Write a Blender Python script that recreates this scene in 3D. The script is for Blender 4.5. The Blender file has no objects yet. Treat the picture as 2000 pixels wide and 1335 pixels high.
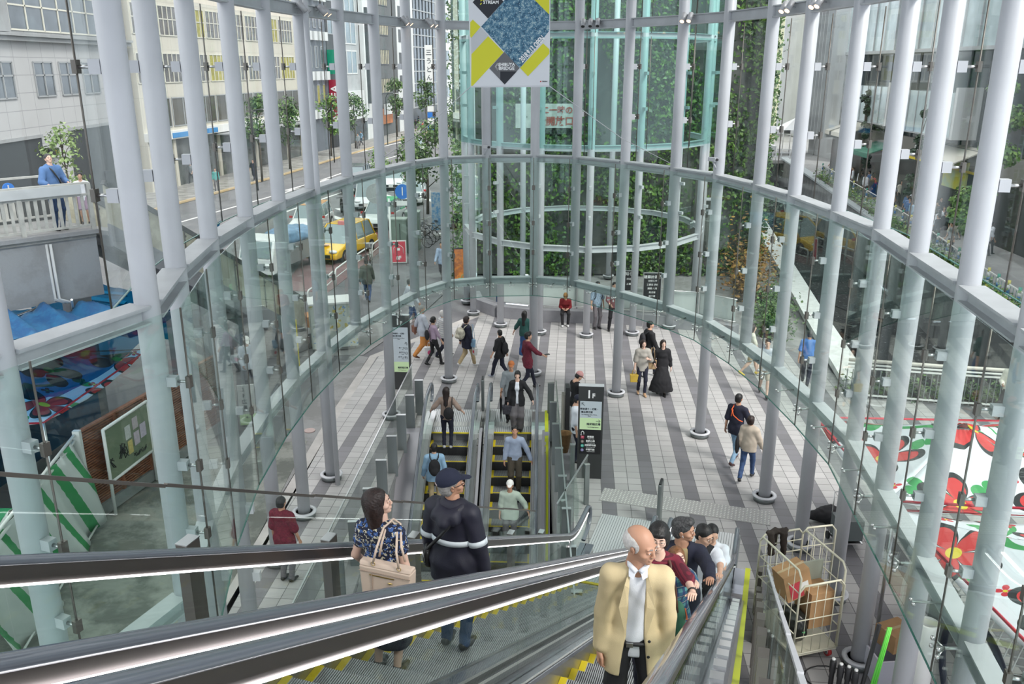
import bpy, bmesh, math, random
import numpy as np
from mathutils import Vector, Matrix, Euler
SC = bpy.context.scene
COL = SC.collection
PI = math.pi
rad = math.radians
V3 = Vector
random.seed(7)

# ---------------------------------------------------------------- camera, world, sun, exposure
CAM_F, CAM_H, CAM_P = 1677.0, 9.0, rad(17.77)
cd = bpy.data.cameras.new('camera')
cam = bpy.data.objects.new('camera', cd)
COL.objects.link(cam)
cd.sensor_fit = 'HORIZONTAL'
cd.sensor_width = 36.0
cd.lens = CAM_F / 2000.0 * 36.0
cd.clip_end = 1500
cd.clip_start = 0.05
cam.location = (0, 0, CAM_H)
cam.rotation_euler = (PI / 2 - CAM_P, 0, 0)
SC.camera = cam

world = bpy.data.worlds.new('overcast_sky')
SC.world = world
world.use_nodes = True
_wn, _wl = world.node_tree.nodes, world.node_tree.links
_bg = _wn['Background']
_tc = _wn.new('ShaderNodeTexCoord')
_sep = _wn.new('ShaderNodeSeparateXYZ')
_rmp = _wn.new('ShaderNodeValToRGB')
_wl.new(_tc.outputs['Generated'], _sep.inputs[0])
_wl.new(_sep.outputs['Z'], _rmp.inputs[0])
_rmp.color_ramp.elements[0].position = 0.0
_rmp.color_ramp.elements[0].color = (0.80, 0.88, 0.98, 1)
_rmp.color_ramp.elements[1].position = 0.6
_rmp.color_ramp.elements[1].color = (1.0, 1.0, 1.0, 1)
_wl.new(_rmp.outputs[0], _bg.inputs[0])
_bg.inputs[1].default_value = 1.15

sl = bpy.data.lights.new('sun', 'SUN')
sl.energy = 1.9
sl.angle = rad(18)
sl.color = (1.0, 0.97, 0.92)
sun = bpy.data.objects.new('sun', sl)
COL.objects.link(sun)
sun.rotation_euler = (rad(38), rad(22), rad(20))

SC.view_settings.view_transform = 'Standard'
SC.view_settings.look = 'None'
SC.view_settings.exposure = 0.70
SC.view_settings.gamma = 1.0
SC.view_settings.use_curve_mapping = False
cy = SC.cycles
cy.max_bounces = 6
cy.diffuse_bounces = 3
cy.glossy_bounces = 2
cy.transmission_bounces = 2
cy.transparent_max_bounces = 40
cy.caustics_reflective = False
cy.caustics_refractive = False
cy.use_adaptive_sampling = True
cy.adaptive_threshold = 0.05
cy.sample_clamp_indirect = 6.0

# ---------------------------------------------------------------- helpers
def ray(px, py):
    """direction in the world of a sight line of the survey photograph"""
    u = (px - 1000) / CAM_F; v = (667.5 - py) / CAM_F
    s, c = math.sin(CAM_P), math.cos(CAM_P)
    return V3((u, c + v * s, -s + v * c))
def G(px, py, z=0.0):
    """the point of the level z that the survey photograph shows there"""
    d = ray(px, py)
    return V3((0, 0, CAM_H)) + d * ((z - CAM_H) / d.z)
def Y_(px, py, y):
    d = ray(px, py)
    return V3((0, 0, CAM_H)) + d * (y / d.y)

_mats = {}
def mat(name, col, rough=0.6, metal=0.0, noise=0.0, nscale=8.0, bump=0.0, bscale=60.0, emit=0.0, spec=0.5, coat=0.0, col2=None):
    if name in _mats: return _mats[name]
    m = bpy.data.materials.new(name); m.use_nodes = True
    n, l = m.node_tree.nodes, m.node_tree.links
    b = n['Principled BSDF']
    b.inputs['Base Color'].default_value = (*col, 1)
    b.inputs['Roughness'].default_value = rough
    b.inputs['Metallic'].default_value = metal
    b.inputs['Specular IOR Level'].default_value = spec
    if coat: b.inputs['Coat Weight'].default_value = coat
    if emit:
        b.inputs['Emission Color'].default_value = (*col, 1)
        b.inputs['Emission Strength'].default_value = emit
    if noise or bump:
        tc = n.new('ShaderNodeTexCoord')
    if noise:
        t = n.new('ShaderNodeTexNoise'); t.inputs['Scale'].default_value = nscale; t.inputs['Detail'].default_value = 5
        l.new(tc.outputs['Object'], t.inputs['Vector'])
        mx = n.new('ShaderNodeMix'); mx.data_type = 'RGBA'
        c2 = col2 if col2 else tuple(max(0, c * (1 - noise)) for c in col)
        mx.inputs[6].default_value = (*col, 1); mx.inputs[7].default_value = (*c2, 1)
        r = n.new('ShaderNodeMapRange'); r.inputs[1].default_value = 0.35; r.inputs[2].default_value = 0.65
        l.new(t.outputs[0], r.inputs[0]); l.new(r.outputs[0], mx.inputs[0])
        l.new(mx.outputs[2], b.inputs['Base Color'])
    if bump:
        t = n.new('ShaderNodeTexNoise'); t.inputs['Scale'].default_value = bscale; t.inputs['Detail'].default_value = 4
        l.new(tc.outputs['Object'], t.inputs['Vector'])
        bp = n.new('ShaderNodeBump'); bp.inputs['Strength'].default_value = bump; bp.inputs['Distance'].default_value = 0.005
        l.new(t.outputs[0], bp.inputs['Height']); l.new(bp.outputs[0], b.inputs['Normal'])
    _mats[name] = m
    return m

def glass_mat(name, tint, refl=1.0, gloss=0.0, base=0.04):
    if name in _mats: return _mats[name]
    m = bpy.data.materials.new(name); m.use_nodes = True
    n, l = m.node_tree.nodes, m.node_tree.links
    n.remove(n['Principled BSDF'])
    out = n['Material Output']
    tr = n.new('ShaderNodeBsdfTransparent'); tr.inputs[0].default_value = (*tint, 1)
    gl = n.new('ShaderNodeBsdfGlossy'); gl.inputs['Roughness'].default_value = gloss
    gl.inputs[0].default_value = (0.93, 1.0, 0.97, 1)
    lw = n.new('ShaderNodeLayerWeight'); lw.inputs[0].default_value = 0.5
    pw = n.new('ShaderNodeMath'); pw.operation = 'POWER'; pw.inputs[1].default_value = 5
    mr = n.new('ShaderNodeMapRange'); mr.inputs[3].default_value = base; mr.inputs[4].default_value = refl
    l.new(lw.outputs['Facing'], pw.inputs[0]); l.new(pw.outputs[0], mr.inputs[0])
    mx = n.new('ShaderNodeMixShader')
    l.new(mr.outputs[0], mx.inputs[0]); l.new(tr.outputs[0], mx.inputs[1]); l.new(gl.outputs[0], mx.inputs[2])
    l.new(mx.outputs[0], out.inputs[0])
    _mats[name] = m
    return m

def mathn(nt, op, a, b=None, c=None):
    n = nt.nodes.new('ShaderNodeMath'); n.operation = op
    for i, x in enumerate((a, b, c)):
        if x is None: continue
        if isinstance(x, (int, float)): n.inputs[i].default_value = x
        else: nt.links.new(x, n.inputs[i])
    return n.outputs[0]
def mixc(nt, fac, a, b):
    n = nt.nodes.new('ShaderNodeMix'); n.data_type = 'RGBA'
    for i, x in ((0, fac), (6, a), (7, b)):
        if isinstance(x, (int, float)): n.inputs[i].default_value = x
        elif isinstance(x, tuple): n.inputs[i].default_value = (*x, 1)
        else: nt.links.new(x, n.inputs[i])
    return n.outputs[2]
def objxyz(nt):
    tc = nt.nodes.new('ShaderNodeTexCoord'); s = nt.nodes.new('ShaderNodeSeparateXYZ')
    nt.links.new(tc.outputs['Object'], s.inputs[0])
    return s.outputs, tc.outputs['Object']

class MB:
    """collects shapes into one mesh"""
    def __init__(s): s.v = []; s.f = []; s.m = []; s.sm = []
    def add(s, vs, fs, mi=0, smooth=False):
        o = len(s.v); s.v += [tuple(x) for x in vs]
        for f in fs:
            s.f.append(tuple(i + o for i in f)); s.m.append(mi); s.sm.append(smooth)
        return s
    def box(s, c, d, mi=0, rz=0.0, R=None):
        hx, hy, hz = d[0] / 2, d[1] / 2, d[2] / 2
        M = R if R is not None else Matrix.Rotation(rz, 3, 'Z')
        c = V3(c)
        vs = [c + M @ V3((x * hx, y * hy, z * hz)) for z in (-1, 1) for y in (-1, 1) for x in (-1, 1)]
        return s.add(vs, [(0, 2, 3, 1), (4, 5, 7, 6), (0, 1, 5, 4), (2, 6, 7, 3), (0, 4, 6, 2), (1, 3, 7, 5)], mi)
    def beam(s, a, b, w, h, mi=0, up=(0, 0, 1)):
        """box from a to b, w wide, h tall"""
        a, b = V3(a), V3(b); d = b - a; L = d.length
        if L < 1e-6: return s
        x = d / L; u = V3(up)
        y = u.cross(x)
        if y.length < 1e-4: y = V3((0, 1, 0)).cross(x)
        y.normalize(); z = x.cross(y)
        R = Matrix((x, y, z)).transposed()
        return s.box((a + b) / 2, (L, w, h), mi, R=R)
    def tube(s, pts, r, n=8, mi=0, cap=True):
        pts = [V3(p) for p in pts]; k = len(pts)
        rs = r if isinstance(r, (list, tuple)) else [r] * k
        o = len(s.v); prev = None
        for i, p in enumerate(pts):
            t = (pts[min(i + 1, k - 1)] - pts[max(i - 1, 0)])
            if t.length < 1e-9: t = V3((0, 0, 1))
            t.normalize()
            if prev is None:
                a = V3((0, 0, 1)) if abs(t.z) < 0.9 else V3((1, 0, 0))
                x = a.cross(t).normalized()
            else:
                x = prev - t * prev.dot(t)
                x = x.normalized() if x.length > 1e-6 else V3((1, 0, 0))
            prev = x; y = t.cross(x)
            for j in range(n):
                an = 2 * PI * j / n
                s.v.append(tuple(p + (x * math.cos(an) + y * math.sin(an)) * rs[i]))
        for i in range(k - 1):
            for j in range(n):
                a = o + i * n + j; b = o + i * n + (j + 1) % n
                s.f.append((a, b, b + n, a + n)); s.m.append(mi); s.sm.append(True)
        if cap:
            s.f.append(tuple(o + j for j in range(n))[::-1]); s.m.append(mi); s.sm.append(False)
            s.f.append(tuple(o + (k - 1) * n + j for j in range(n))); s.m.append(mi); s.sm.append(False)
        return s
    def cyl(s, a, b, r, n=12, mi=0, r2=None):
        return s.tube([a, b], [r, r if r2 is None else r2], n, mi)
    def lathe(s, prof, c=(0, 0, 0), n=20, mi=0):
        o = len(s.v)
        for r, z in prof:
            for j in range(n):
                a = 2 * PI * j / n
                s.v.append((c[0] + r * math.cos(a), c[1] + r * math.sin(a), c[2] + z))
        for i in range(len(prof) - 1):
            for j in range(n):
                a = o + i * n + j; b = o + i * n + (j + 1) % n
                s.f.append((a, b, b + n, a + n)); s.m.append(mi); s.sm.append(True)
        s.f.append(tuple(o + j for j in range(n))[::-1]); s.m.append(mi); s.sm.append(False)
        s.f.append(tuple(o + (len(prof) - 1) * n + j for j in range(n))); s.m.append(mi); s.sm.append(False)
        return s
    def prism(s, poly, z0, z1, mi=0, M=None):
        """poly in xy lifted from z0 to z1; M maps it"""
        n = len(poly); vs = [V3((p[0], p[1], z0)) for p in poly] + [V3((p[0], p[1], z1)) for p in poly]
        if M is not None: vs = [M @ v for v in vs]
        fs = [tuple(range(n))[::-1], tuple(range(n, 2 * n))] + [(i, (i + 1) % n, (i + 1) % n + n, i + n) for i in range(n)]
        return s.add(vs, fs, mi)
    def quad(s, a, b, c, d, mi=0): return s.add([a, b, c, d], [(0, 1, 2, 3)], mi)
    def ell(s, c, r, mi=0, n=12, m=8, R=None):
        vs = []; c = V3(c)
        for i in range(m + 1):
            th = PI * i / m
            for j in range(n):
                ph = 2 * PI * j / n
                p = V3((r[0] * math.sin(th) * math.cos(ph), r[1] * math.sin(th) * math.sin(ph), r[2] * math.cos(th)))
                vs.append(c + (R @ p if R is not None else p))
        fs = [(i * n + j, (i + 1) * n + j, (i + 1) * n + (j + 1) % n, i * n + (j + 1) % n) for i in range(m) for j in range(n)]
        return s.add(vs, fs, mi, True)
    def build(s, name, mats, parent=None, loc=None, rz=0.0):
        me = bpy.data.meshes.new(name)
        me.from_pydata(s.v, [], s.f)
        mats = mats if isinstance(mats, (list, tuple)) else [mats]
        for m in mats: me.materials.append(m)
        me.polygons.foreach_set('material_index', s.m)
        me.polygons.foreach_set('use_smooth', s.sm)
        me.update()
        o = bpy.data.objects.new(name, me); COL.objects.link(o)
        if parent is not None: o.parent = parent
        if loc is not None: o.location = loc
        if rz: o.rotation_euler = (0, 0, rz)
        return o

def tag(o, label=None, cat=None, group=None, kind=None):
    if label: o['label'] = label
    if cat: o['category'] = cat
    if group: o['group'] = group
    if kind: o['kind'] = kind
    return o
def thing(name, label, cat, loc=(0, 0, 0), rz=0.0, group=None):
    o = bpy.data.objects.new(name, None); COL.objects.link(o)
    o.location = loc; o.rotation_euler = (0, 0, rz); o.empty_display_size = 0.2
    return tag(o, label, cat, group)
def struct(o): o['kind'] = 'structure'; return o
def copy_tree(o, parent=None, loc=None, rz=None, label=None):
    c = o.copy(); COL.objects.link(c); c.parent = parent
    for ch in list(o.children): copy_tree(ch, c)
    if loc is not None: c.location = loc
    if rz is not None: c.rotation_euler = (0, 0, rz)
    if label: c['label'] = label
    return c
def text_mesh(body, size, depth=0.004, align='CENTER', shear=0.0, bold=0.0):
    """letters as a mesh, in xy, centred on the origin"""
    cu = bpy.data.curves.new('lettering', 'FONT'); cu.body = body; cu.size = size
    cu.align_x = align; cu.align_y = 'CENTER'; cu.extrude = depth; cu.offset = bold; cu.resolution_u = 2
    o = bpy.data.objects.new('lettering', cu); COL.objects.link(o)
    dg = bpy.context.evaluated_depsgraph_get()
    me = bpy.data.meshes.new_from_object(o.evaluated_get(dg))
    vs = [tuple(v.co) for v in me.vertices]; fs = [tuple(p.vertices) for p in me.polygons]
    bpy.data.objects.remove(o); bpy.data.meshes.remove(me)
    return vs, fs
def put_text(mb, body, size, M, mi=0, depth=0.003, align='CENTER', sx=1.0, bold=0.0):
    vs, fs = text_mesh(body, size, depth, align, bold=bold)
    mb.add([M @ V3((v[0] * sx, v[1], v[2])) for v in vs], fs, mi)
def frame_m(o, x, y, z=None):
    """matrix with origin o and axes x, y"""
    x = V3(x).normalized(); y = V3(y); y = (y - x * y.dot(x)).normalized(); z = x.cross(y)
    M = Matrix((x, y, z)).transposed().to_4x4(); M.translation = V3(o)
    return M

# ---------------------------------------------------------------- materials
M_WHITE = mat('white_painted_steel', (0.56, 0.57, 0.60), 0.4, 0.0, 0.06, 2.0)
M_BEAM = mat('light_grey_painted_steel', (0.50, 0.52, 0.54), 0.45, 0.0, 0.12, 3.0)
M_STEEL = mat('brushed_stainless_steel', (0.62, 0.62, 0.62), 0.28, 1.0)
M_DSTEEL = mat('dark_bronze_steel', (0.16, 0.145, 0.13), 0.4, 0.7)
M_GREYST = mat('grey_metal_fin', (0.20, 0.22, 0.22), 0.35, 0.6)
M_BLACK = mat('matt_black', (0.015, 0.015, 0.017), 0.5)
M_RUBBER = mat('grey_handrail_rubber', (0.13, 0.145, 0.17), 0.22, 0.0, coat=0.6)
M_RAILBASE = mat('dark_anodised_rail', (0.13, 0.115, 0.11), 0.35, 0.8)
M_LED = mat('white_led_strip', (1.0, 0.98, 1.0), 0.5, emit=4.0)
M_YEL = mat('yellow_edge_paint', (0.80, 0.62, 0.02), 0.5)
M_LIME = mat('lime_yellow_panel', (0.58, 0.62, 0.02), 0.4, emit=0.0)
M_TREAD = mat('cast_aluminium_tread', (0.50, 0.51, 0.52), 0.5, 0.4)
M_TREADD = mat('dark_step_riser', (0.035, 0.035, 0.037), 0.5, 0.3)
M_PLATE = mat('ribbed_landing_plate', (0.66, 0.67, 0.68), 0.4, 0.4)
M_SKIRT = mat('stainless_skirt_panel', (0.42, 0.40, 0.39), 0.3, 0.9)
M_DECK = mat('polished_deck_panel', (0.34, 0.35, 0.40), 0.18, 0.8)
G_OUT = glass_mat('clear_curtain_wall_glass', (0.98, 0.993, 0.99), 0.75, base=0.015)
G_IN = glass_mat('green_tinted_curtain_wall_glass', (0.92, 0.972, 0.952), 0.8, base=0.022)
G_EDGE = mat('green_glass_edge', (0.05, 0.20, 0.16), 0.2)
G_BAL = glass_mat('balustrade_glass', (0.97, 0.992, 0.982), 0.4, base=0.025)
G_TEAL = glass_mat('teal_tower_glass', (0.78, 0.92, 0.90), 0.9, base=0.04)
G_DARK = mat('dark_window_glass', (0.05, 0.065, 0.075), 0.08, 0.0, spec=0.8)
def clear_win(name, col, rough=0.08): return mat(name, col, rough, 0.0, 0.35, 1.5, spec=0.7)
# ---------------------------------------------------------------- the glass drum: columns, ring beams, glass skins
DR = [(-5.15, 5.5), (-4.5, 7.14), (-3.86, 8.77), (-4.2, 10.5), (-4.42, 12.4), (-4.45, 14.3), (-4.36, 16.08), (-4.14, 17.82), (-3.76, 19.8), (-3.24, 21.4),
      (-2.68, 23.0), (-1.89, 24.2), (-0.72, 24.65), (0.65, 24.75), (1.80, 24.35), (2.99, 23.05), (4.05, 21.6), (4.80, 20.2), (5.25, 18.4),
      (5.5, 16.8), (5.65, 14.85), (5.70, 13.15), (5.48, 11.4), (5.25, 9.6), (5.0, 7.9), (4.7, 6.2), (4.3, 4.5)]
DR = [V3((x, y, 0)) for x, y in DR]
Z3, Z2, Z1, ZT = 3.05, 6.6, 10.05, 14.0
CR = 0.128
GROUND = {1, 2, 3, 4, 5, 6, 7, 9, 11, 13, 15, 17, 19, 20, 21, 22, 23, 24, 25, 26, 0}
def outn(P, i):
    a = P[max(i - 1, 0)]; b = P[min(i + 1, len(P) - 1)]
    t = (b - a).normalized(); return V3((-t.y, t.x, 0))
DROP = 'white round column '
def col_base(mb, x, y, r):
    mb.lathe([(r + .10, 0), (r + .10, .11), (r + .05, .11)], (x, y, 0), 24, 1); mb.lathe([(r + .13, .11), (r + .13, .135), (r + .05, .14), (r + .05, .11)], (x, y, 0), 24, 0)
cdesc = {0: 'beyond the frame at the left', 1: 'at the left edge of the picture seen through green glass', 2: 'beside the blue netting, thickest looking column on the left',
         3: 'second from the left behind the ring beam elbow', 4: 'third from the left before the beige footbridge stair', 5: 'fourth from the left above the brown louvre fence',
         6: 'fifth from the left before the covered white truck', 7: 'sixth from the left with a thin drain pipe beside it', 8: 'hanging above the green canopy glass beside the yellow taxi',
         9: 'standing beside the far 1F sign', 10: 'ending at the lower ring beam before the red sandwich board', 11: 'whose foot stands just behind the left escalator landing',
         12: 'ending at the lower ring beam left of the glass tower', 13: 'whose foot is beside the maroon sweater man, under the banner', 14: 'ending at the lower ring beam just right of the banner',
         15: 'whose foot is between the near 1F sign and the black dress', 16: 'ending at the lower ring beam where the banner cord is tied', 17: 'whose foot stands alone between the two walking couples',
         18: 'ending at the lower ring beam beside the small white camera', 19: 'whose foot is by the man with orange straps', 20: 'standing behind the black umbrella and the roll cage',
         21: 'standing right behind the wire roll cage', 22: 'whose foot is beside the wire roll cage in front', 23: 'rising in front of the floral tent', 24: 'second from the right edge before the floral tent',
         25: 'closest to the right edge of the picture', 26: 'beyond the frame at the right'}
brk = MB()
for i, p in enumerate(DR):
    c = thing('steel_column', DROP + cdesc[i], 'column', (p.x, p.y, 0), group='white columns around the glass hall')
    n = outn(DR, i)
    g = i in GROUND
    MB().cyl((0, 0, 0.0 if g else Z3 - 0.12), (0, 0, ZT), CR, 28).build('shaft', M_WHITE, c)
    if g:
        m = MB(); col_base(m, 0, 0, CR); m.build('base_ring', [M_WHITE, M_GREYST], c)
    # brackets that hold the glass: outside above the middle ring, inside below it
    for z in (7.75, 9.0, 10.9, 12.1):
        q = n * (CR + 0.06)
        b = MB(); b.box((q.x, q.y, z), (0.12, 0.10, 0.14), 0, math.atan2(n.y, n.x)); bo = b.build('bracket', M_WHITE, c)
        a0 = n * (CR + 0.11); a1 = n * 0.40
        k = MB(); k.cyl((a0.x, a0.y, z), (a1.x, a1.y, z), 0.018, 8)
        k.box((a1.x, a1.y, z), (0.05, 0.085, 0.13), 1, math.atan2(n.y, n.x)); k.build('glass_clamp', [M_STEEL, M_DSTEEL], bo)
    for z in (3.9, 4.75, 5.75, 6.25) if g or i > 7 else ():
        q = n * -(CR + 0.05)
        if z == 6.25: continue
        b = MB(); b.box((q.x, q.y, z), (0.11, 0.09, 0.11), 0, math.atan2(n.y, n.x)); bo = b.build('bracket', M_WHITE, c)
        a0 = n * -(CR + 0.10); a1 = n * -0.36
        k = MB(); k.cyl((a0.x, a0.y, z), (a1.x, a1.y, z), 0.018, 8)
        k.box((a1.x, a1.y, z), (0.05, 0.075, 0.13), 1, math.atan2(n.y, n.x)); k.build('glass_clamp', [M_STEEL, M_DSTEEL], bo)
    if i < 5:
        for z in (0.95, 2.2):
            q = n * -(CR + 0.05)
            b = MB(); b.box((q.x, q.y, z), (0.12, 0.10, 0.16), 0, math.atan2(n.y, n.x)); b.build('bracket', M_WHITE, c)
dp = thing('drain_pipe', 'thin white pipe running down beside the sixth column from the left', 'pipe', (-3.94, 17.52, 0))
MB().cyl((0, 0, 0), (0, 0, ZT), 0.055, 16).build('pipe', M_WHITE, dp)

def ring(name, label, P, z, w, h, flange, mtl=M_BEAM, skip=()):
    t = thing(name, label, 'beam', (0, 0, 0))
    for i in range(len(P) - 1):
        a = P[i] + V3((0, 0, z)); b = P[i + 1] + V3((0, 0, z))
        d = (b - a).normalized() * (CR * 0.7)
        a += d; b -= d
        m = MB()
        m.beam(a, b, w * 0.25, h)
        for s in (-1, 1): m.beam(a + V3((0, 0, s * h / 2)), b + V3((0, 0, s * h / 2)), w, 0.022)
        if flange: m.beam(a + V3((0, 0, h / 2 + 0.02)), b + V3((0, 0, h / 2 + 0.02)), w + 0.03, 0.02)
        m.build('beam_segment', mtl, t)
    return t
ring('upper_ring_beam', 'grey I-beam ring tying the white columns near the top, under the spotlights', DR, Z1, 0.16, 0.20, False)
ring('middle_ring_beam', 'wide grey beam ring tying the columns at mid height, behind the banner foot', DR, Z2 - 0.08, 0.26, 0.16, True)
ring('lower_ring_beam', 'lowest grey beam ring curving over the plaza paving like an arch', DR, Z3 - 0.05, 0.20, 0.16, True)

def skin(name, label, off, z0, z1, gm, i0=0, i1=None, cat='glass wall', edge=True):
    t = thing(name, label, cat)
    n = len(DR) if i1 is None else i1
    Q = [DR[i] + outn(DR, i) * off for i in range(len(DR))]
    for i in range(i0, n - 1):
        a, b = Q[i], Q[i + 1]; g = (b - a).normalized() * 0.008
        a = a + g; b = b - g
        m = MB(); m.beam(V3((a.x, a.y, (z0 + z1) / 2)), V3((b.x, b.y, (z0 + z1) / 2)), 0.014, z1 - z0)
        m.build('glass_pane', gm, t)
    if edge:
        m = MB()
        for i in range(i0, n - 1):
            m.beam(V3((Q[i].x, Q[i].y, z0 - 0.006)), V3((Q[i + 1].x, Q[i + 1].y, z0 - 0.006)), 0.02, 0.012)
        m.build('bottom_edge', G_EDGE, t)
    for i in range(i0, n):
        MB().cyl((Q[i].x, Q[i].y, z0), (Q[i].x, Q[i].y, z1), 0.011, 6).build('dark_joint', M_DSTEEL, t)
    return Q
skin('upper_glass_wall', 'clear glass wall hung outside the columns between middle and upper rings', 0.40, Z2 - 0.06, Z1 - 0.12, G_OUT)
skin('top_glass_wall', 'clear glass wall outside the columns above the spotlight ring', 0.40, Z1 + 0.12, ZT, G_OUT, edge=False)
QI = skin('lower_glass_wall', 'green tinted glass wall hung inside the columns from middle ring to lower ring', -0.36, 2.62, Z2 - 0.02, G_IN, 7, 27)
skin('left_low_glass_wall', 'green tinted glass wall at the left reaching down to the alley', -0.36, 2.62, Z2 - 0.02, G_IN, 0, 8)
# spider fittings along the lower ring
sp = thing('spider_fittings', 'row of steel spider fittings bolted along the lower ring beam glass', 'fittings')
for i in range(8, 26):
    q = QI[i]; n = outn(DR, i); t = V3((n.y, -n.x, 0)); z = Z3 - 0.12
    m = MB()
    for s in (-1, 1):
        for dz in (-0.05, 0.05):
            a = q + n * 0.10; b = q + t * s * 0.10
            m.cyl((a.x, a.y, z), (b.x, b.y, z + dz), 0.012, 6); m.ell((b.x, b.y, z + dz), (0.028, 0.028, 0.028), 0, 8, 5)
    a = q + n * 0.10; b = DR[i]; m.cyl((a.x, a.y, z), (b.x, b.y, z + 0.03), 0.02, 8)
    m.build('spider_fitting', M_STEEL, sp)
    if i < 25:
        h = (QI[i] + QI[i + 1]) / 2; hn = outn(DR, i)
        m = MB(); m.cyl((h.x, h.y, z), ((DR[i] + DR[i + 1]) / 2 + V3((0, 0, Z3 - 0.1)))[:], 0.014, 6)
        for s in (-1, 1): m.ell((h.x + t.x * 0.05 * s, h.y + t.y * .05 * s, z), (0.024,) * 3, 0, 8, 5)
        m.build('mid_fitting', M_STEEL, sp)

# spotlights on the upper ring
M_LAMP = mat('warm_lamp_face', (1.0, 0.62, 0.32), 0.5, emit=5.0)
M_LAMPB = mat('spotlight_body', (0.5, 0.5, 0.52), 0.4, 0.2)
spots = [(588, 20, 'left pair above the beige building'), (628, 30, 'second pair from the left under the ring'), (790, 52, 'pair lit beside the grey office blocks'), (838, 60, 'lit pair left of the banner'),
         (1155, 50, 'unlit row right of the banner'), (1345, 45, 'lit pair above the glass tower edge'), (1542, 18, 'lit pair at the right'), (1600, 12, 'last pair at the right')]
Q1 = [DR[i] - outn(DR, i) * 0.12 for i in range(len(DR))]
def on_ring(px, P, z):
    """the place on a ring whose bearing from the balcony is that of px"""
    u = (px - 1000) / CAM_F
    best = None
    for i in range(4, len(P) - 3):
        for k in range(40):
            q = P[i].lerp(P[i + 1], k / 40); dep = q.y * math.cos(CAM_P) - (z - CAM_H) * math.sin(CAM_P)
            e = abs(q.x / dep - u)
            if best is None or e < best[0]: best = (e, q, outn(P, i))
    return best[1], best[2]
for px, py, ds in spots:
    q, n = on_ring(px, Q1, Z1 - 0.1)
    t = V3((n.y, -n.x, 0))
    s = thing('spotlight', 'grey cylinder spotlights on the top ring beam, ' + ds, 'spotlight', (q.x, q.y, Z1 + 0.04), group='spotlights on the upper ring')
    for k in (-1, 1) if px != 1155 else (-2, 0, 2):
        c = t * 0.11 * k - n * 0.06; d = (V3((0, 0, -1)) - n * 0.75 + t * 0.35).normalized()
        m = MB(); m.cyl(c - d * 0.10, c + d * 0.12, 0.058, 16); m.build('lamp_body', M_LAMPB, s)
        m = MB(); m.cyl(c + d * 0.118, c + d * 0.124, 0.046, 16); m.build('lamp_face', M_LAMP if px in (790, 838, 1345, 1542, 628, 1600) else M_BLACK, s)
        m = MB(); m.cyl(c, c + n * 0.12 + V3((0, 0, -0.02)), 0.012, 8); m.build('arm', M_LAMPB, s)

# the roof over the hall, seen only through its shade
m = MB(); pts = [(p.x + outn(DR, i).x * 0.9, p.y + outn(DR, i).y * 0.9) for i, p in enumerate(DR)] + [(4.6, -4), (-6, -4)]
m.prism(pts[::-1], ZT, ZT + 0.35); struct(m.build('ceiling', mat('pale_ceiling_panel', (0.62, 0.63, 0.64), 0.6)))
# the floor where the photographer stands
m = MB(); m.box((0.3, -2.6, 7.2), (9.0, 4.9, 0.3)); struct(m.build('floor', mat('upper_floor_tiles', (0.35, 0.35, 0.35), 0.4)))

# small cameras
for px, z, lab, n_ in ((942, 6.85, 'small white security camera perched on the middle ring beam under the banner', 1), (1408, 6.95, 'small white security camera on the middle ring beam right of the glass tower', 2)):
    q, n = on_ring(px, DR, z)
    c = thing('security_camera', lab, 'camera', (q.x - n.x * 0.2, q.y - n.y * 0.2, z))
    MB().box((0, 0, 0.02), (0.10, 0.24, 0.09), 0, 0.5).build('housing', M_WHITE, c)
    MB().cyl((0, 0, -0.03), (n.x * 0.1, n.y * 0.1, -0.2), 0.02, 8).build('mount', M_WHITE, c)
    MB().cyl((0.06, -0.11, 0.02), (0.07, -0.13, 0.02), 0.035, 12).build('lens', M_BLACK, c)
# ---------------------------------------------------------------- the second glass tower beyond the plaza
TC = V3((2.75, 33.2, 0)); TR = 4.55
TA = [rad(a) for a in (180, 202, 226, 247, 268, 289, 310, 333, 355, 20, 45, 70, 95, 120, 150)]
TP = [TC + V3((math.cos(a), math.sin(a), 0)) * TR for a in TA]
tdesc = ['at its left side', 'by the bench wall', 'beside the seated man', 'under the banner', 'beside the seated woman in red', 'beside the standing pair', 'before the black notice', 'at its right front',
         'at its right side', 'behind right', 'behind right again', 'at its back', 'at its back left', 'behind left', 'far behind left']
for i, p in enumerate(TP):
    if i in (9, 10, 12, 14): continue
    c = thing('tower_column', 'slim white column of the far glass tower ' + tdesc[i], 'column', (p.x, p.y, 0), group='columns of the far glass tower')
    MB().cyl((0, 0, 0), (0, 0, ZT), 0.12, 20).build('shaft', M_WHITE, c)
    m = MB(); col_base(m, 0, 0, 0.12); m.build('base_ring', [M_WHITE, M_GREYST], c)
    for z in (4.2, 5.2, 7.7, 8.8):
        n = (p - TC).normalized()
        m = MB(); m.box((n.x * 0.2, n.y * 0.2, z), (0.2, 0.08, 0.1), 0, math.atan2(n.y, n.x)); m.build('bracket', M_BEAM, c)
TPc = TP + [TP[0]]
def ring2(lab, z):
    t = thing('tower_ring_beam', lab, 'beam')
    for i in range(9 if z > 4 else len(TP)):
        a, b = TPc[i] + V3((0, 0, z)), TPc[i + 1] + V3((0, 0, z)); m = MB()
        m.beam(a, b, 0.04, 0.18)
        for s in (-1, 1): m.beam(a + V3((0, 0, s * .09)), b + V3((0, 0, s * .09)), 0.16, 0.022)
        m.build('beam_segment', M_BEAM, t)
ring2('pale ring beam of the far tower, lowest, curving just above the ivy fence', 3.1)
ring2('teal tinted ring beam of the far tower behind the banner cord', 6.45)
ring2('highest ring beam of the far tower with small warm lamps', 9.95)
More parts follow.
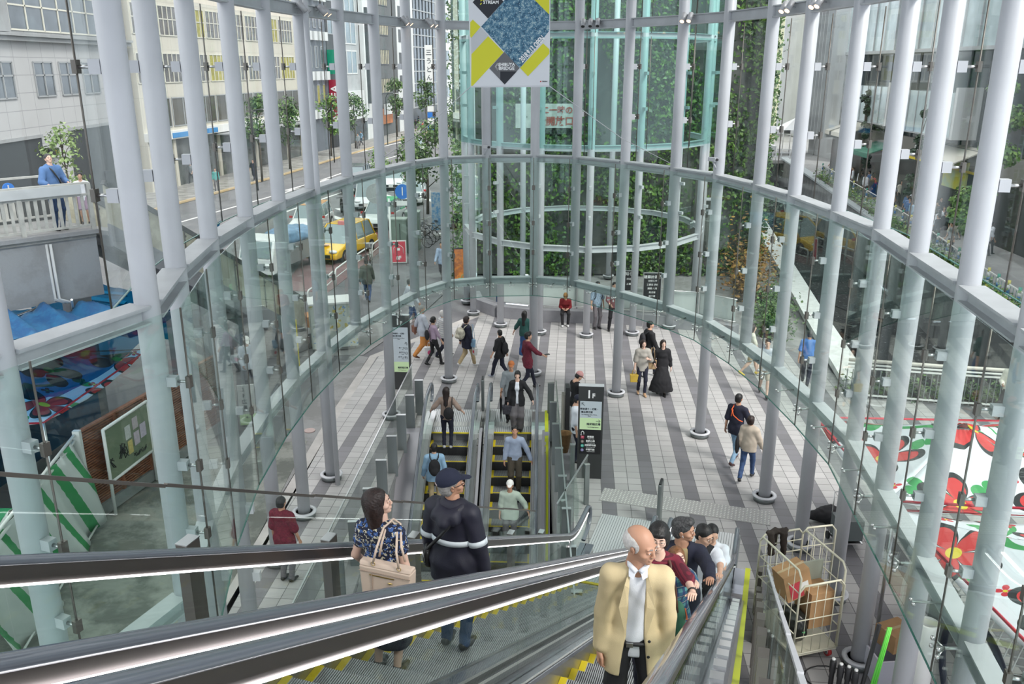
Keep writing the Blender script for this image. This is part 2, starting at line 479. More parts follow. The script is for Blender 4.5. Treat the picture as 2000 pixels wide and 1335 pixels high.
t = thing('tower_glass_wall', 'teal tinted round glass skin of the far tower before the ivy wall', 'glass wall')
for z0, z1 in ((6.45, 9.9), (10.0, ZT)):
    for i in range(9):
        a, b = TPc[i], TPc[i + 1]; a = TC + (a - TC) * 1.09; b = TC + (b - TC) * 1.09; d = (b - a).normalized() * 0.01
        m = MB(); m.beam(V3((a.x + d.x, a.y + d.y, (z0 + z1) / 2)), V3((b.x - d.x, b.y - d.y, (z0 + z1) / 2)), 0.014, z1 - z0 - .02); m.build('glass_pane', G_TEAL, t)
        MB().cyl((a.x, a.y, z0), (a.x, a.y, z1), 0.012, 6).build('dark_joint', M_DSTEEL, t)
for i in range(9):
    a, b = TPc[i], TPc[i + 1]; a = TC + (a - TC) * .93; b = TC + (b - TC) * .93
    m = MB(); m.beam(V3((a.x, a.y, 4.8)), V3((b.x, b.y, 4.8)), 0.014, 3.3); m.build('glass_pane', G_OUT, t)

# ---------------------------------------------------------------- ground
def paving_mat():
    m = bpy.data.materials.new('striped_granite_paving'); m.use_nodes = True; nt = m.node_tree; b = nt.nodes['Principled BSDF']
    (X, Y, Z), vec = objxyz(nt)
    T = 0.305
    a = rad(-4.2); ca, sa = math.cos(a), math.sin(a)
    u = mathn(nt, 'DIVIDE', mathn(nt, 'ADD', mathn(nt, 'MULTIPLY', X, ca), mathn(nt, 'MULTIPLY', Y, sa)), T)
    v = mathn(nt, 'DIVIDE', mathn(nt, 'SUBTRACT', mathn(nt, 'MULTIPLY', Y, ca), mathn(nt, 'MULTIPLY', X, sa)), T)
    u = mathn(nt, 'ADD', u, 300.62)
    fu = mathn(nt, 'FLOOR', u); fv = mathn(nt, 'FLOOR', v)
    dark = mathn(nt, 'LESS_THAN', mathn(nt, 'MODULO', fu, 3.0), 0.5)
    gu = mathn(nt, 'ABSOLUTE', mathn(nt, 'SUBTRACT', mathn(nt, 'FRACT', u), 0.5))
    gv = mathn(nt, 'ABSOLUTE', mathn(nt, 'SUBTRACT', mathn(nt, 'FRACT', v), 0.5))
    gr = mathn(nt, 'GREATER_THAN', mathn(nt, 'MAXIMUM', gu, gv), 0.479)
    cv = nt.nodes.new('ShaderNodeCombineXYZ'); nt.links.new(fu, cv.inputs[0]); nt.links.new(fv, cv.inputs[1])
    wn = nt.nodes.new('ShaderNodeTexWhiteNoise'); nt.links.new(cv.outputs[0], wn.inputs['Vector'])
    ns = nt.nodes.new('ShaderNodeTexNoise'); ns.inputs['Scale'].default_value = 1.3; ns.inputs['Detail'].default_value = 6; nt.links.new(vec, ns.inputs['Vector'])
    light = mixc(nt, wn.outputs[0], (0.47, 0.46, 0.455), (0.385, 0.38, 0.375))
    dk = mixc(nt, wn.outputs[0], (0.175, 0.172, 0.19), (0.125, 0.123, 0.135))
    c = mixc(nt, dark, light, dk)
    c = mixc(nt, mathn(nt, 'MULTIPLY', ns.outputs[0], 0.35), c, (0.24, 0.235, 0.23))
    c = mixc(nt, gr, c, (0.11, 0.11, 0.11))
    nt.links.new(c, b.inputs['Base Color']); b.inputs['Roughness'].default_value = 0.62
    return m
M_PAVE = paving_mat()
def patch_mat(name, c1, c2, scale, rough=0.9, thr=0.5, c3=None):
    m = bpy.data.materials.new(name); m.use_nodes = True; nt = m.node_tree; b = nt.nodes['Principled BSDF']
    (X, Y, Z), vec = objxyz(nt)
    n1 = nt.nodes.new('ShaderNodeTexNoise'); n1.inputs['Scale'].default_value = scale; n1.inputs['Detail'].default_value = 8; n1.inputs['Roughness'].default_value = 0.7; nt.links.new(vec, n1.inputs['Vector'])
    n2 = nt.nodes.new('ShaderNodeTexNoise'); n2.inputs['Scale'].default_value = 40; nt.links.new(vec, n2.inputs['Vector'])
    r = nt.nodes.new('ShaderNodeMapRange'); r.inputs[1].default_value = thr - .06; r.inputs[2].default_value = thr + .06; nt.links.new(n1.outputs[0], r.inputs[0])
    c = mixc(nt, r.outputs[0], c1, c2); c = mixc(nt, mathn(nt, 'MULTIPLY', n2.outputs[0], 0.4), c, tuple(x * .6 for x in c1))
    nt.links.new(c, b.inputs['Base Color']); b.inputs['Roughness'].default_value = rough
    return m
M_ASPH = patch_mat('worn_asphalt', (0.155, 0.155, 0.165), (0.20, 0.20, 0.205), 0.5)
M_ALLEY = patch_mat('patched_alley_asphalt', (0.13, 0.14, 0.125), (0.30, 0.31, 0.28), 0.9, thr=.50)
M_REDROAD = patch_mat('dull_red_lane', (0.22, 0.13, 0.135), (0.19, 0.12, 0.125), 1.0)
M_CONC = patch_mat('weathered_concrete', (0.30, 0.30, 0.30), (0.22, 0.22, 0.215), 0.8)
M_KERB = mat('pale_kerb_stone', (0.48, 0.46, 0.44), 0.8, 0, 0.2, 2)
M_WALKST = patch_mat('pale_sidewalk_stone', (0.42, 0.41, 0.38), (0.34, 0.33, 0.31), 2.0)
M_LINE = mat('white_road_paint', (0.75, 0.75, 0.74), 0.7, 0, .15, 6)
M_YLINE = mat('pale_yellow_road_paint', (0.66, 0.58, 0.28), 0.7, 0, .2, 5)

OX0, OX1, OY0, OY1 = -2.85, 1.02, 11.0, 20.45       # opening of the lower escalators
def flat(name, poly, z, m, th=0.3):
    o = MB(); 
    a = sum(poly[i][0] * poly[(i + 1) % len(poly)][1] - poly[(i + 1) % len(poly)][0] * poly[i][1] for i in range(len(poly)))
    if a < 0: poly = poly[::-1]
    o.prism(poly, z - th, z); return struct(o.build(name, m))
m = MB()
# plaza slab in four pieces round the opening
for poly in ([(-5.0, 13.0), (OX0, 13.0), (OX0, 20.45), (-4.75, 20.45)], [(-4.75, 20.45), (9.6, 20.45), (10.2, 24.6), (8.0, 31.0), (-0.6, 32.2), (-4.4, 26.5)],
             [(OX1, 8.0), (11.0, 3.0), (17.0, 21.3), (10.0, 22.9), (9.6, 20.45), (OX1, 20.45)], [(-5.2, 3.0), (11.0, 3.0), (OX1, 8.0), (-5.2, 8.0)], [(-5.1, 8.0), (OX1, 8.0), (OX1, 11.0), (OX0, 11.0), (OX0, 13.0), (-5.0, 13.0)]):
    m.prism(poly, -0.35, 0.0) if poly[0][0] < 9 or True else 0
struct(m.build('floor', M_PAVE))
flat('floor', [(9.6, 22.9), (17.4, 21.2), (40, 18), (14, -2), (9, 3)], -0.02, M_PAVE)
# roads
flat('ground', [(-60, -10), (-5.0, -10), (-5.0, 13), (-4.75, 20.45), (-4.4, 26.5), (-0.6, 32.2), (0.6, 40), (1.2, 60), (4, 250), (-60, 250)], -0.06, M_ASPH)
flat('ground', [(0.6, 31), (9.8, 24.0), (10.9, 30), (13.5, 45), (17.4, 68), (21, 90), (24, 250), (4, 250), (1.2, 60)], -0.07, M_CONC)
flat('ground', [(28, 90), (70, 90), (70, 250), (24, 250), (21, 90)], -0.06, M_CONC)
flat('ground', [(-9.6, 3), (-5.25, 3), (-5.1, 13), (-5.2, 20), (-7.9, 19.6), (-9.6, 14)], -0.035, M_ALLEY, 0.05)
flat('kerb', [(-5.25, 8), (-5.0, 8), (-4.75, 20.45), (-4.4, 26.5), (-0.6, 32.2), (-0.8, 32.5), (-4.65, 26.6), (-5.0, 20.45)], 0.0, M_KERB, 0.2)
flat('kerb', [(-5.9, 15), (-5.2, 15), (-5.0, 20.5), (-4.7, 26.6), (-5.3, 26.9), (-5.8, 20.5)], -0.045, M_CONC, 0.2)
# sidewalk with the bicycle fence, the bus lane, far pavement
flat('sidewalk', [(-9.0, 31.5), (-3.6, 31.0), (-2.6, 36), (-2.2, 60), (-7.2, 60), (-6.6, 44), (-7.7, 35)], -0.02, mat('dark_footway_asphalt', (0.15, 0.15, 0.16), .85, 0, .2, 1), .1)
flat('ground', [(-9.8, 35.5), (-7.75, 35.0), (-6.7, 44), (-7.3, 60), (-9.5, 60), (-10.5, 44)], -0.045, M_REDROAD, 0.05)
flat('ground', [(-8.8, 26.5), (-4.9, 26.8), (-3.6, 31.0), (-8.5, 31.8)], -0.03, M_CONC, .05)
def kline(x0, y0, x1, y1, w, m, z=-0.05, th=.03):
    a, b = V3((x0, y0, 0)), V3((x1, y1, 0)); d = (b - a).normalized(); n = V3((-d.y, d.x, 0)) * (w / 2)
    mm = MB(); mm.prism([(a - n)[:2], (b - n)[:2], (b + n)[:2], (a + n)[:2]], z, z + th); return mm
m = MB()
def wline(pxs, z=-0.055, w=0.15, mi=0):
    pts = [G(x, y, z) for x, y in pxs]
    for a, b in zip(pts, pts[1:]):
        d = (b - a).normalized(); n = V3((-d.y, d.x, 0)) * (w / 2)
        m.prism([(a - n)[:2], (b - n)[:2], (b + n)[:2], (a + n)[:2]], z, z + 0.012, mi)
wline([(330, 440), (560, 375), (720, 320), (860, 280)], w=.2)
wline([(380, 470), (470, 440)], w=.2); wline([(540, 420), (640, 385), (760, 345)], w=.2)
wline([(560, 372), (640, 350)], w=.5); wline([(690, 300), (790, 276)], w=.3)
for k in range(7):
    wline([(600 + 30 * k, 425 - 9 * k), (690 + 30 * k, 455 - 9 * k)], w=.45)
wline([(640, 620), (690, 628)], w=.45, mi=1); wline([(770, 618), (800, 626)], w=.45, mi=1)
wline([(590, 660), (660, 610)], w=.5, mi=0)
struct(m.build('road_marking', [M_LINE, M_YLINE]))
# far pavement with kerb, along the buildings
def FL(y, off=0.0): return (-27 + .17 * (y - 64) + off, y)
flat('sidewalk', [FL(20, -4), (-26.0, 20), FL(44, 4.4), FL(75, 5.0), FL(100, 4.2), FL(170, 4.0), FL(170, -3), FL(64, -1)], 0.05, mat('mosaic_footway', (0.36, 0.35, 0.33), .9, 0, .45, 1.2), .2)
m = MB()
P = [FL(20, 8.0), FL(44, 4.4), FL(75, 5.0), FL(100, 4.2), FL(170, 4.0)]
for a, b in zip(P, P[1:]): m.beam((*a, 0.03), (*b, 0.03), .25, .12)
struct(m.build('kerb', mat('ochre_kerb', (0.50, 0.38, 0.22), .8)))

# the band of bumpy guide tiles at the foot of the main escalators
m = MB(); mt = mat('guide_tile', (0.36, 0.36, 0.35), .6); md = mat('pale_guide_dot', (0.62, 0.62, 0.60), .5)
h = V3((.304, .953, 0)); p_ = V3((.953, -.304, 0))
t = thing('guide_tile_band', 'band of grey bumpy guide tiles crossing the foot of the main escalators', 'guide tiles')
org = h * 17.2
for (a0, a1, s0, s1) in ((-3.3, 0.3, 16.55, 17.15),):
    c = h * ((s0 + s1) / 2) + p_ * ((a0 + a1) / 2)
    MB().box((c.x, c.y, 0.004), (a1 - a0, s1 - s0, 0.012), 0, math.atan2(-.304, .953)).build('tile_strip', mt, t)
    na = int((a1 - a0) / .075); nd = 8
    for i in range(na):
        for j in range(nd):
            c = h * (s0 + .04 + j * .075) + p_ * (a0 + .04 + i * .075); m.lathe([(0.020, 0.0), (0.016, .012)], (c.x, c.y, 0.009), 6)
tag(m.build('guide_bumps', md, t), kind='stuff')
t = thing('guide_tile_strip', 'short strip of pale guide bars on the plaza at the top of the lower escalators', 'guide tiles')
m = MB()
MB().box((-.78, 20.95, 0.004), (3.4, .32, 0.012)).build('tile_strip', mat('guide_tile_light', (0.5, 0.5, 0.5), .6), t)
for i in range(42): m.box((-2.4 + i * .08, 20.95, .012), (.03, .27, .012))
m.build('guide_bars', md, t)
# manhole-ish round cover in the road gutter
m = MB(); q = G(605, 841, -.04); m.cyl((q.x, q.y, -.05), (q.x, q.y, -.015), .14, 20)
o = m.build('drain_cover', mat('rusty_pink_cover', (.45, .35, .33), .7)); tag(o, 'small round pinkish drain cover in the asphalt beside the left kerb', 'drain cover')
# ---------------------------------------------------------------- escalators
HD = V3((.304, .953, 0)).normalized(); PD = V3((.953, -.304, 0)).normalized(); TAN = .5467
STEP = .40
def zinc(s): return 7.33 - TAN * s
S_BOT, S_TOP = 13.4, -0.35
def step_mesh(w, d, rise):
    """tread with ribs, front riser, yellow side edges; origin at the nosing, going +y downhill"""
    m = MB()
    m.box((0, -d / 2, -.02), (w, d, .03), 1)
    n = int(w / .018)
    for i in range(n):
        x = -w / 2 + (i + .5) * w / n
        m.box((x, -d / 2, .0), (.009, d - .004, .014), 0)
    m.box((0, .005, -rise / 2 - .01), (w, .02, rise + .0), 1)
    for i in range(0, n, 2):
        x = -w / 2 + (i + .5) * w / n
        m.box((x, .018, -rise / 2 - .01), (.012, .012, rise - .02), 1)
    for s in (-1, 1): m.box((s * (w / 2 - .03), -d / 2, .004), (.06, d + .01, .014), 2)
    return m
def escalator(name, label, org, hd, a0, a1, sb, st, z0, tan, rail_a, down_hidden=None, yellow_nose=False, led=True, deck=M_DECK, nst=None, cat='escalator', rz=None, skirt_out=True, lime=0, rails=True, s_lo=None):
    """org: point under s=0; hd: horizontal downhill direction; a0,a1 lateral edges of the steps; level z(s)=z0-tan*s"""
    pd = V3((hd.y, -hd.x, 0))
    t = thing(name, label, cat, org)
    ang = math.atan2(-pd.y, pd.x) * -1
    def P(s, a, z): q = hd * s + pd * a; return V3((q.x, q.y, z))
    zf = z0 - tan * sb
    w = a1 - a0; d = STEP; rise = d * tan
    base = step_mesh(w, d, rise)
    if yellow_nose: base.box((0, -.02, .012), (w, .035, .006), 2)
    s = sb - .02; k = 0; first = None
    s_hi = sb + 1.6
    while s > st + .3:
        z = zf + tan * (sb - s)
        q = P(s, (a0 + a1) / 2, z)
        if k > 0:
            if first is None:
                first = base.build('step', [M_TREAD, M_TREADD, M_YEL], t, q, math.atan2(pd.y, pd.x)); o = first
            else:
                o = first.copy(); COL.objects.link(o); o.location = q
        k += 1; s -= d
    # landing plates
    for (s0, s1, z) in ((sb, sb + 2.6, zf), (st - 1.6, st, z0 - tan * st)):
        m = MB(); c = P((s0 + s1) / 2, (a0 + a1) / 2, z - .02)
        m.box(c, (w + .3, s1 - s0, .04), 1, math.atan2(pd.y, pd.x))
        for i in range(int((w + .3) / .05)):
            x = a0 - .15 + .025 + i * .05
            c = P((s0 + s1) / 2, x, z + .004); m.box(c, (.040, s1 - s0 - .02, .006), 0, math.atan2(pd.y, pd.x))
        m.build('landing_plate', [M_PLATE, M_GREYST], t)
    for s0, z in ((sb, zf), (st, z0 - tan * st)): m = MB(); m.box(P(s0, (a0 + a1) / 2, z + .006), (w, .06, .02), 0, math.atan2(pd.y, pd.x)); m.build('comb', M_YEL, t)
    # profile of a rail at height hgt above the steps
    def prof(hgt, ext=1.05, n=6):
        pts = [(st - ext, z0 - tan * st + hgt)]
        for i in range(n + 1):
            u = i / n; s = st - .5 + 1.0 * u; zz = z0 - tan * st + hgt - tan * .5 * u * u; pts.append((s, zz))
        pts.append((sb - .5, zf + tan * .5 + hgt))
        for i in range(1, n + 1):
            u = i / n; s = sb - .5 + 1.0 * u; zz = zf + hgt + tan * .5 * (1 - u) ** 2; pts.append((s, zz))
        pts.append((sb + ext, zf + hgt)); return pts
    for a, side in ((rail_a[0], -1), (rail_a[1], 1)):
        pr = prof(.95)
        if s_lo is not None: pr = [q for q in pr]
        # handrail with a half-round newel end at both ends
        R = .24
        end1 = [(sb + 1.05 + R * math.sin(th), zf + .95 - R + R * math.cos(th)) for th in [rad(x) for x in (20, 45, 70, 90, 115, 140, 165, 180)]]
        end1.append((sb + .75, zf + .95 - 2 * R - .05))
        end0 = [(st - 1.05 - R * math.sin(th), z0 - tan * st + .95 - R + R * math.cos(th)) for th in [rad(x) for x in (180, 150, 120, 90, 60, 30)]]
        path = end0 + pr + end1
        up = V3((0, 0, 1))
        m = MB()
        # oval belt: cross-section swept along the path
        sec = [(-.038, -.006), (-.043, .008), (-.034, .024), (-.012, .032), (.012, .032), (.034, .024), (.043, .008), (.038, -.006)]
        o = 0; vs = []
        for i, (s_, z_) in enumerate(path):
            s0_, z0_ = path[max(i - 1, 0)]; s1_, z1_ = path[min(i + 1, len(path) - 1)]
            tx, tz = s1_ - s0_, z1_ - z0_; L = math.hypot(tx, tz) or 1; nx, nz = -tz / L, tx / L
            for (u, v) in sec: vs.append(P(s_ + nx * v, a + u, z_ + nz * v))
        ns = len(sec); fs = []
        for i in range(len(path) - 1):
            for j in range(ns): fs.append((i * ns + j, (i + 1) * ns + j, (i + 1) * ns + (j + 1) % ns, i * ns + (j + 1) % ns))
        m.add(vs, fs, 0, True); m.build('handrail', M_RUBBER, t)
        # guide profile under the belt, LED strip, glass, deck, outer cladding
        gp = [(s_, z_ - .035) for s_, z_ in prof(.95)]
        m = MB(); ml = MB(); mg = []
        for (s0_, z0_), (s1_, z1_) in zip(gp, gp[1:]):
            m.beam(P(s0_, a, z0_), P(s1_, a, z1_), .052, .075)
            m.beam(P(s0_, a, z0_ - .045), P(s1_, a, z1_ - .045), .036, .05)
            if led: ml.beam(P(s0_, a - side * .022, z0_ - .074), P(s1_, a - side * .022, z1_ - .074), .012, .009)
            if led == 2 and side > 0: ml.beam(P(s0_, a + .040, z0_ - .055), P(s1_, a + .040, z1_ - .055), .030, .028)
        m.build('rail_guide', M_RAILBASE, t)
        if led: ml.build('light_strip', M_LED, t)
        # glass panels between joints
        ss = st - .9; joint = []
        while ss < sb + .85: joint.append(ss); ss += 1.22
        joint.append(sb + .9)
        def zat(s_, arr):
            for (sa, za), (sb_, zb) in zip(arr, arr[1:]):
                if sa <= s_ <= sb_: return za + (zb - za) * (s_ - sa) / (sb_ - sa + 1e-9)
            return arr[-1][1] if s_ > arr[-1][0] else arr[0][1]
        top = prof(.86); bot = prof(.17)
        for j0, j1 in zip(joint, joint[1:]):
            m = MB(); N = 4; vs = []; fs = []
            for i in range(N + 1):
                s_ = j0 + .006 + (j1 - j0 - .012) * i / N
                for th_ in (-.006, .006):
                    vs.append(P(s_, a + th_, zat(s_, bot))); vs.append(P(s_, a + th_, zat(s_, top)))
            for i in range(N):
                b = i * 4; c = b + 4
                fs += [(b, c, c + 1, b + 1), (b + 2, b + 3, c + 3, c + 2), (b + 1, c + 1, c + 3, b + 3), (b, b + 2, c + 2, c)]
            fs += [(0, 1, 3, 2), (N * 4, N * 4 + 2, N * 4 + 3, N * 4 + 1)]
            m.add(vs, fs); m.build('glass_panel', G_BAL, t)
        m = MB()
        inner = a0 if side < 0 else a1
        dk = prof(.16); sk = prof(.03)
        for (s0_, z0_), (s1_, z1_) in zip(dk, dk[1:]):
            ac = (inner + a) / 2 - side * .0; wd = abs(a - inner) + .03
            m.beam(P(s0_, ac, z0_), P(s1_, ac, z1_), wd, .03)
        m.build('inner_deck', deck, t)
        m = MB()
        for (s0_, z0_), (s1_, z1_) in zip(sk, sk[1:]):
            m.beam(P(s0_, inner + side * .012, z0_ - .0), P(s1_, inner + side * .012, z1_ - .0), .02, .27)
        m.build('skirt_panel', M_SKIRT, t)
        ow = .24 if lime == side else .12; m = MB(); oa = a + side * (ow - .02)
        for (s0_, z0_), (s1_, z1_) in zip(dk, dk[1:]):
            m.beam(P(s0_, a + side * ow / 2, z0_), P(s1_, a + side * ow / 2, z1_), ow, .03, 1)
            m.beam(P(s0_, oa, z0_ - .5), P(s1_, oa, z1_ - .5), .03, 1.0, 0)
        m.build('truss_cladding', [M_SKIRT, deck], t)
        if lime == side or lime == 2:
            m = MB()
            for (s0_, z0_), (s1_, z1_) in zip(dk, dk[1:]): m.beam(P(s0_, oa + side * .03, z0_ + .02), P(s1_, oa + side * .03, z1_ + .02), .09, .06)
            m.build('yellow_strip', M_LIME, t)
    m = MB(); c0 = P(sb, (a0 + a1) / 2, zf - .75); c1 = P(st, (a0 + a1) / 2, z0 - tan * st - .75)
    m.beam(c0, c1, w + .5, .3); m.build('truss_underside', M_GREYST, t)
    return t
E1 = escalator('escalator', 'near escalator carrying the queue behind the man in a cream jacket', (0, 0, 0), HD, -1.42, -.40, S_BOT, S_TOP, 7.33, TAN, (-1.506, -.298), lime=1)
escalator('escalator', 'escalator with the woman holding a beige tote and the man in a navy cap', (0, 0, 0), HD, -2.96, -1.92, S_BOT, S_TOP, 7.33, TAN, (-3.09, -1.805), led=2)
# lower pair going down from the plaza; they descend towards the balcony
hd2 = V3((-.035, -1, 0)).normalized()
def low(label, x, lime=0):
    # downhill is hd2; top comb at y=20.39; run 11 m
    org = V3((x, 20.39, 0)); T3 = .577
    return escalator('escalator', label, org, hd2, -.5, .5, 12.0, 0.0, 0.0, T3, (-.62, .62), yellow_nose=True, led=False, deck=M_STEEL, lime=lime)
low('lower escalator on the left with the long-haired woman on its landing', -1.58)
low('lower escalator in the middle with the man in a blue-grey shirt', 0.02, lime=-1)
# walls and floor of the lower opening
M_B1 = mat('basement_wall_panel', (0.30, 0.31, 0.31), .5, 0, .1, 1)
m = MB()
m.box((OX0 + .05 - .1, 15.7, -3.6), (.12, 9.6, 6.9)); m.box((OX1 - .02, 15.7, -3.6), (.12, 9.6, 6.9)); m.box((-.9, 20.55, -3.6), (4.0, .12, 6.6)); m.box((-.9, 10.9, -.8), (4.0, .12, .9))
struct(m.build('wall_basement', M_B1))
flat('floor', [(-6, 2), (4, 2), (4, 21), (-6, 21)], -6.95, mat('basement_floor', (.25, .25, .25), .4), .2)
for k_, (xa, xb) in enumerate(((-2.80, -2.36), (-.83, -.76), (.78, .98))):
    m = MB(); m.add([(x - (.035 * d if k_ else .025 * d), 20.5 - d, -.577 * max(0, d - .3) + z + .10) for d in (0, .3, 9.4) for z in (0, -.12) for x in (xa, xb)], [(0, 1, 5, 4), (4, 5, 9, 8), (0, 4, 6, 2), (4, 8, 10, 6), (1, 3, 7, 5), (5, 7, 11, 9), (0, 2, 3, 1), (8, 9, 11, 10), (2, 6, 7, 3), (6, 10, 11, 7)])
    struct(m.build('trim_escalator', mat('lilac_grey_panel', (.46, .44, .48), .35, .3)))
# sloping skirting seen between the balustrade and the left lower escalator
# ---------------------------------------------------------------- figures: smooth solids grown from limbs
class SDF:
    def __init__(s, h): s.P = []; s.h = h
    def cap(s, a, b, ra, rb, k=.03, flat=None, cut=False): s.P.append(('c', V3(a), V3(b), ra, rb, k, flat, cut)); return s
    def ell(s, c, r, k=.02, R=None, cut=False): s.P.append(('e', V3(c), V3(r), R, 0, k, None, cut)); return s
    def pl(s, c, n, k=.004): s.P.append(('p', V3(c), V3(n).normalized(), 0, 0, k, None, True)); return s
    def mesh(s, fold=0.0, fs=14.0, seed=0):
        h = s.h; lo = np.array([9e9] * 3); hi = -lo
        for t, a, b, ra, rb, k, fl, cut in s.P:
            if cut: continue
            if t == 'c':
                for q, r in ((a, ra), (b, rb)): q = np.array(q); lo = np.minimum(lo, q - r * 1.3); hi = np.maximum(hi, q + r * 1.3)
            else:
                q = np.array(a); r = max(b); lo = np.minimum(lo, q - r); hi = np.maximum(hi, q + r)
        lo -= 2.5 * h + fold; hi += 2.5 * h + fold
        n = np.ceil((hi - lo) / h).astype(int) + 1
        F = np.full(tuple(n), 1.0, np.float32)
        ax = [lo[i] + h * np.arange(n[i]) for i in range(3)]
        for t, a, b, ra, rb, k, fl, cut in s.P:
            a_ = np.array(a); b_ = np.array(b)
            if t == 'p': i0 = [0, 0, 0]; i1 = list(n)
            else:
                if t == 'c': bl = np.minimum(a_ - ra, b_ - rb) ; bh = np.maximum(a_ + ra, b_ + rb); ex = max(ra, rb) * .35
                else: r = max(b); bl = a_ - r; bh = a_ + r; ex = 0
                bl = bl - (k * 2 + 3 * h + ex); bh = bh + (k * 2 + 3 * h + ex)
                i0 = [max(0, int((bl[i] - lo[i]) / h)) for i in range(3)]; i1 = [min(n[i], int((bh[i] - lo[i]) / h) + 2) for i in range(3)]
                if any(i1[i] <= i0[i] for i in range(3)): continue
            X = ax[0][i0[0]:i1[0]][:, None, None].astype(np.float32); Y = ax[1][i0[1]:i1[1]][None, :, None].astype(np.float32); Z = ax[2][i0[2]:i1[2]][None, None, :].astype(np.float32)
            X = X + 0 * Y + 0 * Z; Y = Y + 0 * X; Z = Z + 0 * X
            if t == 'c':
                X -= a_[0]; Y -= a_[1]; Z -= a_[2]; d = b_ - a_
                if fl:   # (unit vector, factor): squash along that direction
                    u, f = fl; u = np.array(u); q = (X * u[0] + Y * u[1] + Z * u[2]) * (1 / f - 1); X = X + q * u[0]; Y = Y + q * u[1]; Z = Z + q * u[2]
                    d = d + u * (d @ u) * (1 / f - 1)
                L2 = d @ d + 1e-9; tt = np.clip((X * d[0] + Y * d[1] + Z * d[2]) / L2, 0, 1)
                D = np.sqrt((X - tt * d[0]) ** 2 + (Y - tt * d[1]) ** 2 + (Z - tt * d[2]) ** 2) - (ra + (rb - ra) * tt)
                if fl: D = D * (fl[1] + 1) / 2
            elif t == 'e':
                X -= a_[0]; Y -= a_[1]; Z -= a_[2]
                if ra is not None:
                    M = np.array(ra.transposed()); X, Y, Z = (M[i, 0] * X + M[i, 1] * Y + M[i, 2] * Z for i in range(3))
                k0 = np.sqrt((X / b_[0]) ** 2 + (Y / b_[1]) ** 2 + (Z / b_[2]) ** 2) + 1e-6
                k1 = np.sqrt((X / b_[0] ** 2) ** 2 + (Y / b_[1] ** 2) ** 2 + (Z / b_[2] ** 2) ** 2) + 1e-6
                D = k0 * (k0 - 1) / k1
            else: D = (X - a_[0]) * b_[0] + (Y - a_[1]) * b_[1] + (Z - a_[2]) * b_[2]
            S = F[i0[0]:i1[0], i0[1]:i1[1], i0[2]:i1[2]]
            if cut:   # take the solid away (smooth)
                hh = np.maximum(k - np.abs(S + D), 0) / k; F[i0[0]:i1[0], i0[1]:i1[1], i0[2]:i1[2]] = np.maximum(S, -D) + hh * hh * k / 4
            else:
                hh = np.maximum(k - np.abs(S - D), 0) / k; F[i0[0]:i1[0], i0[1]:i1[1], i0[2]:i1[2]] = np.minimum(S, D) - hh * hh * k / 4
        if fold:
            X, Y, Z = ax[0][:, None, None], ax[1][None, :, None], ax[2][None, None, :]
            F = F + fold * (np.sin(X * fs * 1.7 + seed + 2.3 * np.sin(Z * fs * .8 + seed)) * np.sin(Z * fs * 1.1 + Y * fs * 1.5 + 1.7 * np.sin(X * fs + 2 * seed))).astype(np.float32)
        return nets(F, lo, h)
def nets(F, lo, h):
    n = F.shape; I = F < 0
    c = [F[x:n[0] - 1 + x, y:n[1] - 1 + y, z:n[2] - 1 + z] for x in (0, 1) for y in (0, 1) for z in (0, 1)]
    ci = [I[x:n[0] - 1 + x, y:n[1] - 1 + y, z:n[2] - 1 + z] for x in (0, 1) for y in (0, 1) for z in (0, 1)]
    cnt = sum(q.astype(np.int8) for q in ci); act = (cnt > 0) & (cnt < 8)
    idx = np.argwhere(act)
    if len(idx) == 0: return [], []
    cv = np.stack([q[act] for q in c], 1)
    off = np.array([(x, y, z) for x in (0, 1) for y in (0, 1) for z in (0, 1)], float)
    acc = np.zeros((len(idx), 3)); w = np.zeros(len(idx))
    for a in range(8):
        for b in range(a + 1, 8):
            if bin(a ^ b).count('1') != 1: continue
            fa, fb = cv[:, a], cv[:, b]; m = (fa < 0) != (fb < 0)
            t = np.where(m, fa / np.where(np.abs(fa - fb) < 1e-12, 1, fa - fb), 0)
            p = off[a] + (off[b] - off[a]) * t[:, None]
            acc[m] += p[m]; w[m] += 1
    vs = (idx + acc / w[:, None]) * h + lo
    vid = np.full(act.shape, -1, int); vid[act] = np.arange(len(idx))
    fs = []
    for ax_ in range(3):
        o = [0, 0, 0]; o[ax_] = 1
        A = I[:n[0] - o[0], :n[1] - o[1], :n[2] - o[2]]; B = I[o[0]:, o[1]:, o[2]:]
        ch = np.argwhere(A != B); e = [k for k in range(3) if k != ax_]
        ok = np.all([(ch[:, k] > 0) & (ch[:, k] < act.shape[k]) for k in e] + [ch[:, ax_] < act.shape[ax_]], axis=0); ch = ch[ok]
        fl = A[tuple(ch.T)]
        q = []
        for da, db in ((1, 1), (0, 1), (0, 0), (1, 0)):
            r = ch.copy(); r[:, e[0]] -= da; r[:, e[1]] -= db; q.append(vid[tuple(r.T)])
        q = np.stack(q, 1); flip = fl if ax_ != 1 else ~fl
        q[~flip] = q[~flip][:, ::-1]; fs.append(q)
    return vs, np.concatenate(fs)
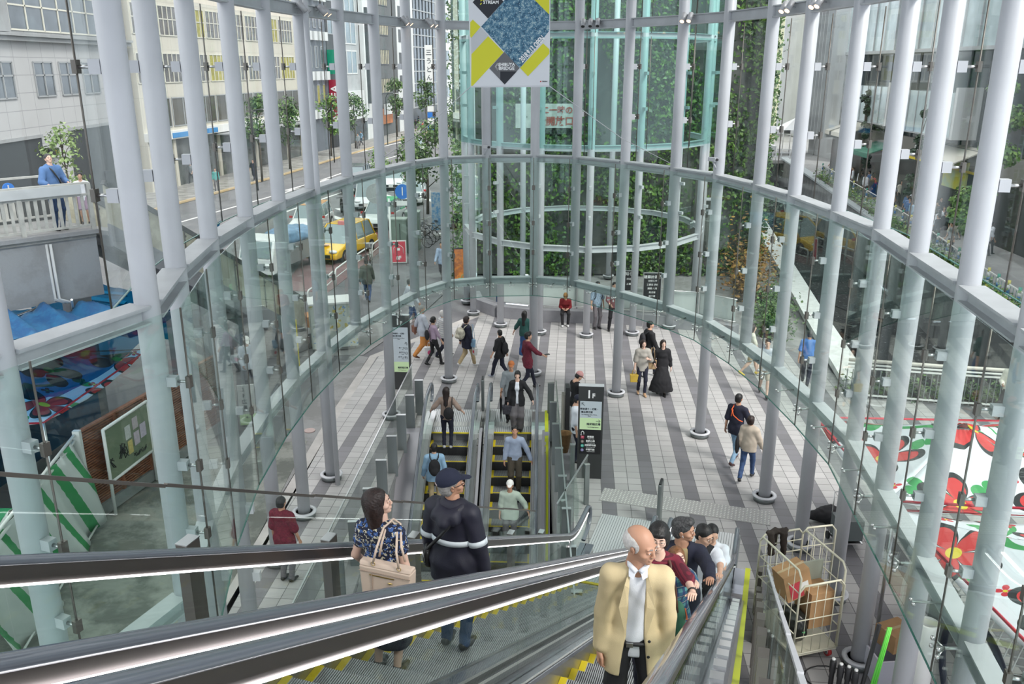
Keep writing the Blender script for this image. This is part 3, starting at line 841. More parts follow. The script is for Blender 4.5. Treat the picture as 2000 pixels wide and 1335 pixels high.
def np_obj(name, parts, mats, parent, mi=None, M=None):
    """parts: list of (verts, faces, material index or function)"""
    vs = []; fs = []; ms = []; o = 0
    for v, f, m in parts:
        if len(v) == 0: continue
        v = np.asarray(v, float); f = np.asarray(f, int); vs.append(v); fs.append(f + o); o += len(v)
        ms.append(m(v[f].mean(1)) if callable(m) else np.full(len(f), m))
    if not vs: return None
    vs = np.concatenate(vs); fs = np.concatenate(fs); ms = np.concatenate(ms).astype(np.int32)
    me = bpy.data.meshes.new(name)
    me.vertices.add(len(vs)); me.vertices.foreach_set('co', vs.astype(np.float32).ravel())
    me.loops.add(fs.size); me.loops.foreach_set('vertex_index', fs.astype(np.int32).ravel())
    me.polygons.add(len(fs)); me.polygons.foreach_set('loop_start', np.arange(0, fs.size, 4, dtype=np.int32)); me.polygons.foreach_set('loop_total', np.full(len(fs), 4, np.int32))
    for m in mats: me.materials.append(m)
    me.polygons.foreach_set('material_index', ms); me.polygons.foreach_set('use_smooth', np.ones(len(fs), bool))
    me.update(calc_edges=True); me.validate()
    ob = bpy.data.objects.new(name, me); COL.objects.link(ob)
    if parent is not None: ob.parent = parent
    return ob
def xf(v, M):
    A = np.array(M); return np.asarray(v) @ A[:3, :3].T + A[:3, 3]

SKIN = [mat('skin_light', (0.62, 0.37, 0.26), .55, 0, .12, 9), mat('skin_tan', (0.50, 0.27, 0.175), .5, 0, .15, 9), mat('skin_pale', (0.70, 0.46, 0.36), .55, 0, .1, 9)]
M_LIP = mat('lip', (0.42, 0.16, 0.13), .45); M_EYEW = mat('eye_white', (0.75, 0.73, 0.70), .2); M_IRIS = mat('dark_iris', (0.02, 0.012, 0.01), .1)
M_BROW = mat('dark_brow', (0.03, 0.02, 0.018), .8); M_BROWG = mat('grey_brow', (0.25, 0.22, 0.2), .8)
HAIRC = {'black': mat('black_hair', (0.008, 0.007, 0.007), .5, 0, .5, 40, .6, 90), 'brown': mat('dark_brown_hair', (0.022, 0.009, 0.007), .5, 0, .5, 40, .6, 90),
         'grey': mat('grey_hair', (0.30, 0.29, 0.28), .6, 0, .4, 50, .6, 90), 'white': mat('white_hair', (0.62, 0.60, 0.58), .6, 0, .25, 50, .6, 90), 'salt': mat('dark_greying_hair', (0.018, 0.018, 0.02), .5, 0, .7, 60, .5, 90, col2=(.07, .07, .07)),
         'light': mat('light_brown_hair', (0.22, 0.09, 0.03), .45, 0, .4, 40, .6, 90)}
_hc = {}
def head_geo(res, fem=False):
    """head in its own frame: chin-neck joint at origin, face towards +y, crown at z=.235"""
    key = ('h', res, fem)
    if key in _hc: return _hc[key]
    s = SDF(res); w = .94 if fem else 1.0
    s.ell((0, -.018, .148), (.074 * w, .094, .084), .02)
    s.ell((0, .018, .112), (.062 * w, .072, .080), .025)
    s.ell((0, .045, .045), (.040 * w, .042, .036), .03)
    s.ell((0, .072, .022), (.018, .016, .014), .02)
    for x in (-1, 1):
        s.ell((x * .040 * w, .055, .082), (.024, .026, .020), .02)
        s.ell((x * .074 * w, -.010, .098), (.010, .020, .031), .006, Euler((0, x * .15, -x * .35)).to_matrix())
        s.ell((x * .078 * w, -.004, .098), (.006, .010, .016), .004, None, True)
        s.ell((x * .031, .098, .115), (.017, .012, .010), .012, None, True)
        s.ell((x * .028, .080, .136), (.022, .012, .008), .012)
        s.ell((x * .031, .083, .1145), (.0150, .0105, .0095), .003)
        s.ell((x * .012, .097, .079), (.007, .008, .006), .006)
    s.cap((0, .088, .122), (0, .104, .084), .008, .0105, .012)
    s.ell((0, .088, .055), (.024, .012, .0065), .006); s.ell((0, .086, .045), (.020, .012, .0065), .007)
    s.ell((0, .101, .0505), (.028, .010, .0016), .003, None, True)
    s.cap((0, -.015, .07), (0, -.028, -.07), .050, .054 * w, .03)
    v, f = s.mesh()
    def mi(c): return np.where((np.abs(c[:, 0]) < .024) & (c[:, 1] > .088) & (c[:, 2] > .0395) & (c[:, 2] < .0605), 1, 0)
    _hc[key] = (v, f, mi); return _hc[key]
def hair_geo(style, res):
    key = (style, res)
    if key in _hc: return _hc[key]
    s = SDF(res); cl = .012 if style in ('bald',) else .020
    if style == 'bald':
        s.ell((0, -.028, .130), (.085, .097, .085), .01)
        s.ell((0, .03, .262), (.070, .125, .072), .02, None, True); 
        s.ell((0, .115, .10), (.074, .11, .15), .01, None, True); s.P.append(('p', V3((0, -.02, .045)), V3((0, .3, 1)).normalized(), 0, 0, .004, None, True))
        # ears stay free
        for x in (-1, 1): s.ell((x * .082, -.004, .095), (.02, .022, .034), .004, None, True)
    else:
        s.ell((0, -.020, .153), (.084, .103, .089), .02)
        if style in ('bob', 'bun', 'glassbob'):
            s.ell((0, -.035, .09), (.093, .090, .115), .03)
        if style == 'shoulder':
            s.ell((0, -.035, .09), (.095, .092, .115), .03); s.cap((0, -.055, .1), (0, -.075, -.09), .095, .082, .04, ((0, 1, 0), .62))
            s.cap((-.05, -.02, .05), (-.062, -.03, -.08), .035, .03, .03); s.cap((.05, -.02, .05), (.062, -.03, -.08), .035, .03, .03)
        if style == 'long':
            s.ell((0, -.035, .09), (.093, .090, .115), .03); s.cap((0, -.060, .1), (0, -.115, -.24), .092, .060, .04, ((0, 1, 0), .55))
            s.cap((-.05, -.02, .05), (-.065, -.03, -.13), .035, .025, .03); s.cap((.05, -.02, .05), (.065, -.03, -.13), .035, .025, .03)
        if style == 'bun': s.ell((0, -.13, .10), (.04, .04, .04), .02)
        if style in ('short', 'quiff'): s.ell((0, -.050, .085), (.078, .066, .075), .03)
        if style == 'quiff': s.ell((0, .045, .215), (.062, .05, .032), .03)
        # face opening
        s.ell((0, .110, .072), (.066 if style not in ('short', 'quiff') else .074, .096, .112), .012, None, True)
        if style in ('short', 'quiff'):
            s.ell((0, .06, .05), (.12, .075, .095), .012, None, True)
            for x in (-1, 1): s.ell((x * .088, -.006, .082), (.03, .030, .040), .006, None, True)
            s.pl((0, -.05, .028), (0, .25, 1))
        if style in ('glassbob', 'bob'):
            s.ell((0, .062, .168), (.060, .036, .030), .012)
        if style == 'glassbob': s.pl((0, 0, -.005), (0, 0, 1))
        if style == 'bob': s.pl((0, 0, -.01), (0, .2, 1))
        if style == 'bun':
            for x in (-1, 1): s.ell((x * .09, .01, .085), (.03, .03, .04), .006, None, True)
            s.pl((0, -.05, .02), (0, .25, 1))
        s.ell((0, -.005, .02), (.052, .06, .09), .005, None, True)
    v, f = s.mesh(.0016 if style != 'bald' else .0008, 130)
    _hc[key] = (v, f); return _hc[key]
def cap_geo(res):
    key = ('cap', res)
    if key in _hc: return _hc[key]
    s = SDF(res); s.ell((0, -.018, .158), (.092, .112, .102), .01); s.ell((0, -.018, .145), (.080, .100, .095), .004, None, True); s.pl((0, 0, .138), (0, -.12, -1)); s.P[-1] = ('p', V3((0, 0, .140)), V3((0, -.1, 1)).normalized(), 0, 0, .004, None, True)
    s.cap((0, .088, .152), (0, .138, .138), .060, .046, .01, ((0, .2, 1), .16)); s.ell((0, -.018, .262), (.012, .012, .008), .004)
    v, f = s.mesh(); _hc[key] = (v, f); return _hc[key]
def hand_geo(curl, res=.0045):
    """right hand; wrist at origin, fingers towards -z, palm facing -x... thumb towards +y"""
    key = ('hand', curl, res)
    if key in _hc: return _hc[key]
    s = SDF(res)
    s.cap((0, 0, .02), (0, 0, -.02), .024, .026, .01, ((1, 0, 0), .75))
    s.cap((0, .012, -.03), (0, .022, -.075), .020, .017, .012, ((1, 0, 0), .7)); s.cap((0, -.012, -.03), (0, -.022, -.070), .020, .016, .012, ((1, 0, 0), .7)); s.cap((0, 0, -.03), (0, 0, -.078), .022, .018, .012, ((1, 0, 0), .7))
    c = rad(curl)
    for k, (y, L) in enumerate(((.028, .070), (.0095, .078), (-.0095, .072), (-.027, .056))):
        a = V3((0, y, -.078 + (.006 if k in (0, 3) else 0))); t = 0; p = a
        for j, fr in enumerate((.45, .30, .25)):
            t += c * (.8, 1.0, .7)[j]; q = p + V3((-math.sin(t), (y * .6 if j == 0 else 0) * 0.2, -math.cos(t))) * (L * fr)
            s.cap(p, q, .0088 - .0009 * j, .0080 - .0009 * j, .0015); p = q
    s.cap((-.006, .020, -.022), (-.018, .046, -.048), .013, .0105, .01); s.cap((-.018, .046, -.048), (-.024, .054, -.082), .0105, .008, .003)
    v, f = s.mesh(); _hc[key] = (v, f); return _hc[key]

def ik(a, b, l1, l2, pole):
    """middle joint of a two-bone limb from a to b; b is pulled in when out of reach"""
    d = b - a; L = d.length
    if L > (l1 + l2) * .995: b = a + d * ((l1 + l2) * .995 / L); d = b - a; L = d.length
    u = d.normalized(); x = (l1 * l1 - l2 * l2 + L * L) / (2 * L); hgt = math.sqrt(max(0, l1 * l1 - x * x))
    p = V3(pole); p = p - u * p.dot(u)
    if p.length < 1e-5: p = V3((0, 1, 0))
    return a + u * x + p.normalized() * hgt, b
FABN = {}
def fab(name, col, **k): return mat(name, col, k.pop('rough', .85), 0.0, k.pop('noise', .18), k.pop('nscale', 6), k.pop('bump', .25), k.pop('bscale', 140), **k)

def person(label, loc, face, H=1.68, fem=False, skin=0, hair=('short', 'black'), top=None, low=None, shoes=None, hands=None, feet=None, lean=0.0, head=(0, 0), res=.02,
           sit=None, cap=None, bag=None, group=None, build=1.0, curl=(25, 25), palms=(0, 0), detail=False, name='person', eyes=True, jacket=None, shorts=False, twist=0, brows=None, name_extra=None):
    """face: heading in degrees, 0 = away from the balcony, 90 = to the right. hands/feet: left, right targets in metres for a 1.7 m figure, x right, y forward"""
    t = thing(name, label, 'person' if name == 'person' else name, loc, -rad(face), group)
    k = H / 1.70; sk = SKIN[skin]
    def P(x, y, z): return V3((x, y, z)) * k
    pel = P(0, 0, .93) if sit is None else P(0, sit[0], sit[1] + .10)
    def up(z, x=0, y=0):   # torso point at height z above the pelvis, leaning
        a = rad(lean); q = V3((x, y, z)) * k; b = rad(twist) * min(1, max(0, z / .45)); q = V3((q.x * math.cos(b) + q.y * math.sin(b), -q.x * math.sin(b) + q.y * math.cos(b), q.z))
        return pel + V3((q.x, q.y * math.cos(a) + q.z * math.sin(a), -q.y * math.sin(a) + q.z * math.cos(a)))
    sw = (.150 if fem else .168) * build ** .5; hw = .085
    sh = [up(.452, -sw), up(.452, sw)]; hip = [pel + P(-hw, 0, -.02), pel + P(hw, 0, -.02)]
    nk = up(.53); hd = up(.562, 0, .018)
    hands = hands or [(-.25, .04, .80), (.25, .04, .80)]; feet = feet or [(-.09, 0, .08), (.09, 0, .08)]
    hands = [V3(q) * k for q in hands]; feet = [V3(q) * k for q in feet]
    el = [0, 0]; wr = [0, 0]; kn = [0, 0]; an = [0, 0]
    for i, sx in ((0, -1), (1, 1)):
        el[i], wr[i] = ik(sh[i], hands[i], .285 * k, .255 * k, (sx * .5, -1, -.3))
        kn[i], an[i] = ik(hip[i], feet[i], .43 * k, .42 * k, (sx * .12, 1, .15))
    b = build; fy = (up(1, 0, 0) - up(1, 0, -1)).normalized(); FLt = (tuple(fy), .62)
    # --- body (skin)
    s = SDF(res); ls = .80 if (low and low[0] == 'trousers') else 1.0
    s.cap(up(.0), up(.16), .125 * k * b, .105 * k * b, .04, FLt); s.cap(up(.16), up(.42), .105 * k * b, .13 * k * b, .05, FLt)
    for i in (0, 1):
        s.cap(up(.44, (-1, 1)[i] * sw * .4), sh[i], .06 * k, .048 * k, .04); s.cap(sh[i], el[i], .046 * k * b, .036 * k, .02); s.cap(el[i], wr[i], .037 * k, .025 * k, .015)
        s.cap(hip[i], kn[i], .078 * k * b * ls, .050 * k * ls, .03); s.cap(kn[i], an[i], .050 * k * ls, .034 * k, .02); s.cap(kn[i].lerp(an[i], .12), kn[i].lerp(an[i], .45), .045 * k * ls, .047 * k * ls, .03)
    s.cap(up(.46), hd + V3((0, 0, .02)), .062 * k, .053 * k, .03)
    v, f = s.mesh(); parts = [(v, f, 0)]
    hy, hp = head; RH = Euler((rad(-hp) - rad(lean) * .3, 0, -rad(hy))).to_matrix().to_4x4()
    HM = Matrix.Translation(hd + V3((0, 0, .02))) @ RH @ Matrix.Scale(k * (.97 if not detail else 1.0), 4)
    hr = .004 if detail else (.008 if res < .018 else .012)
    hv, hf, hm = head_geo(hr, fem); parts.append((xf(hv, HM), hf, hm))
    for i, sx in ((0, -1), (1, 1)):
        hv, hf = hand_geo(curl[i], .0045 if detail else .006); d = (wr[i] - el[i]).normalized()
        if palms[i] is not None and isinstance(palms[i], tuple): # hand direction and palm normal given
            zz = -V3(palms[i][0]).normalized(); xx = -V3(palms[i][1]); 
        else:
            zz = -d; xx = V3((sx, 0, 0))
        xx = (xx - zz * xx.dot(zz)).normalized() if (xx - zz * xx.dot(zz)).length > 1e-4 else V3((0, 1, 0)); yy = zz.cross(xx)
        hv = hv.copy()
        if sx < 0: hv = hv * np.array([1, -1, 1]); hf = hf[:, ::-1]
        M = Matrix((xx, yy, zz)).transposed().to_4x4(); M.translation = wr[i] - zz * .0; M = M @ Matrix.Scale(k * (.93 if fem else 1.0), 4)
        parts.append((xf(hv, M), hf, 0))
    body = np_obj('body', parts, [sk, M_LIP], t)
    # --- face
    if eyes:
        m = MB()
        for sx in (-1, 1):
            c = HM @ V3((sx * .031, .0898, .1135)); m.ell(c, (.0104 * k, .0060 * k, .0043 * k), 0, 10, 6, R=RH.to_3x3())
            c = HM @ V3((sx * .031, .0945, .1135)); m.ell(c, (.0056 * k, .0024 * k, .0043 * k), 1, 8, 6, R=RH.to_3x3())
        m.build('eyes', [M_EYEW, M_IRIS], body)
        m = MB()
        for sx in (-1, 1): m.tube([HM @ V3((sx * .014, .096, .1355)), HM @ V3((sx * .030, .0945, .1405)), HM @ V3((sx * .046, .083, .1350))], [.0034 * k, .0042 * k, .002 * k], 6)
        m.build('eyebrows', M_BROWG if hair and hair[1] in ('grey', 'white') else M_BROW, body)
    if hair:
        v, f = hair_geo(hair[0], .005 if detail else hr); np_obj('hair', [(xf(v, HM), f, 0)], [HAIRC[hair[1]]], t)
    if cap:
        v, f = cap_geo(.005 if detail else .008); np_obj('cap', [(xf(v, HM), f, 0)], [cap], t)
    cr = res if not detail else res * 1.0
    cb = b + .02
    # --- lower garment
    if low:
        kind, lm = low[0], low[1]; s = SDF(cr); L = low[2] if len(low) > 2 else 1.0
        s.cap(up(.02), up(.10), .150 * k * b, .135 * k * b, .04, FLt)
        if kind == 'trousers':
            loose = low[3] if len(low) > 3 else 1.0
            for i in (0, 1):
                s.cap(hip[i] + V3((0, 0, .01)), kn[i], .094 * k * b, .066 * k * loose, .04); e = kn[i].lerp(an[i], L)
                s.cap(kn[i], e, .064 * k * loose, .052 * k * max(.92, loose), .03)
                if L < 1: s.pl(e, -(kn[i] - an[i])) if False else None
        elif kind == 'shorts':
            for i in (0, 1): s.cap(hip[i] + V3((0, 0, .01)), hip[i].lerp(kn[i], .85), .098 * k * b, .080 * k, .04)
        elif kind == 'skirt':
            for u in range(5):
                w = u / 5; z = .0 - w * .80 * L; c = pel + V3((0, 0, z * k)); mid = (kn[0] + kn[1]) / 2; mid2 = (an[0] + an[1]) / 2
                cc = pel.lerp(mid, min(1, -z / .45)) if -z < .45 else mid.lerp(mid2, (-z - .45) / .42)
                z2 = -(u + 1) / 5 * .80 * L; c2 = pel.lerp(mid, min(1, -z2 / .45)) if -z2 < .45 else mid.lerp(mid2, min(1, (-z2 - .45) / .42))
                fl = (low[3] if len(low) > 3 else .10)
                s.cap(cc, c2, (.145 + fl * w) * k, (.145 + fl * (w + .2)) * k, .03, ((0, 1, 0), .72))
            zc = max(an[0].z + .06, (pel + V3((0, 0, -.86 * L * k))).z); s.pl((0, 0, zc), (0, 0, -1)); s.P[-1] = ('p', V3((0, 0, zc)), V3((0, 0, 1)), 0, 0, .004, None, True)
        v, f = s.mesh(.0045, 17, 1.3 + len(label)); np_obj('skirt' if kind == 'skirt' else ('shorts' if kind == 'shorts' else 'trousers'), [(v, f, 0)], [lm], t)
    # --- upper garment
    def topmesh(nm, tm, sl, hem, infl, open_=0.0, collar=0.0, neck=.505):
        s = SDF(cr); g = infl
        z0 = -hem
        s.cap(up(min(z0 + .14, .10)), up(.14), (.140 + g * 1.3) * k * b, (.122 + g * 1.2) * k * b, .05, FLt)
        s.cap(up(z0), up(.05), (.146 + g * 1.4) * k * b, (.140 + g * 1.4) * k * b, .03, FLt)
        s.cap(up(.14), up(.40), (.122 + g) * k * b, (.148 + g) * k * b, .06, FLt)
        if fem: s.ell(up(.34, 0, .075), (.115 * k, .055 * k, .065 * k), .05)
        for i, sx in ((0, -1), (1, 1)):
            s.cap(up(.462, sx * sw * .25), sh[i] + V3((0, 0, .0)), (.060 + g * .8) * k, (.052 + g * .8) * k, .04)
            if sl <= .01: continue
            if sl <= 1: e = sh[i].lerp(el[i], sl); s.cap(sh[i], e, (.051 + g) * k, (.050 + g) * k, .03)
            else:
                e = el[i].lerp(wr[i], min(1, sl - 1)); s.cap(sh[i], el[i], (.052 + g) * k, (.043 + g) * k, .03); s.cap(el[i], e, (.042 + g * .9) * k, (.034 + g * .8) * k, .02)
        if collar: s.cap(up(.475), up(.475 + collar), (.062 + g * .6) * k, (.060 + g * .5) * k, .02)
        if hem > .14:
            for i in (0, 1): s.cap(hip[i], hip[i].lerp(kn[i], min(.95, (hem + .03) / .43)), (.098 + g) * k * b, (.092 + g * .8) * k * b, .05)
        # clean hems: waist, neck, cuffs
        n = (up(1) - up(0)).normalized()
        s.P.append(('p', up(z0 - .01), n, 0, 0, .004, None, True))
        s.P.append(('c', up(neck - .02, 0, .012), up(.68, 0, .03), .052 * k, .075 * k, .008, None, True))
        if open_:
            a = up(.56, 0, .22); c = up(.10, 0, .22); d = up(-hem - .15, 0, .22); xx = up(0, 1) - up(0, 0); xx = (tuple(xx.normalized()), .36)
            s.P.append(('c', a, c, .20 * k, open_ * 2.0 * k, .006, xx, True)); s.P.append(('c', c, d, open_ * 2.0 * k, open_ * 2.9 * k, .006, xx, True))
        v, f = s.mesh(.0038 if infl < .03 else .0050, 15, .7 + len(label) * .37)
        return np_obj(nm, [(v, f, 0)], [tm], t)
    if top: topmesh(top[4] if len(top) > 4 else 'top', top[1], top[2], top[3], .008 if len(top) < 6 else top[5], collar=.04 if top[0] == 'shirt' else 0)
    if jacket: topmesh('jacket', jacket[1], jacket[2], jacket[3], jacket[4] if len(jacket) > 4 else .026, open_=jacket[0], collar=.0)
    # --- shoes
    if shoes:
        s = SDF(max(.012, res * .7))
        for i, sx in ((0, -1), (1, 1)):
            d = V3(feet[i]); toe = V3((sx * .02, 1, 0)); pitch = 0
            if an[i].z > .12 * k and sit is None: pitch = -min(.9, (an[i].z / k - .08) * 5)
            td = V3((sx * .1, math.cos(pitch), math.sin(pitch))); q = an[i] + V3((0, 0, -.045 * k))
            s.cap(q - td * .035 * k + V3((0, 0, .02)), q + td * .06 * k, .040 * k, .040 * k, .02); s.cap(q + td * .06 * k, q + td * .15 * k + V3((0, 0, -.006)), .040 * k, .030 * k, .02, ((0, 0, 1), .75))
            s.cap(an[i], q, .038 * k, .036 * k, .02)
        v, f = s.mesh(); zc = None; np_obj('shoes', [(v, f, 0)], [shoes], t)
    t['_'] = 0
    del t['_']
    return dict(o=t, k=k, sh=sh, el=el, wr=wr, an=an, kn=kn, up=up, HM=HM, RH=RH, pel=pel, hd=hd, M=Matrix.Translation(V3(loc)) @ Matrix.Rotation(-rad(face), 4, 'Z'))
WALK = dict(feet=[(-.07, .27, .10), (.07, -.30, .16)], hands=[(-.25, -.14, .84), (.25, .22, .88)])
WALK2 = dict(feet=[(-.07, -.26, .15), (.07, .25, .09)], hands=[(-.25, .20, .86), (.25, -.14, .84)])
# ---------------------------------------------------------------- cloth colours
F_CREAM = fab('cream_linen', (0.60, 0.49, 0.29), noise=.10, bscale=260)
F_WHITE = fab('white_cotton', (0.74, 0.77, 0.83), noise=.05); F_BLACK = fab('black_cloth', (0.013, 0.013, 0.016), noise=.3); F_NAVY = fab('navy_cloth', (0.014, 0.016, 0.035), noise=.3)
F_MAROON = fab('maroon_knit', (0.16, 0.016, 0.035), noise=.4, nscale=30); F_TAN = fab('tan_shirt', (0.40, 0.31, 0.16)); F_DENIM = fab('blue_denim', (0.035, 0.075, 0.18), noise=.3, nscale=20)
F_LDENIM = fab('light_denim', (0.22, 0.36, 0.50), noise=.3, nscale=10); F_BGREY = fab('blue_grey_shirt', (0.33, 0.39, 0.52)); F_OLIVE = fab('dark_olive', (0.075, 0.062, 0.045)); F_SAGE = fab('pale_sage_shirt', (0.46, 0.54, 0.46))
F_GREY = fab('grey_shirt', (0.26, 0.29, 0.31)); F_LGREY = fab('light_grey_shirt', (0.50, 0.54, 0.60)); F_KHAKI = fab('khaki', (0.42, 0.33, 0.19)); F_ORANGE = fab('orange_trousers', (0.62, 0.26, 0.07))
F_LAV = fab('lavender_top', (0.42, 0.32, 0.42)); F_BEIGE = fab('beige_knit', (0.50, 0.43, 0.35)); F_SKY = fab('sky_blue_shirt', (0.28, 0.45, 0.62)); F_GREEN = fab('dark_green_top', (0.02, 0.085, 0.075)); F_BSKIRT = fab('blue_skirt', (0.03, 0.09, 0.24))
F_RED = fab('dark_red_top', (0.22, 0.015, 0.02)); F_GREYTR = fab('grey_trousers', (0.15, 0.14, 0.15)); F_PINK = fab('pink_cap', (0.55, 0.28, 0.27)); F_BROWNCAP = fab('rust_cap', (0.40, 0.13, 0.04)); F_WCAP = fab('white_cap', (0.78, 0.77, 0.74), noise=.04)
F_BLUE = fab('blue_shirt', (0.10, 0.20, 0.42)); F_CREAMK = fab('cream_cardigan', (0.70, 0.68, 0.58)); F_YSHOE = fab('yellow_shoe', (0.75, 0.55, 0.08)); F_BROWN = fab('brown_leather', (0.10, 0.04, 0.025), rough=.5)
M_SHOEB = mat('black_shoe', (0.015, 0.015, 0.015), .4); M_SHOEW = mat('pale_sneaker', (0.55, 0.55, 0.55), .6); M_GOLD = mat('brass_fitting', (0.70, 0.52, 0.22), .3, 1.0)
def pattern_mat(name, base, blobs, scale=26, stripes=None):
    m = bpy.data.materials.new(name); m.use_nodes = True; nt = m.node_tree; b = nt.nodes['Principled BSDF']; (X, Y, Z), vec = objxyz(nt)
    b.inputs['Roughness'].default_value = .85; c = base
    if stripes:
        for col, ax_, per, w, ph in stripes:
            v = mathn(nt, 'FRACT', mathn(nt, 'ADD', mathn(nt, 'MULTIPLY', (X, Y, Z)[ax_], 1 / per), ph + 50)); c = mixc(nt, mathn(nt, 'MULTIPLY', mathn(nt, 'LESS_THAN', v, w), .85), c, col)
    for i, (col, thr) in enumerate(blobs):
        vo = nt.nodes.new('ShaderNodeTexVoronoi'); vo.inputs['Scale'].default_value = scale * (1 + .35 * i); nz = nt.nodes.new('ShaderNodeTexNoise'); nz.inputs['Scale'].default_value = scale * 1.6; nt.links.new(vec, nz.inputs['Vector']); vm = nt.nodes.new('ShaderNodeVectorMath'); vm.operation = 'MULTIPLY_ADD'; vm.inputs[1].default_value = (1.4 / scale,) * 3; nt.links.new(nz.outputs[1], vm.inputs[0]); nt.links.new(vec, vm.inputs[2])
        mp = nt.nodes.new('ShaderNodeMapping'); mp.inputs['Location'].default_value = (i * 3.1, i * 1.7, i); nt.links.new(vm.outputs[0], mp.inputs[0]); nt.links.new(mp.outputs[0], vo.inputs['Vector'])
        c = mixc(nt, mathn(nt, 'LESS_THAN', vo.outputs['Distance'], thr), c, col)
    nt.links.new(c, b.inputs['Base Color']) if not isinstance(c, tuple) else None
    return m
F_FLORAL = pattern_mat('navy_floral_print', (0.012, 0.016, 0.04), [((.05, .12, .34), .40), ((.62, .58, .42), .30), ((.72, .72, .68), .20)], 22)
F_PLAID = pattern_mat('teal_plaid', (0.03, 0.10, 0.17), [], stripes=[((.10, .30, .30), 2, .09, .35, 0), ((.02, .03, .12), 0, .07, .4, .2), ((.45, .40, .30), 2, .09, .06, .5)])
F_STRIPE = pattern_mat('striped_white_blouse', (0.60, 0.60, 0.58), [], stripes=[((.25, .30, .36), 2, .07, .25, 0)])
F_MSTRIPE = pattern_mat('maroon_ribbed_knit', (0.165, 0.012, 0.03), [], stripes=[((.06, .005, .015), 2, .022, .45, 0)])
F_DFLORAL = pattern_mat('dark_pink_floral', (0.02, 0.015, 0.03), [((.55, .25, .40), .38), ((.6, .55, .6), .25)], 18)

def ez(s, a): q = HD * s + PD * a; return q
def on_step(s, a):
    """the tread of the main escalators at distance s"""
    q = ez(s, a); return V3((q.x, q.y, TAN * (.02 + STEP * math.floor((S_BOT - .02 - s) / STEP)) + .012))
def local(p, w): return p['M'].inverted() @ V3(w)

# ---- the man in a cream jacket
pos = on_step(4.45, -.64)
p1 = person('elderly balding man in a cream jacket and white polo shirt riding up the near escalator', pos, 186, 1.60, hair=('bald', 'white'), skin=1, top=('shirt', F_WHITE, .5, .10, 'polo_shirt', .006), low=('trousers', F_BLACK, 1.0, 1.10),
            shoes=M_SHOEB, hands=[(-.225, .05, .77), (.225, .05, .77)], lean=3, head=(-52, 6), res=.0095, detail=True, build=.91, curl=(35, 35), jacket=(.10, F_CREAM, 1.88, .20, .018), feet=[(-.13, 0, .08), (.13, 0.02, .08)])
o = p1['o']; up = p1['up']; k = p1['k']
m = MB()
for sx in (-1, 1):   # lapels
    a = up(.545, sx * .050, .035); b = up(.47, sx * .082, .118); c = up(.33, sx * .112, .152); d = up(.12, sx * .060, .172); e = up(.34, sx * .060, .150); g = up(.45, sx * .052, .115)
    n = V3((0, .010, 0)); pts = [a, b, c, d, e, g]
    m.add([q + n for q in pts] + [q + n * .2 for q in pts], [(0, 1, 5), (1, 2, 4, 5), (2, 3, 4), (0, 1, 7, 6), (1, 2, 8, 7), (2, 3, 9, 8), (3, 4, 10, 9), (4, 5, 11, 10), (5, 0, 6, 11)] if sx > 0 else [(5, 1, 0), (5, 4, 2, 1), (4, 3, 2), (6, 7, 1, 0), (7, 8, 2, 1), (8, 9, 3, 2), (9, 10, 4, 3), (10, 11, 5, 4), (11, 6, 0, 5)])
m.build('lapels', F_CREAM, o)
m = MB()
for z in (.10, -.02): m.ell(up(z, -.085, .178), (.010, .005, .010), 0, 10, 5)
m.build('buttons', M_BLACK, o)
m = MB()
for sx in (-1, 1): m.tube([up(.54, sx * .012, .085), up(.565, sx * .052, .045), up(.58, sx * .055, -.02), up(.575, sx * .03, -.062)], [.016, .017, .016, .014], 8); m.add([up(.555, sx * .010, .088), up(.55, sx * .058, .055), up(.515, sx * .058, .095), up(.505, sx * .028, .112), up(.555, sx * .010, .078), up(.55, sx * .058, .045), up(.515, sx * .058, .085), up(.505, sx * .028, .102)], [(0, 1, 2, 3), (7, 6, 5, 4), (0, 4, 5, 1), (1, 5, 6, 2), (2, 6, 7, 3), (3, 7, 4, 0)])
m.build('collar', F_WHITE, o)
m = MB(); m.tube([up(.0, -.085, .070), up(.0, -.045, .090), up(.0, .045, .090), up(.0, .085, .070)], .014, 8); m.build('belt', M_BLACK, o)
m = MB(); m.box(up(.0, 0.03, .103), (.040, .010, .028)); m.build('buckle', M_STEEL, o)

# ---- the queue behind him
def hold(P_, s, a=-.298, dz=.985): q = ez(s, a); return V3((q.x, q.y, zinc(s) + dz))
def reach(pos, face, s, H, a=-.298, dz=1.0):
    q = hold(None, s, a, dz); M = Matrix.Translation(V3(pos)) @ Matrix.Rotation(-rad(face), 4, 'Z'); l = M.inverted() @ q; kk = H / 1.7; return tuple(l / kk)
GRIP = lambda face: None
def rider(label, s, a, face, H, hand_s, left=True, hdz=1.0, ha=-.298, other=None, **kw):
    pos = on_step(s, a); r = reach(pos, face, hand_s, H, ha, hdz); ot = other or ((.25, .06, .80) if left else (-.25, .06, .80))
    M = Matrix.Rotation(rad(face), 4, 'Z')
    dirw = M @ V3((-HD.x, -HD.y, TAN)) ; dn = M @ V3((0, 0, -1))
    pal = ((tuple(dirw), tuple(dn)), 0) if left else (0, (tuple(dirw), tuple(dn)))
    return person(label, pos, face, H, hands=[r, ot] if left else [ot, r], palms=pal, curl=(30, 25) if left else (25, 30), **kw)
p2 = rider('woman with wire glasses in a maroon ribbed top holding the handrail', 5.75, -.68, 187, 1.54, 5.15, True, 1.0, fem=True, hair=('glassbob', 'black'), skin=2, top=('top', F_MSTRIPE, 1.25, .22, 'knit_top', .014), low=('trousers', F_NAVY), shoes=M_SHOEB, head=(6, 0), res=.011, detail=True)
HM = p2['HM']
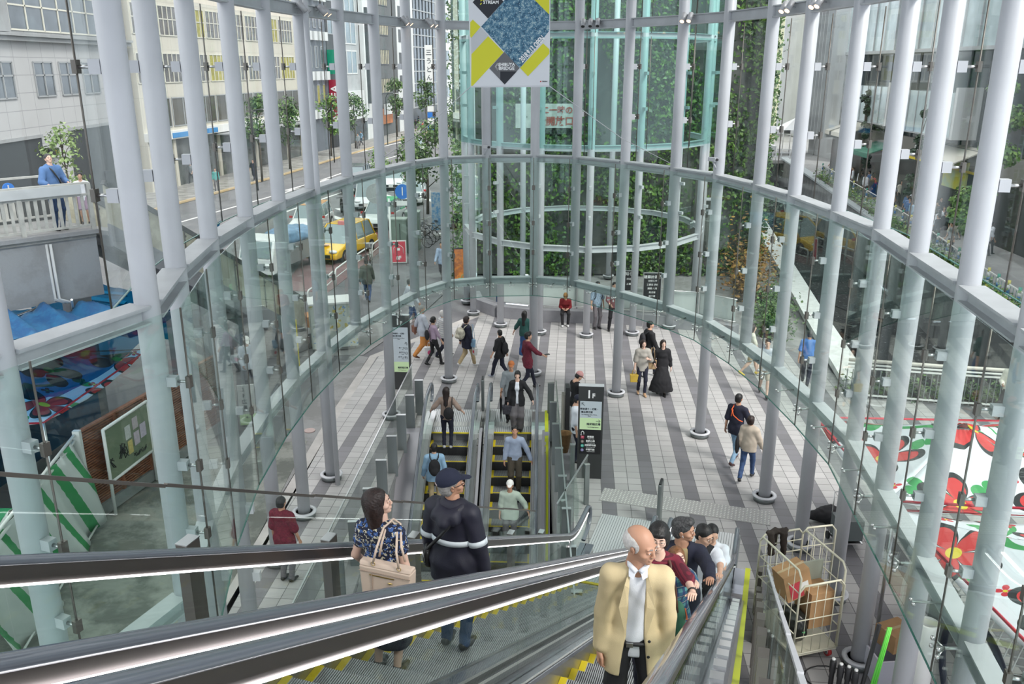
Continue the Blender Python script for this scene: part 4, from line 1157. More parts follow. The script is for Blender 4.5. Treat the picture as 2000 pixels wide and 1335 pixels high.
def glasses(p, mt=M_DSTEEL):
    HM = p['HM']; m = MB()
    for sx in (-1, 1):
        m.tube([HM @ V3((sx * .032 + .020 * math.cos(a), .1035 - abs(.020 * math.cos(a)) * .15, .1115 + .015 * math.sin(a))) for a in [i * PI / 6 for i in range(13)]], .0012, 5)
        m.tube([HM @ V3((sx * .052, .099, .115)), HM @ V3((sx * .071, .05, .112)), HM @ V3((sx * .076, -.005, .108))], .0012, 5)
    m.tube([HM @ V3((-.012, .106, .114)), HM @ V3((.012, .106, .114))], .0012, 5); m.build('glasses', mt, p['o'])
glasses(p2)
m = MB(); q = p2['wr'][0]; d = (p2['wr'][0] - p2['el'][0]).normalized(); m.tube([q - d * .03 + V3((math.cos(a), 0, math.sin(a))) * .032 for a in [i * PI / 5 for i in range(11)]], .005, 6); m.build('bracelet', M_BLACK, p2['o'])
bg = thing('shoulder_bag', 'green cloth shoulder bag with an orange zip carried by the woman in maroon', 'bag', p2['M'] @ p2['up'](.02, -.20, .07), -rad(187))
s_ = SDF(.012); s_.ell((0, 0, -.06), (.055, .13, .14), .02); v, f = s_.mesh(.004); np_obj('pouch', [(v, f, 0)], [fab('green_canvas', (.03, .12, .07))], bg)
m = MB(); m.tube([(-.05, .10, .02), (-.055, .03, .0), (-.05, -.06, .0)], .007, 6); m.build('zip', fab('orange_zip', (.75, .18, .06)), bg)
l = bg.matrix_basis.inverted(); m = MB(); m.tube([V3((0.02, .06, .05)), l @ (p2['M'] @ p2['up'](.30, -.15, .16)), l @ (p2['M'] @ p2['up'](.50, -.10, .09)), l @ (p2['M'] @ p2['up'](.52, -.08, 0)), l @ (p2['M'] @ p2['up'](.40, -.06, -.13))], .012, 6); m.build('strap', F_BROWN, bg)
pc = rider('child with light brown hair and a teal plaid shirt behind the woman in maroon', 6.75, -.62, 150, 1.42, 6.0, True, 1.0, fem=True, hair=('shoulder', 'light'), skin=2, top=('top', F_PLAID, 1.6, .2, 'plaid_shirt', .016), low=('trousers', F_NAVY), shoes=M_SHOEB, head=(20, -25), res=.012)
p3 = rider('man with a white earbud in a tan shirt and navy jacket looking to the right', 7.55, -.66, 190, 1.72, 6.9, True, 1.0, hair=('quiff', 'salt'), skin=1, top=('shirt', F_TAN, 1.2, .16, 'tan_shirt', .014), low=('trousers', F_NAVY), shoes=M_SHOEB, head=(-78, 2), res=.012, detail=True, jacket=(.085, F_NAVY, 1.9, .2, .024))
m = MB(); c = p3['HM'] @ V3((.079, .006, .092)); m.tube([c, p3['HM'] @ V3((.081, .014, .068))], .0035, 6); m.build('earbud', M_WHITE, p3['o'])
p4 = rider('black-haired man with glasses in a black waistcoat over a white T-shirt on the near escalator', 8.75, -.55, 195, 1.68, 8.15, True, 1.0, hair=('short', 'black'), skin=0, top=('tee', F_WHITE, .8, .16, 'white_tee', .018), low=('trousers', F_BLACK), shoes=M_SHOEB, head=(-55, 14), res=.013, jacket=(.07, F_BLACK, 0.0, .2, .022))
glasses(p4)
p5 = rider('last rider of the queue in a white shirt, mostly hidden behind the black waistcoat', 9.75, -.50, 195, 1.58, 9.1, True, 1.0, hair=('short', 'black'), skin=0, top=('shirt', F_WHITE, 1.5, .16, 'white_shirt', .016), low=('trousers', F_NAVY), shoes=M_SHOEB, head=(-20, 10), res=.015, eyes=False)

# ---- two people on the other escalator, seen from behind
w1 = person('woman with long dark hair and a navy floral blouse carrying a beige tote', on_step(5.15, -2.68), 20, 1.58, fem=True, hair=('shoulder', 'brown'), skin=2, top=('top', F_FLORAL, .45, .12, 'floral_blouse', .016), low=('skirt', F_NAVY, .75, .06),
            shoes=M_SHOEB, hands=[(-.24, .16, .92), (.27, .02, .80)], head=(62, -10), res=.011, detail=True)
tb = thing('tote_bag', 'large beige leather tote bag on the shoulder of the woman in a floral blouse', 'bag', w1['M'] @ w1['pel'] + V3((.08, -.26, .13)), rad(-20))
s_ = SDF(.008)
M_TOTE = mat('beige_leather', (0.66, 0.52, 0.42), .5, 0, .05, 5, .1, 200)
m = MB(); 
def taper(m, w0, w1_, d0, d1_, z0, z1, mi=0):
    m.add([(x * w / 2, y * d / 2, z) for (w, d, z) in ((w0, d0, z0), (w1_, d1_, z1)) for x, y in ((-1, -1), (1, -1), (1, 1), (-1, 1))], [(3, 2, 1, 0), (4, 5, 6, 7), (0, 1, 5, 4), (1, 2, 6, 5), (2, 3, 7, 6), (3, 0, 4, 7)], mi)
taper(m, .36, .42, .13, .10, -.24, .14); taper(m, .42, .43, .10, .06, .14, .17); ob = m.build('bag_body', M_TOTE, tb)
bv = ob.modifiers.new('soft', 'BEVEL'); bv.width = .012; bv.segments = 3
m = MB(); m.box((0, -.056, .105), (.42, .004, .004)); m.box((-.10, -.060, -.02), (.003, .006, .25)); m.build('seam', mat('beige_seam', (.40, .30, .24), .6), tb)
m = MB(); m.box((-.02, -.0565, .082), (.20, .005, .007)); m.ell((0.05, -.062, .045), (.020, .006, .008), 0, 10, 6); m.ell((0.05, -.066, .045), (.007, .006, .010), 0, 10, 6)
for x in (-.09, .12): m.tube([(x + .016 * math.cos(a), -.05, .175 + .016 * math.sin(a)) for a in [i * PI / 5 for i in range(11)]], .003, 6)
m.build('gold_fitting', M_GOLD, tb)
l = tb.matrix_basis.inverted(); shp = l @ (w1['M'] @ (w1['sh'][1] + V3((-.035, 0, .095))))
for y in (-.05, .05):
    m = MB(); m.tube([(-.09, y, .18), V3((-.06, y * .8, .30)), shp + V3((-.045, y * .5 - .035, -.03)), shp + V3((0, y * .3, .012)), shp + V3((.03, y * .5 + .04, -.05)), V3((.10, y * .8, .30)), (.12, y, .18)], .009, 8); m.build('strap', M_TOTE, tb)
w2 = person('man in a navy cap and navy hooded jacket with a white band, from behind', on_step(6.15, -2.50), 24, 1.72, hair=('short', 'grey'), skin=1, low=('trousers', F_DENIM), shoes=M_SHOEB, top=('top', fab('navy_windbreaker', (.012, .012, .026), noise=.2, rough=.6), 1.93, .20, 'hooded_jacket', .032),
            hands=[(-.27, .05, .80), (.29, .05, .80)], head=(48, -8), cap=fab('navy_cap', (.012, .016, .04)), res=.011, detail=True, build=1.08)
up = w2['up']
s_ = SDF(.011); s_.cap(up(.45, -.07, -.12), up(.45, .07, -.12), .070, .070, .04); s_.cap(up(.51, -.10, -.03), up(.42, 0, -.17), .050, .055, .03); s_.cap(up(.51, .10, -.03), up(.42, 0, -.17), .050, .055, .03); v, f = s_.mesh(.004, 20); np_obj('hood', [(v, f, 0)], [_mats['navy_windbreaker']], w2['o'])
# white reflective band: a sleeve-height strip that hugs the jacket
def band_of(P_, z, hgt, ax, ay, mi, m, a0, a1, off=0.0, n=16):
    vs = []; 
    for i in range(n + 1):
        a = a0 + (a1 - a0) * i / n; c = P_(z, ax * math.cos(a), ay * math.sin(a)); c2 = P_(z - hgt, (ax + .002) * math.cos(a), (ay + .002) * math.sin(a)); vs += [c, c2]
    m.add(vs, [(2 * i, 2 * i + 2, 2 * i + 3, 2 * i + 1) for i in range(n)], mi, True)
m = MB(); band_of(up, .225, .05, .196, .133, 0, m, PI * .95, PI * 2.05)
for i in (0, 1):
    a, b_ = w2['sh'][i], w2['el'][i]; c = a.lerp(b_, .80); d = (b_ - a).normalized(); x = d.cross(V3((0, 1, 0))).normalized(); y = d.cross(x); vs = []
    for j in range(17):
        th = 2 * PI * j / 16; r = (x * math.cos(th) + y * math.sin(th)) * .0875; vs += [c + r, c + d * .05 + r]
    m.add(vs, [(2 * j, 2 * j + 2, 2 * j + 3, 2 * j + 1) for j in range(16)], 0, True)
ob = m.build('white_band', mat('reflective_white_band', (.62, .68, .72), .5), w2['o']); sm = ob.modifiers.new('thick', 'SOLIDIFY'); sm.thickness = .004
sb_ = thing('crossbody_bag', 'small black crossbody bag hanging at the left hip of the man in a navy cap', 'bag', w2['M'] @ w2['up'](.02, -.22, -.03), -rad(24))
s2 = SDF(.01); s2.ell((0, 0, -.03), (.05, .10, .13), .02); v, f = s2.mesh(); np_obj('pouch', [(v, f, 0)], [mat('black_leather', (.012, .012, .012), .35)], sb_)
l = sb_.matrix_basis.inverted(); m = MB(); m.tube([V3((0, 0, .09))] + [l @ (w2['M'] @ up(*q)) for q in ((.10, -.19, -.125), (.25, -.06, -.175), (.40, .06, -.18), (.515, .10, -.09), (.54, .11, 0))], .016, 6); m.build('strap', M_BLACK, sb_)
m = MB(); m.tube([(-.02, -.101, .05), (.0, -.102, -.02), (.0, -.09, -.08)], .003, 5); m.build('zip', M_STEEL, sb_)
m = MB(); HM = w2['HM']; m.tube([HM @ V3((.084, -.02, .112)), HM @ V3((.080, .05, .116)), HM @ V3((.055, .098, .115))], .003, 5); m.build('glasses', M_BLACK, w2['o'])
m = MB(); m.ell(HM @ V3((-.0, -.128, .150)), (.035, .006, .012), 0, 12, 6, R=w2['RH'].to_3x3()); m.build('cap_patch', mat('cap_badge', (.45, .35, .35), .6), w2['o'])
# ---------------------------------------------------------------- people on the lower escalators and on the plaza
def lowstep(d, x):   # d metres before the comb of the lower escalators
    k = math.floor((d - .02) / STEP); return V3((x - .035 * d, 20.39 - d, -.577 * (.02 + STEP * max(0, k + 1)) + .012)) if d > .02 else V3((x, 20.39 - d, .012))
person('woman with very long dark hair and a black backpack on the left landing', lowstep(.42, -1.62), 2, 1.62, fem=True, hair=('long', 'brown'), skin=2, top=('top', fab('mauve_beige_top', (.30, .22, .18)), 1.0, .08, 'blouse', .016),
       low=('trousers', F_NAVY, .98, .85), shoes=M_SHOEW, hands=[(-.44, .14, 1.02), (.42, .10, 1.0)], head=(8, 0), res=.014)
bp = thing('backpack', 'small black backpack worn by the long-haired woman on the escalator landing', 'backpack', lowstep(.42, -1.62) + V3((.06, -.18, 1.02)))
s_ = SDF(.012); s_.ell((0, 0, 0), (.13, .07, .17), .02); v, f = s_.mesh(.003); np_obj('pack', [(v, f, 0)], [F_BLACK], bp)
m = MB()
for x in (-.07, .07): m.tube([(x, .02, .14), (x * 1.2, .10, .34), (x * 1.2, .18, .38)], .011, 6)
m.build('strap', F_BLACK, bp)
def backpack(P_, label, mt, w=.14, h_=.22, d=.075, z=.26, pos=None):
    M = P_['M']; c = M @ P_['up'](z, 0, -.155 - d * .5); b = thing('backpack', label, 'backpack', c, P_['o'].rotation_euler.z)
    s = SDF(.012); s.ell((0, 0, 0), (w, d, h_), .02); s.ell((0, -d * .7, -h_ * .35), (w * .75, d * .6, h_ * .4), .02); v, f = s.mesh(.003); np_obj('pack', [(v, f, 0)], [mt], b)
    l = b.matrix_basis.inverted(); m = MB()
    for sx in (-1, 1):
        m.tube([(sx * w * .5, d * .5, h_ * .8)] + [l @ (M @ P_['up'](*q)) for q in ((.49, sx * .10, -.115), (.545, sx * .105, -.01), (.46, sx * .115, .12), (.28, sx * .13, .14), (.14, sx * .14, .02))], .014, 6)
    m.build('strap', mt, b); return b
q = person('person in a sky blue shirt with a black backpack standing on the left lower escalator', lowstep(1.85, -1.78), -6, 1.66, hair=('short', 'black'), skin=0, top=('shirt', F_SKY, 1.95, .16, 'blue_shirt', .024), low=('trousers', F_KHAKI), shoes=M_SHOEB,
           hands=[(-.28, .12, .86), (.28, .10, .86)], head=(-12, 0), res=.014)
backpack(q, 'black backpack on the person in a sky blue shirt', F_BLACK)
def bag_box(label, name, loc, size, m1, rz=0, cat='bag', handle=None, mark=None):
    b = thing(name, label, cat, loc, rz); w, d, h = size
    m = MB(); taper(m, w * .85, w, d * .8, d, -h, 0); ob = m.build('bag_body', m1, b); bv = ob.modifiers.new('soft', 'BEVEL'); bv.width = .015; bv.segments = 2
    m = MB(); hh = handle or .14
    for y in (-1, 1): m.tube([(-w * .25, y * d * .4, -.01), (-w * .15, y * d * .2, hh), (w * .15, y * d * .2, hh), (w * .25, y * d * .4, -.01)], .007, 6)
    m.build('handle', m1, b)
    if mark:
        m = MB(); m.cyl((0, -d * .5 - .001, -h * .5), (0, -d * .46, -h * .5), w * .22, 16); m.build('round_mark', mark, b)
    return b
# descending on the middle escalator, facing the balcony
person('man in a blue-grey shirt and dark olive trousers coming down the middle escalator', lowstep(1.42, .12), 182, 1.68, hair=('short', 'black'), skin=1, top=('shirt', F_BGREY, 1.95, .04, 'blue_grey_shirt', .022), low=('trousers', F_OLIVE, 1.0, 1.15), shoes=M_SHOEB,
       hands=[(-.40, .08, .90), (.27, .06, .78)], head=(0, -14), res=.013, detail=True)
person('man in a white cap and pale sage polo shirt lower on the middle escalator', lowstep(2.75, .05), 185, 1.60, hair=('short', 'grey'), skin=1, top=('shirt', F_SAGE, 1.4, .16, 'polo_shirt', .028), low=('trousers', F_GREYTR, 1.0, 1.15), shoes=M_SHOEB,
       hands=[(-.46, .10, .96), (.26, .06, .78)], head=(0, -6), cap=F_WCAP, res=.013, detail=True, build=1.06)
person('woman in a black cardigan, white top and wide grey trousers at the middle landing', lowstep(-.15, .14), 185, 1.60, fem=True, hair=('bob', 'black'), skin=2, top=('top', F_WHITE, 1.0, .10, 'white_top', .012), low=('trousers', F_GREYTR, 1.0, 1.6), shoes=M_SHOEB,
       hands=[(-.42, .14, .96), (.27, .05, .78)], head=(0, -8), res=.014, jacket=(.07, F_BLACK, 1.9, .16, .022))
p = person('man in a rust coloured cap and grey shirt holding a folded umbrella', lowstep(-.75, -.02), 183, 1.64, hair=('short', 'grey'), skin=1, top=('shirt', F_GREY, 1.3, .16, 'grey_shirt', .024), low=('trousers', F_BLACK, 1.0, 1.2), shoes=M_SHOEB,
       hands=[(-.30, .10, .80), (.28, .12, .84)], head=(0, -2), cap=F_BROWNCAP, res=.014)
u = thing('folded_umbrella', 'long black folded umbrella hanging from the hand of the man in a rust cap', 'umbrella', p['M'] @ (p['wr'][1] + V3((0, .02, -.08))))
MB().tube([(0, 0, .05), (0, 0, -.08), (0, 0, -.62), (0, 0, -.72)], [.012, .035, .018, .006], 10).build('canopy', F_BLACK, u); MB().tube([(0, 0, .05), (0, 0, .12), (.03, 0, .14), (.05, 0, .11)], .008, 6).build('handle', F_BROWN, u)
bag_box('dark patterned handbag held by the woman in a black cardigan', 'handbag', lowstep(-.15, .14) + V3((-.27, -.06, .72)), (.26, .12, .24), fab('dark_woven', (.06, .06, .08), noise=.8, nscale=60))

def walker(label, px, py, face, H, kw, w=WALK, **k2):
    q = G(px, py); d = dict(w); d.update(kw); d.update(k2)
    return person(label, (q.x, q.y, 0), face, H, **d)
F2 = dict(res=.016)
# left group
p = walker('grey-haired man in a light grey sweater and orange trousers walking on the plaza', 826, 698, 62, 1.72, dict(hair=('short', 'grey'), skin=1, top=('top', F_LGREY, 1.9, .16, 'grey_sweater', .022), low=('trousers', F_ORANGE, 1.0, 1.25), shoes=F_BROWN, head=(20, 0)), res=.016)
bag_box('brown shoulder bag at the back of the man in orange trousers', 'shoulder_bag', p['M'] @ V3((-.28, -.16, 1.02)), (.26, .10, .22), fab('brown_bag', (.22, .10, .07)), -rad(62), handle=.42)
p = walker('woman in a lavender top and black trousers carrying a white shopping bag', 848, 714, 55, 1.58, dict(fem=True, hair=('bun', 'black'), skin=0, top=('top', F_LAV, 1.4, .04, 'lavender_top', .010), low=('trousers', F_BLACK, .95, .8), shoes=M_SHOEB, head=(-10, 5), hands=[(-.30, .02, .74), (.26, .20, .86)]), WALK2, res=.016)
bag_box('white paper shopping bag with a round pink mark held by the woman in lavender', 'shopping_bag', p['M'] @ (p['wr'][0] + V3((0, 0, -.24))), (.36, .14, .34), fab('white_paper', (.78, .78, .78)), 0, mark=mat('pink_round_mark', (.65, .10, .22), .6))
b = thing('shoulder_bag', 'flat black bag on the back of the woman in lavender', 'bag', p['M'] @ V3((-.10, -.17, 1.06)), -rad(55)); s_ = SDF(.012); s_.ell((0, 0, -.04), (.13, .05, .17), .02); v, f = s_.mesh(); np_obj('pouch', [(v, f, 0)], [F_BLACK], b)
MB().tube([(.05, .0, .10), (.10, .05, .28), (.06, .14, .36)], .010, 6).build('strap', F_BLACK, b)
walker('white-haired woman in a striped blouse partly hidden behind a white column', 866, 698, 60, 1.56, dict(fem=True, hair=('bob', 'white'), skin=0, top=('top', F_STRIPE, 1.2, .16, 'striped_blouse', .022), low=('trousers', F_NAVY, .95, 1.2), shoes=M_SHOEB), res=.016)
p = walker('woman in a navy jacket and khaki trousers with a bulky cream backpack', 912, 716, 58, 1.62, dict(fem=True, hair=('bob', 'brown'), skin=0, top=('top', F_NAVY, 1.9, .26, 'navy_jacket', .026), low=('trousers', F_KHAKI, .95, 1.15), shoes=M_SHOEW, hands=[(-.25, -.10, .84), (.27, .12, .80)]), WALK2, res=.016)
backpack(p, 'bulky cream and pale blue quilted backpack worn over the navy jacket', fab('quilted_cream', (.55, .52, .42), noise=.5, nscale=12), .17, .20, .14)
b = bag_box('pale blue cloth bag slung in front of the woman in a navy jacket', 'cloth_bag', p['M'] @ V3((.24, .08, .98)), (.26, .10, .26), fab('pale_blue_cloth', (.20, .34, .48)), -rad(58), handle=.45)
bag_box('clear plastic carrier bag with a red label beside the pale blue cloth bag', 'carrier_bag', p['M'] @ V3((.30, .12, .70)), (.22, .10, .24), mat('cloudy_plastic', (.60, .60, .58), .3), -rad(58), mark=mat('red_label', (.5, .05, .08), .6))
p = walker('short-haired person in a black top and trousers with a black rucksack on one shoulder', 977, 738, 300, 1.50, dict(fem=True, hair=('short', 'black'), skin=0, top=('top', F_BLACK, 1.2, .16, 'black_top', .028), low=('trousers', F_NAVY, 1.0, 1.1), shoes=mat('grey_sneaker', (.3, .33, .4), .6), head=(30, 0), hands=[(-.30, .16, .86), (.26, -.12, .84)]), res=.016)
backpack(p, 'black rucksack hanging off one shoulder of the short-haired person in black', F_BLACK, .13, .20, .08, .18)
p = walker('long-haired woman in a dark green blouse and blue skirt by the white column', 1024, 702, 20, 1.60, dict(fem=True, hair=('long', 'black'), skin=0, top=('top', F_GREEN, 1.3, .06, 'green_blouse', .026), low=('skirt', F_BSKIRT, .95, .05), shoes=M_SHOEB, hands=[(-.42, .08, .92), (.25, .1, .82)]), res=.016)
p = walker('man in a maroon sweater holding a phone out in front of him', 1030, 762, 68, 1.74, dict(hair=('quiff', 'black'), skin=0, top=('top', F_MAROON, 1.5, .20, 'maroon_sweater', .024), low=('trousers', F_NAVY, .97, .85), shoes=M_SHOEB, head=(10, 0), hands=[(-.24, .05, .86), (.20, .42, 1.06)]), res=.016)
ph = thing('mobile_phone', 'dark mobile phone in the outstretched hand of the man in maroon', 'phone', p['M'] @ (p['wr'][1] + V3((-.01, .10, .02))), -rad(68)); MB().box((0, 0, 0), (.075, .15, .012)).build('case', M_BLACK, ph); MB().box((0, 0, .007), (.066, .14, .002)).build('screen', G_DARK, ph)
# right group: two women and a man behind
p = walker('woman in a light grey-beige blouse and dark cropped trousers holding a yellow handbag', 1252, 770, 178, 1.62, dict(fem=True, hair=('shoulder', 'brown'), skin=2, top=('top', fab('grey_beige_blouse', (.38, .36, .32)), 1.0, .14, 'blouse', .030), low=('trousers', F_NAVY, .88, .85), shoes=mat('tan_shoe', (.45, .28, .16), .5), hands=[(-.12, .26, 1.22), (.26, .05, .76)], head=(-8, 0), feet=[(-.08, .12, .08), (.08, -.10, .10)]), res=.014)
bag_box('small mustard yellow handbag hanging from the hand of the woman in a light blouse', 'handbag', p['M'] @ (p['wr'][1] + V3((0, .0, -.17))), (.25, .12, .24), fab('mustard_leather', (.52, .36, .05), rough=.5), 0, handle=.12)
b = bag_box('tan straw bag on the shoulder of the woman in a light blouse', 'shoulder_bag', p['M'] @ V3((-.28, .0, 1.06)), (.24, .12, .28), fab('straw_tan', (.45, .31, .17)), 0, handle=.35)
walker('woman with long hair in a long flowing black dress walking beside the mustard handbag woman', 1290, 770, 183, 1.62, dict(fem=True, hair=('long', 'brown'), skin=2, top=('top', F_BLACK, 1.7, .10, 'black_dress_top', .030), low=('skirt', F_BLACK, .98, .22), shoes=M_SHOEB, hands=[(-.28, -.04, .82), (.24, .12, 1.0)], head=(-8, 0), feet=[(-.10, .10, .08), (.10, -.12, .10)]), res=.014)
p = walker('black-haired man in black with a rucksack walking behind the two women', 1264, 736, 78, 1.74, dict(hair=('short', 'black'), skin=0, top=('top', F_BLACK, 1.9, .16, 'black_jacket', .026), low=('trousers', F_NAVY), shoes=M_SHOEB, head=(8, 0)), res=.016)
backpack(p, 'black rucksack on the man behind the two women', fab('charcoal_pack', (.03, .03, .035)), .14, .21, .09)
# couple at the right
p = walker('man in a black T-shirt and light jeans with a bright orange strap across his back', 1432, 905, 38, 1.74, dict(hair=('short', 'black'), skin=1, top=('tee', F_NAVY, .95, .16, 'black_tee', .020), low=('trousers', F_LDENIM, .97, .9), shoes=fab('oxblood_shoe', (.06, .02, .02), rough=.4), head=(5, 0), hands=[(-.26, .0, .84), (.16, .28, 1.20)]), res=.014)
m = MB(); m.tube([p['up'](.545, -.075, -.02), p['up'](.46, -.085, -.140), p['up'](.33, -.03, -.158), p['up'](.24, .10, -.145), p['up'](.20, .17, -.09)], .014, 6); m.tube([p['up'](.46, -.06, -.145), p['up'](.30, -.075, -.160)], .014, 6)
st = thing('orange_strap', 'bright orange bag strap across the back of the man in a black T-shirt', 'strap', p['o'].location, p['o'].rotation_euler.z); m.build('webbing', fab('orange_webbing', (.80, .14, .04)), st)
p = walker('short-haired woman in a loose beige sweater and cuffed blue jeans', 1456, 938, 30, 1.56, dict(fem=True, hair=('bob', 'brown'), skin=0, top=('top', F_BEIGE, 1.85, .10, 'beige_sweater', .034), low=('trousers', F_DENIM, .92, 1.0), shoes=M_SHOEB, head=(10, 0), hands=[(-.26, .0, .84), (.32, .16, .84)], feet=[(-.08, -.30, .16), (.08, .26, .09)]), res=.014)
b = thing('shoulder_bag', 'limp black cloth bag on the left shoulder of the woman in a beige sweater', 'bag', p['M'] @ V3((-.24, -.04, .88)), -rad(30)); s_ = SDF(.012); s_.ell((0, 0, 0), (.05, .12, .24), .02); v, f = s_.mesh(.004); np_obj('pouch', [(v, f, 0)], [F_BLACK], b); MB().tube([(0, .03, .20), (.05, .02, .38), (.08, .0, .42)], .012, 6).build('strap', F_BLACK, b)
# by the tall sign
p = person('person in a pink cap and black T-shirt looking down at a phone behind the sign', (1.62, 20.35, 0), 60, 1.66, fem=True, hair=('short', 'black'), skin=0, top=('tee', F_BLACK, .9, .16, 'black_tee', .020), low=('trousers', F_NAVY), shoes=M_SHOEB, cap=F_PINK, head=(10, 38), hands=[(-.10, .28, 1.16), (.14, .30, 1.14)], res=.016)
ph = thing('mobile_phone', 'pale mobile phone held by the person in a pink cap', 'phone', p['M'] @ V3((.04, .38, 1.16)), -rad(60)); MB().box((0, 0, 0), (.075, .012, .15), R=Euler((.8, 0, 0)).to_matrix()).build('case', M_WHITE, ph)
person('person in a white shirt and navy trousers standing half hidden behind the tall sign', (1.50, 18.72, 0), 95, 1.66, hair=('short', 'black'), skin=0, top=('shirt', F_WHITE, 1.0, .12, 'white_shirt', .024), low=('trousers', F_NAVY), shoes=M_SHOEB, res=.016, cap=F_NAVY, head=(0, 20))
# benches and far edge
def sitter(label, x, y, face, H, seat=.46, **k): return person(label, (x, y, 0), face, H, sit=(0, seat), feet=k.pop('feet', [(-.10, .42, .08), (.10, .46, .08)]), hands=k.pop('hands', [(-.08, .34, .66), (.08, .34, .66)]), **k)
sitter('woman in an off-shoulder dark red top and cap sitting on the bench wall', 1.95, 30.35, 182, 1.6, fem=True, hair=('bob', 'black'), skin=0, top=('top', F_RED, 1.6, .04, 'red_top', .024), low=('trousers', F_BLACK), shoes=M_SHOEW, lean=24, head=(0, 30), cap=fab('ochre_cap', (.35, .17, .05)), res=.016)
sitter('man in a grey shirt and jeans sitting bent forward behind a white column', -.10, 32.25, 250, 1.7, hair=('short', 'black'), skin=0, top=('shirt', F_LGREY, 1.2, .04, 'grey_shirt', .018), low=('trousers', F_DENIM), shoes=M_SHOEB, lean=38, head=(0, 22), res=.016, hands=[(-.05, .40, .86), (.08, .40, .70)])
p = sitter('woman in a white blouse sitting at the corner by the ivy trellis', -1.62, 34.2, 200, 1.6, fem=True, hair=('shoulder', 'black'), skin=2, top=('top', F_WHITE, 1.8, .04, 'white_blouse', .022), low=('skirt', F_BLACK, .7, .05), shoes=M_SHOEB, res=.016, head=(10, 5), hands=[(-.05, .24, 1.05), (.12, .3, .72)])
bag_box('bright green bag on the lap of the seated woman in a white blouse', 'bag', V3((-1.95, 33.85, .86)), (.42, .16, .22), fab('bright_green', (.03, .42, .22)), .2)
person('standing person in a dull red jacket and black trousers under the canopy edge', (3.62, 29.5, 0), 175, 1.72, hair=('short', 'black'), skin=0, top=('top', fab('dull_red_jacket', (.25, .10, .11)), 1.5, .10, 'jacket', .024), low=('trousers', F_BLACK), shoes=M_SHOEB, res=.018, hands=[(-.24, .05, .8), (.18, .28, 1.0)], feet=[(-.16, 0, .08), (.16, .06, .08)])
p = person('person in a blue patterned shirt with a black backpack behind a white column', (3.05, 29.7, 0), 160, 1.7, hair=('short', 'black'), skin=0, top=('shirt', fab('light_blue_print', (.35, .45, .58), noise=.5, nscale=30), .9, .12, 'shirt', .022), low=('trousers', F_GREYTR), shoes=M_SHOEB, res=.018)
backpack(p, 'black backpack on the person in a blue patterned shirt', F_BLACK)
p = walker('man in a dark olive jacket walking away on the road edge with a shoulder bag', 719, 590, -4, 1.74, dict(hair=('short', 'salt'), skin=1, top=('top', fab('olive_jacket', (.065, .07, .055)), 1.9, .18, 'olive_jacket', .028), low=('trousers', F_DENIM), shoes=M_SHOEB), res=.018)
walker('man with grey hair and blue jeans striding past the canopy glass', 803, 636, 60, 1.72, dict(hair=('short', 'salt'), skin=1, top=('shirt', F_LGREY, 1.9, .16, 'pale_shirt', .022), low=('trousers', F_DENIM), shoes=M_SHOEW, head=(10, 0)), res=.018)
walker('person in a pale blue jacket half hidden behind the column by the tall sign', 864, 548, 190, 1.7, dict(hair=('short', 'black'), skin=1, top=('shirt', F_BGREY, 1.9, .16, 'pale_blue_jacket', .022), low=('trousers', F_GREYTR), shoes=M_SHOEB), res=.018)
walker('man in a black suit carrying a brown briefcase on the ivy side footway', 894, 472, 10, 1.76, dict(hair=('short', 'black'), skin=1, top=('shirt', F_BLACK, 1.9, .2, 'black_jacket', .026), low=('trousers', F_BLACK), shoes=M_SHOEB), res=.02)
q = G(884, 462); bag_box('brown briefcase carried by the man in a black suit', 'briefcase', V3((q.x, q.y, .72)), (.40, .10, .30), F_BROWN, .3, handle=.10)
p = person('person in a maroon T-shirt holding a white paper on the paving left of the escalators', (-4.12, 13.7, 0), 20, 1.68, hair=('short', 'black'), skin=1, top=('tee', F_MAROON, .95, .16, 'maroon_tee', .030), low=('trousers', F_GREYTR), shoes=M_SHOEB, res=.014, hands=[(-.25, .04, .80), (.27, .10, .82)])
pp = thing('paper_sheet', 'crumpled white paper in the hand of the person in a maroon T-shirt', 'paper', p['M'] @ (p['wr'][1] + V3((0, .02, -.12)))); s_ = SDF(.01); s_.ell((0, 0, -.04), (.02, .06, .10), .01); v, f = s_.mesh(.008, 50); np_obj('sheet', [(v, f, 0)], [F_WHITE], pp)
person('worker in a white shirt and white cap by the yellow flag in the alley', (-7.55, 23.2, 0), 150, 1.7, hair=('short', 'white'), skin=1, top=('shirt', F_WHITE, 1.9, .16, 'white_shirt', .024), low=('trousers', F_GREYTR), shoes=M_SHOEB, cap=F_WCAP, res=.018, head=(0, 20), hands=[(-.2, .2, .9), (.2, .25, .95)])
# right side, beyond the glass
person('woman in a cream cardigan and long grey skirt raising one hand beyond the right glass', (13.2, 21.3, 0), 225, 1.62, fem=True, hair=('short', 'black'), skin=1, top=('top', F_CREAMK, 1.9, .12, 'cream_cardigan', .028), low=('skirt', fab('long_grey_skirt', (.12, .11, .11)), .9, .12), shoes=M_SHOEB, res=.016, hands=[(-.34, .22, 1.22), (.14, .26, 1.08)])
walker('person with bare legs and yellow shoes crossing under the right canopy glass', 1462, 733, 92, 1.6, dict(fem=True, hair=('shoulder', 'brown'), skin=2, top=('top', F_CREAMK, .9, .1, 'cream_top', .02), low=('shorts', F_KHAKI), shoes=F_YSHOE), res=.018)
walker('person in beige shorts and black shoes under the right canopy glass', 1490, 772, 190, 1.66, dict(hair=('short', 'black'), skin=2, top=('tee', F_LGREY, .9, .12, 'grey_tee', .02), low=('shorts', F_BEIGE), shoes=M_SHOEB), res=.018)
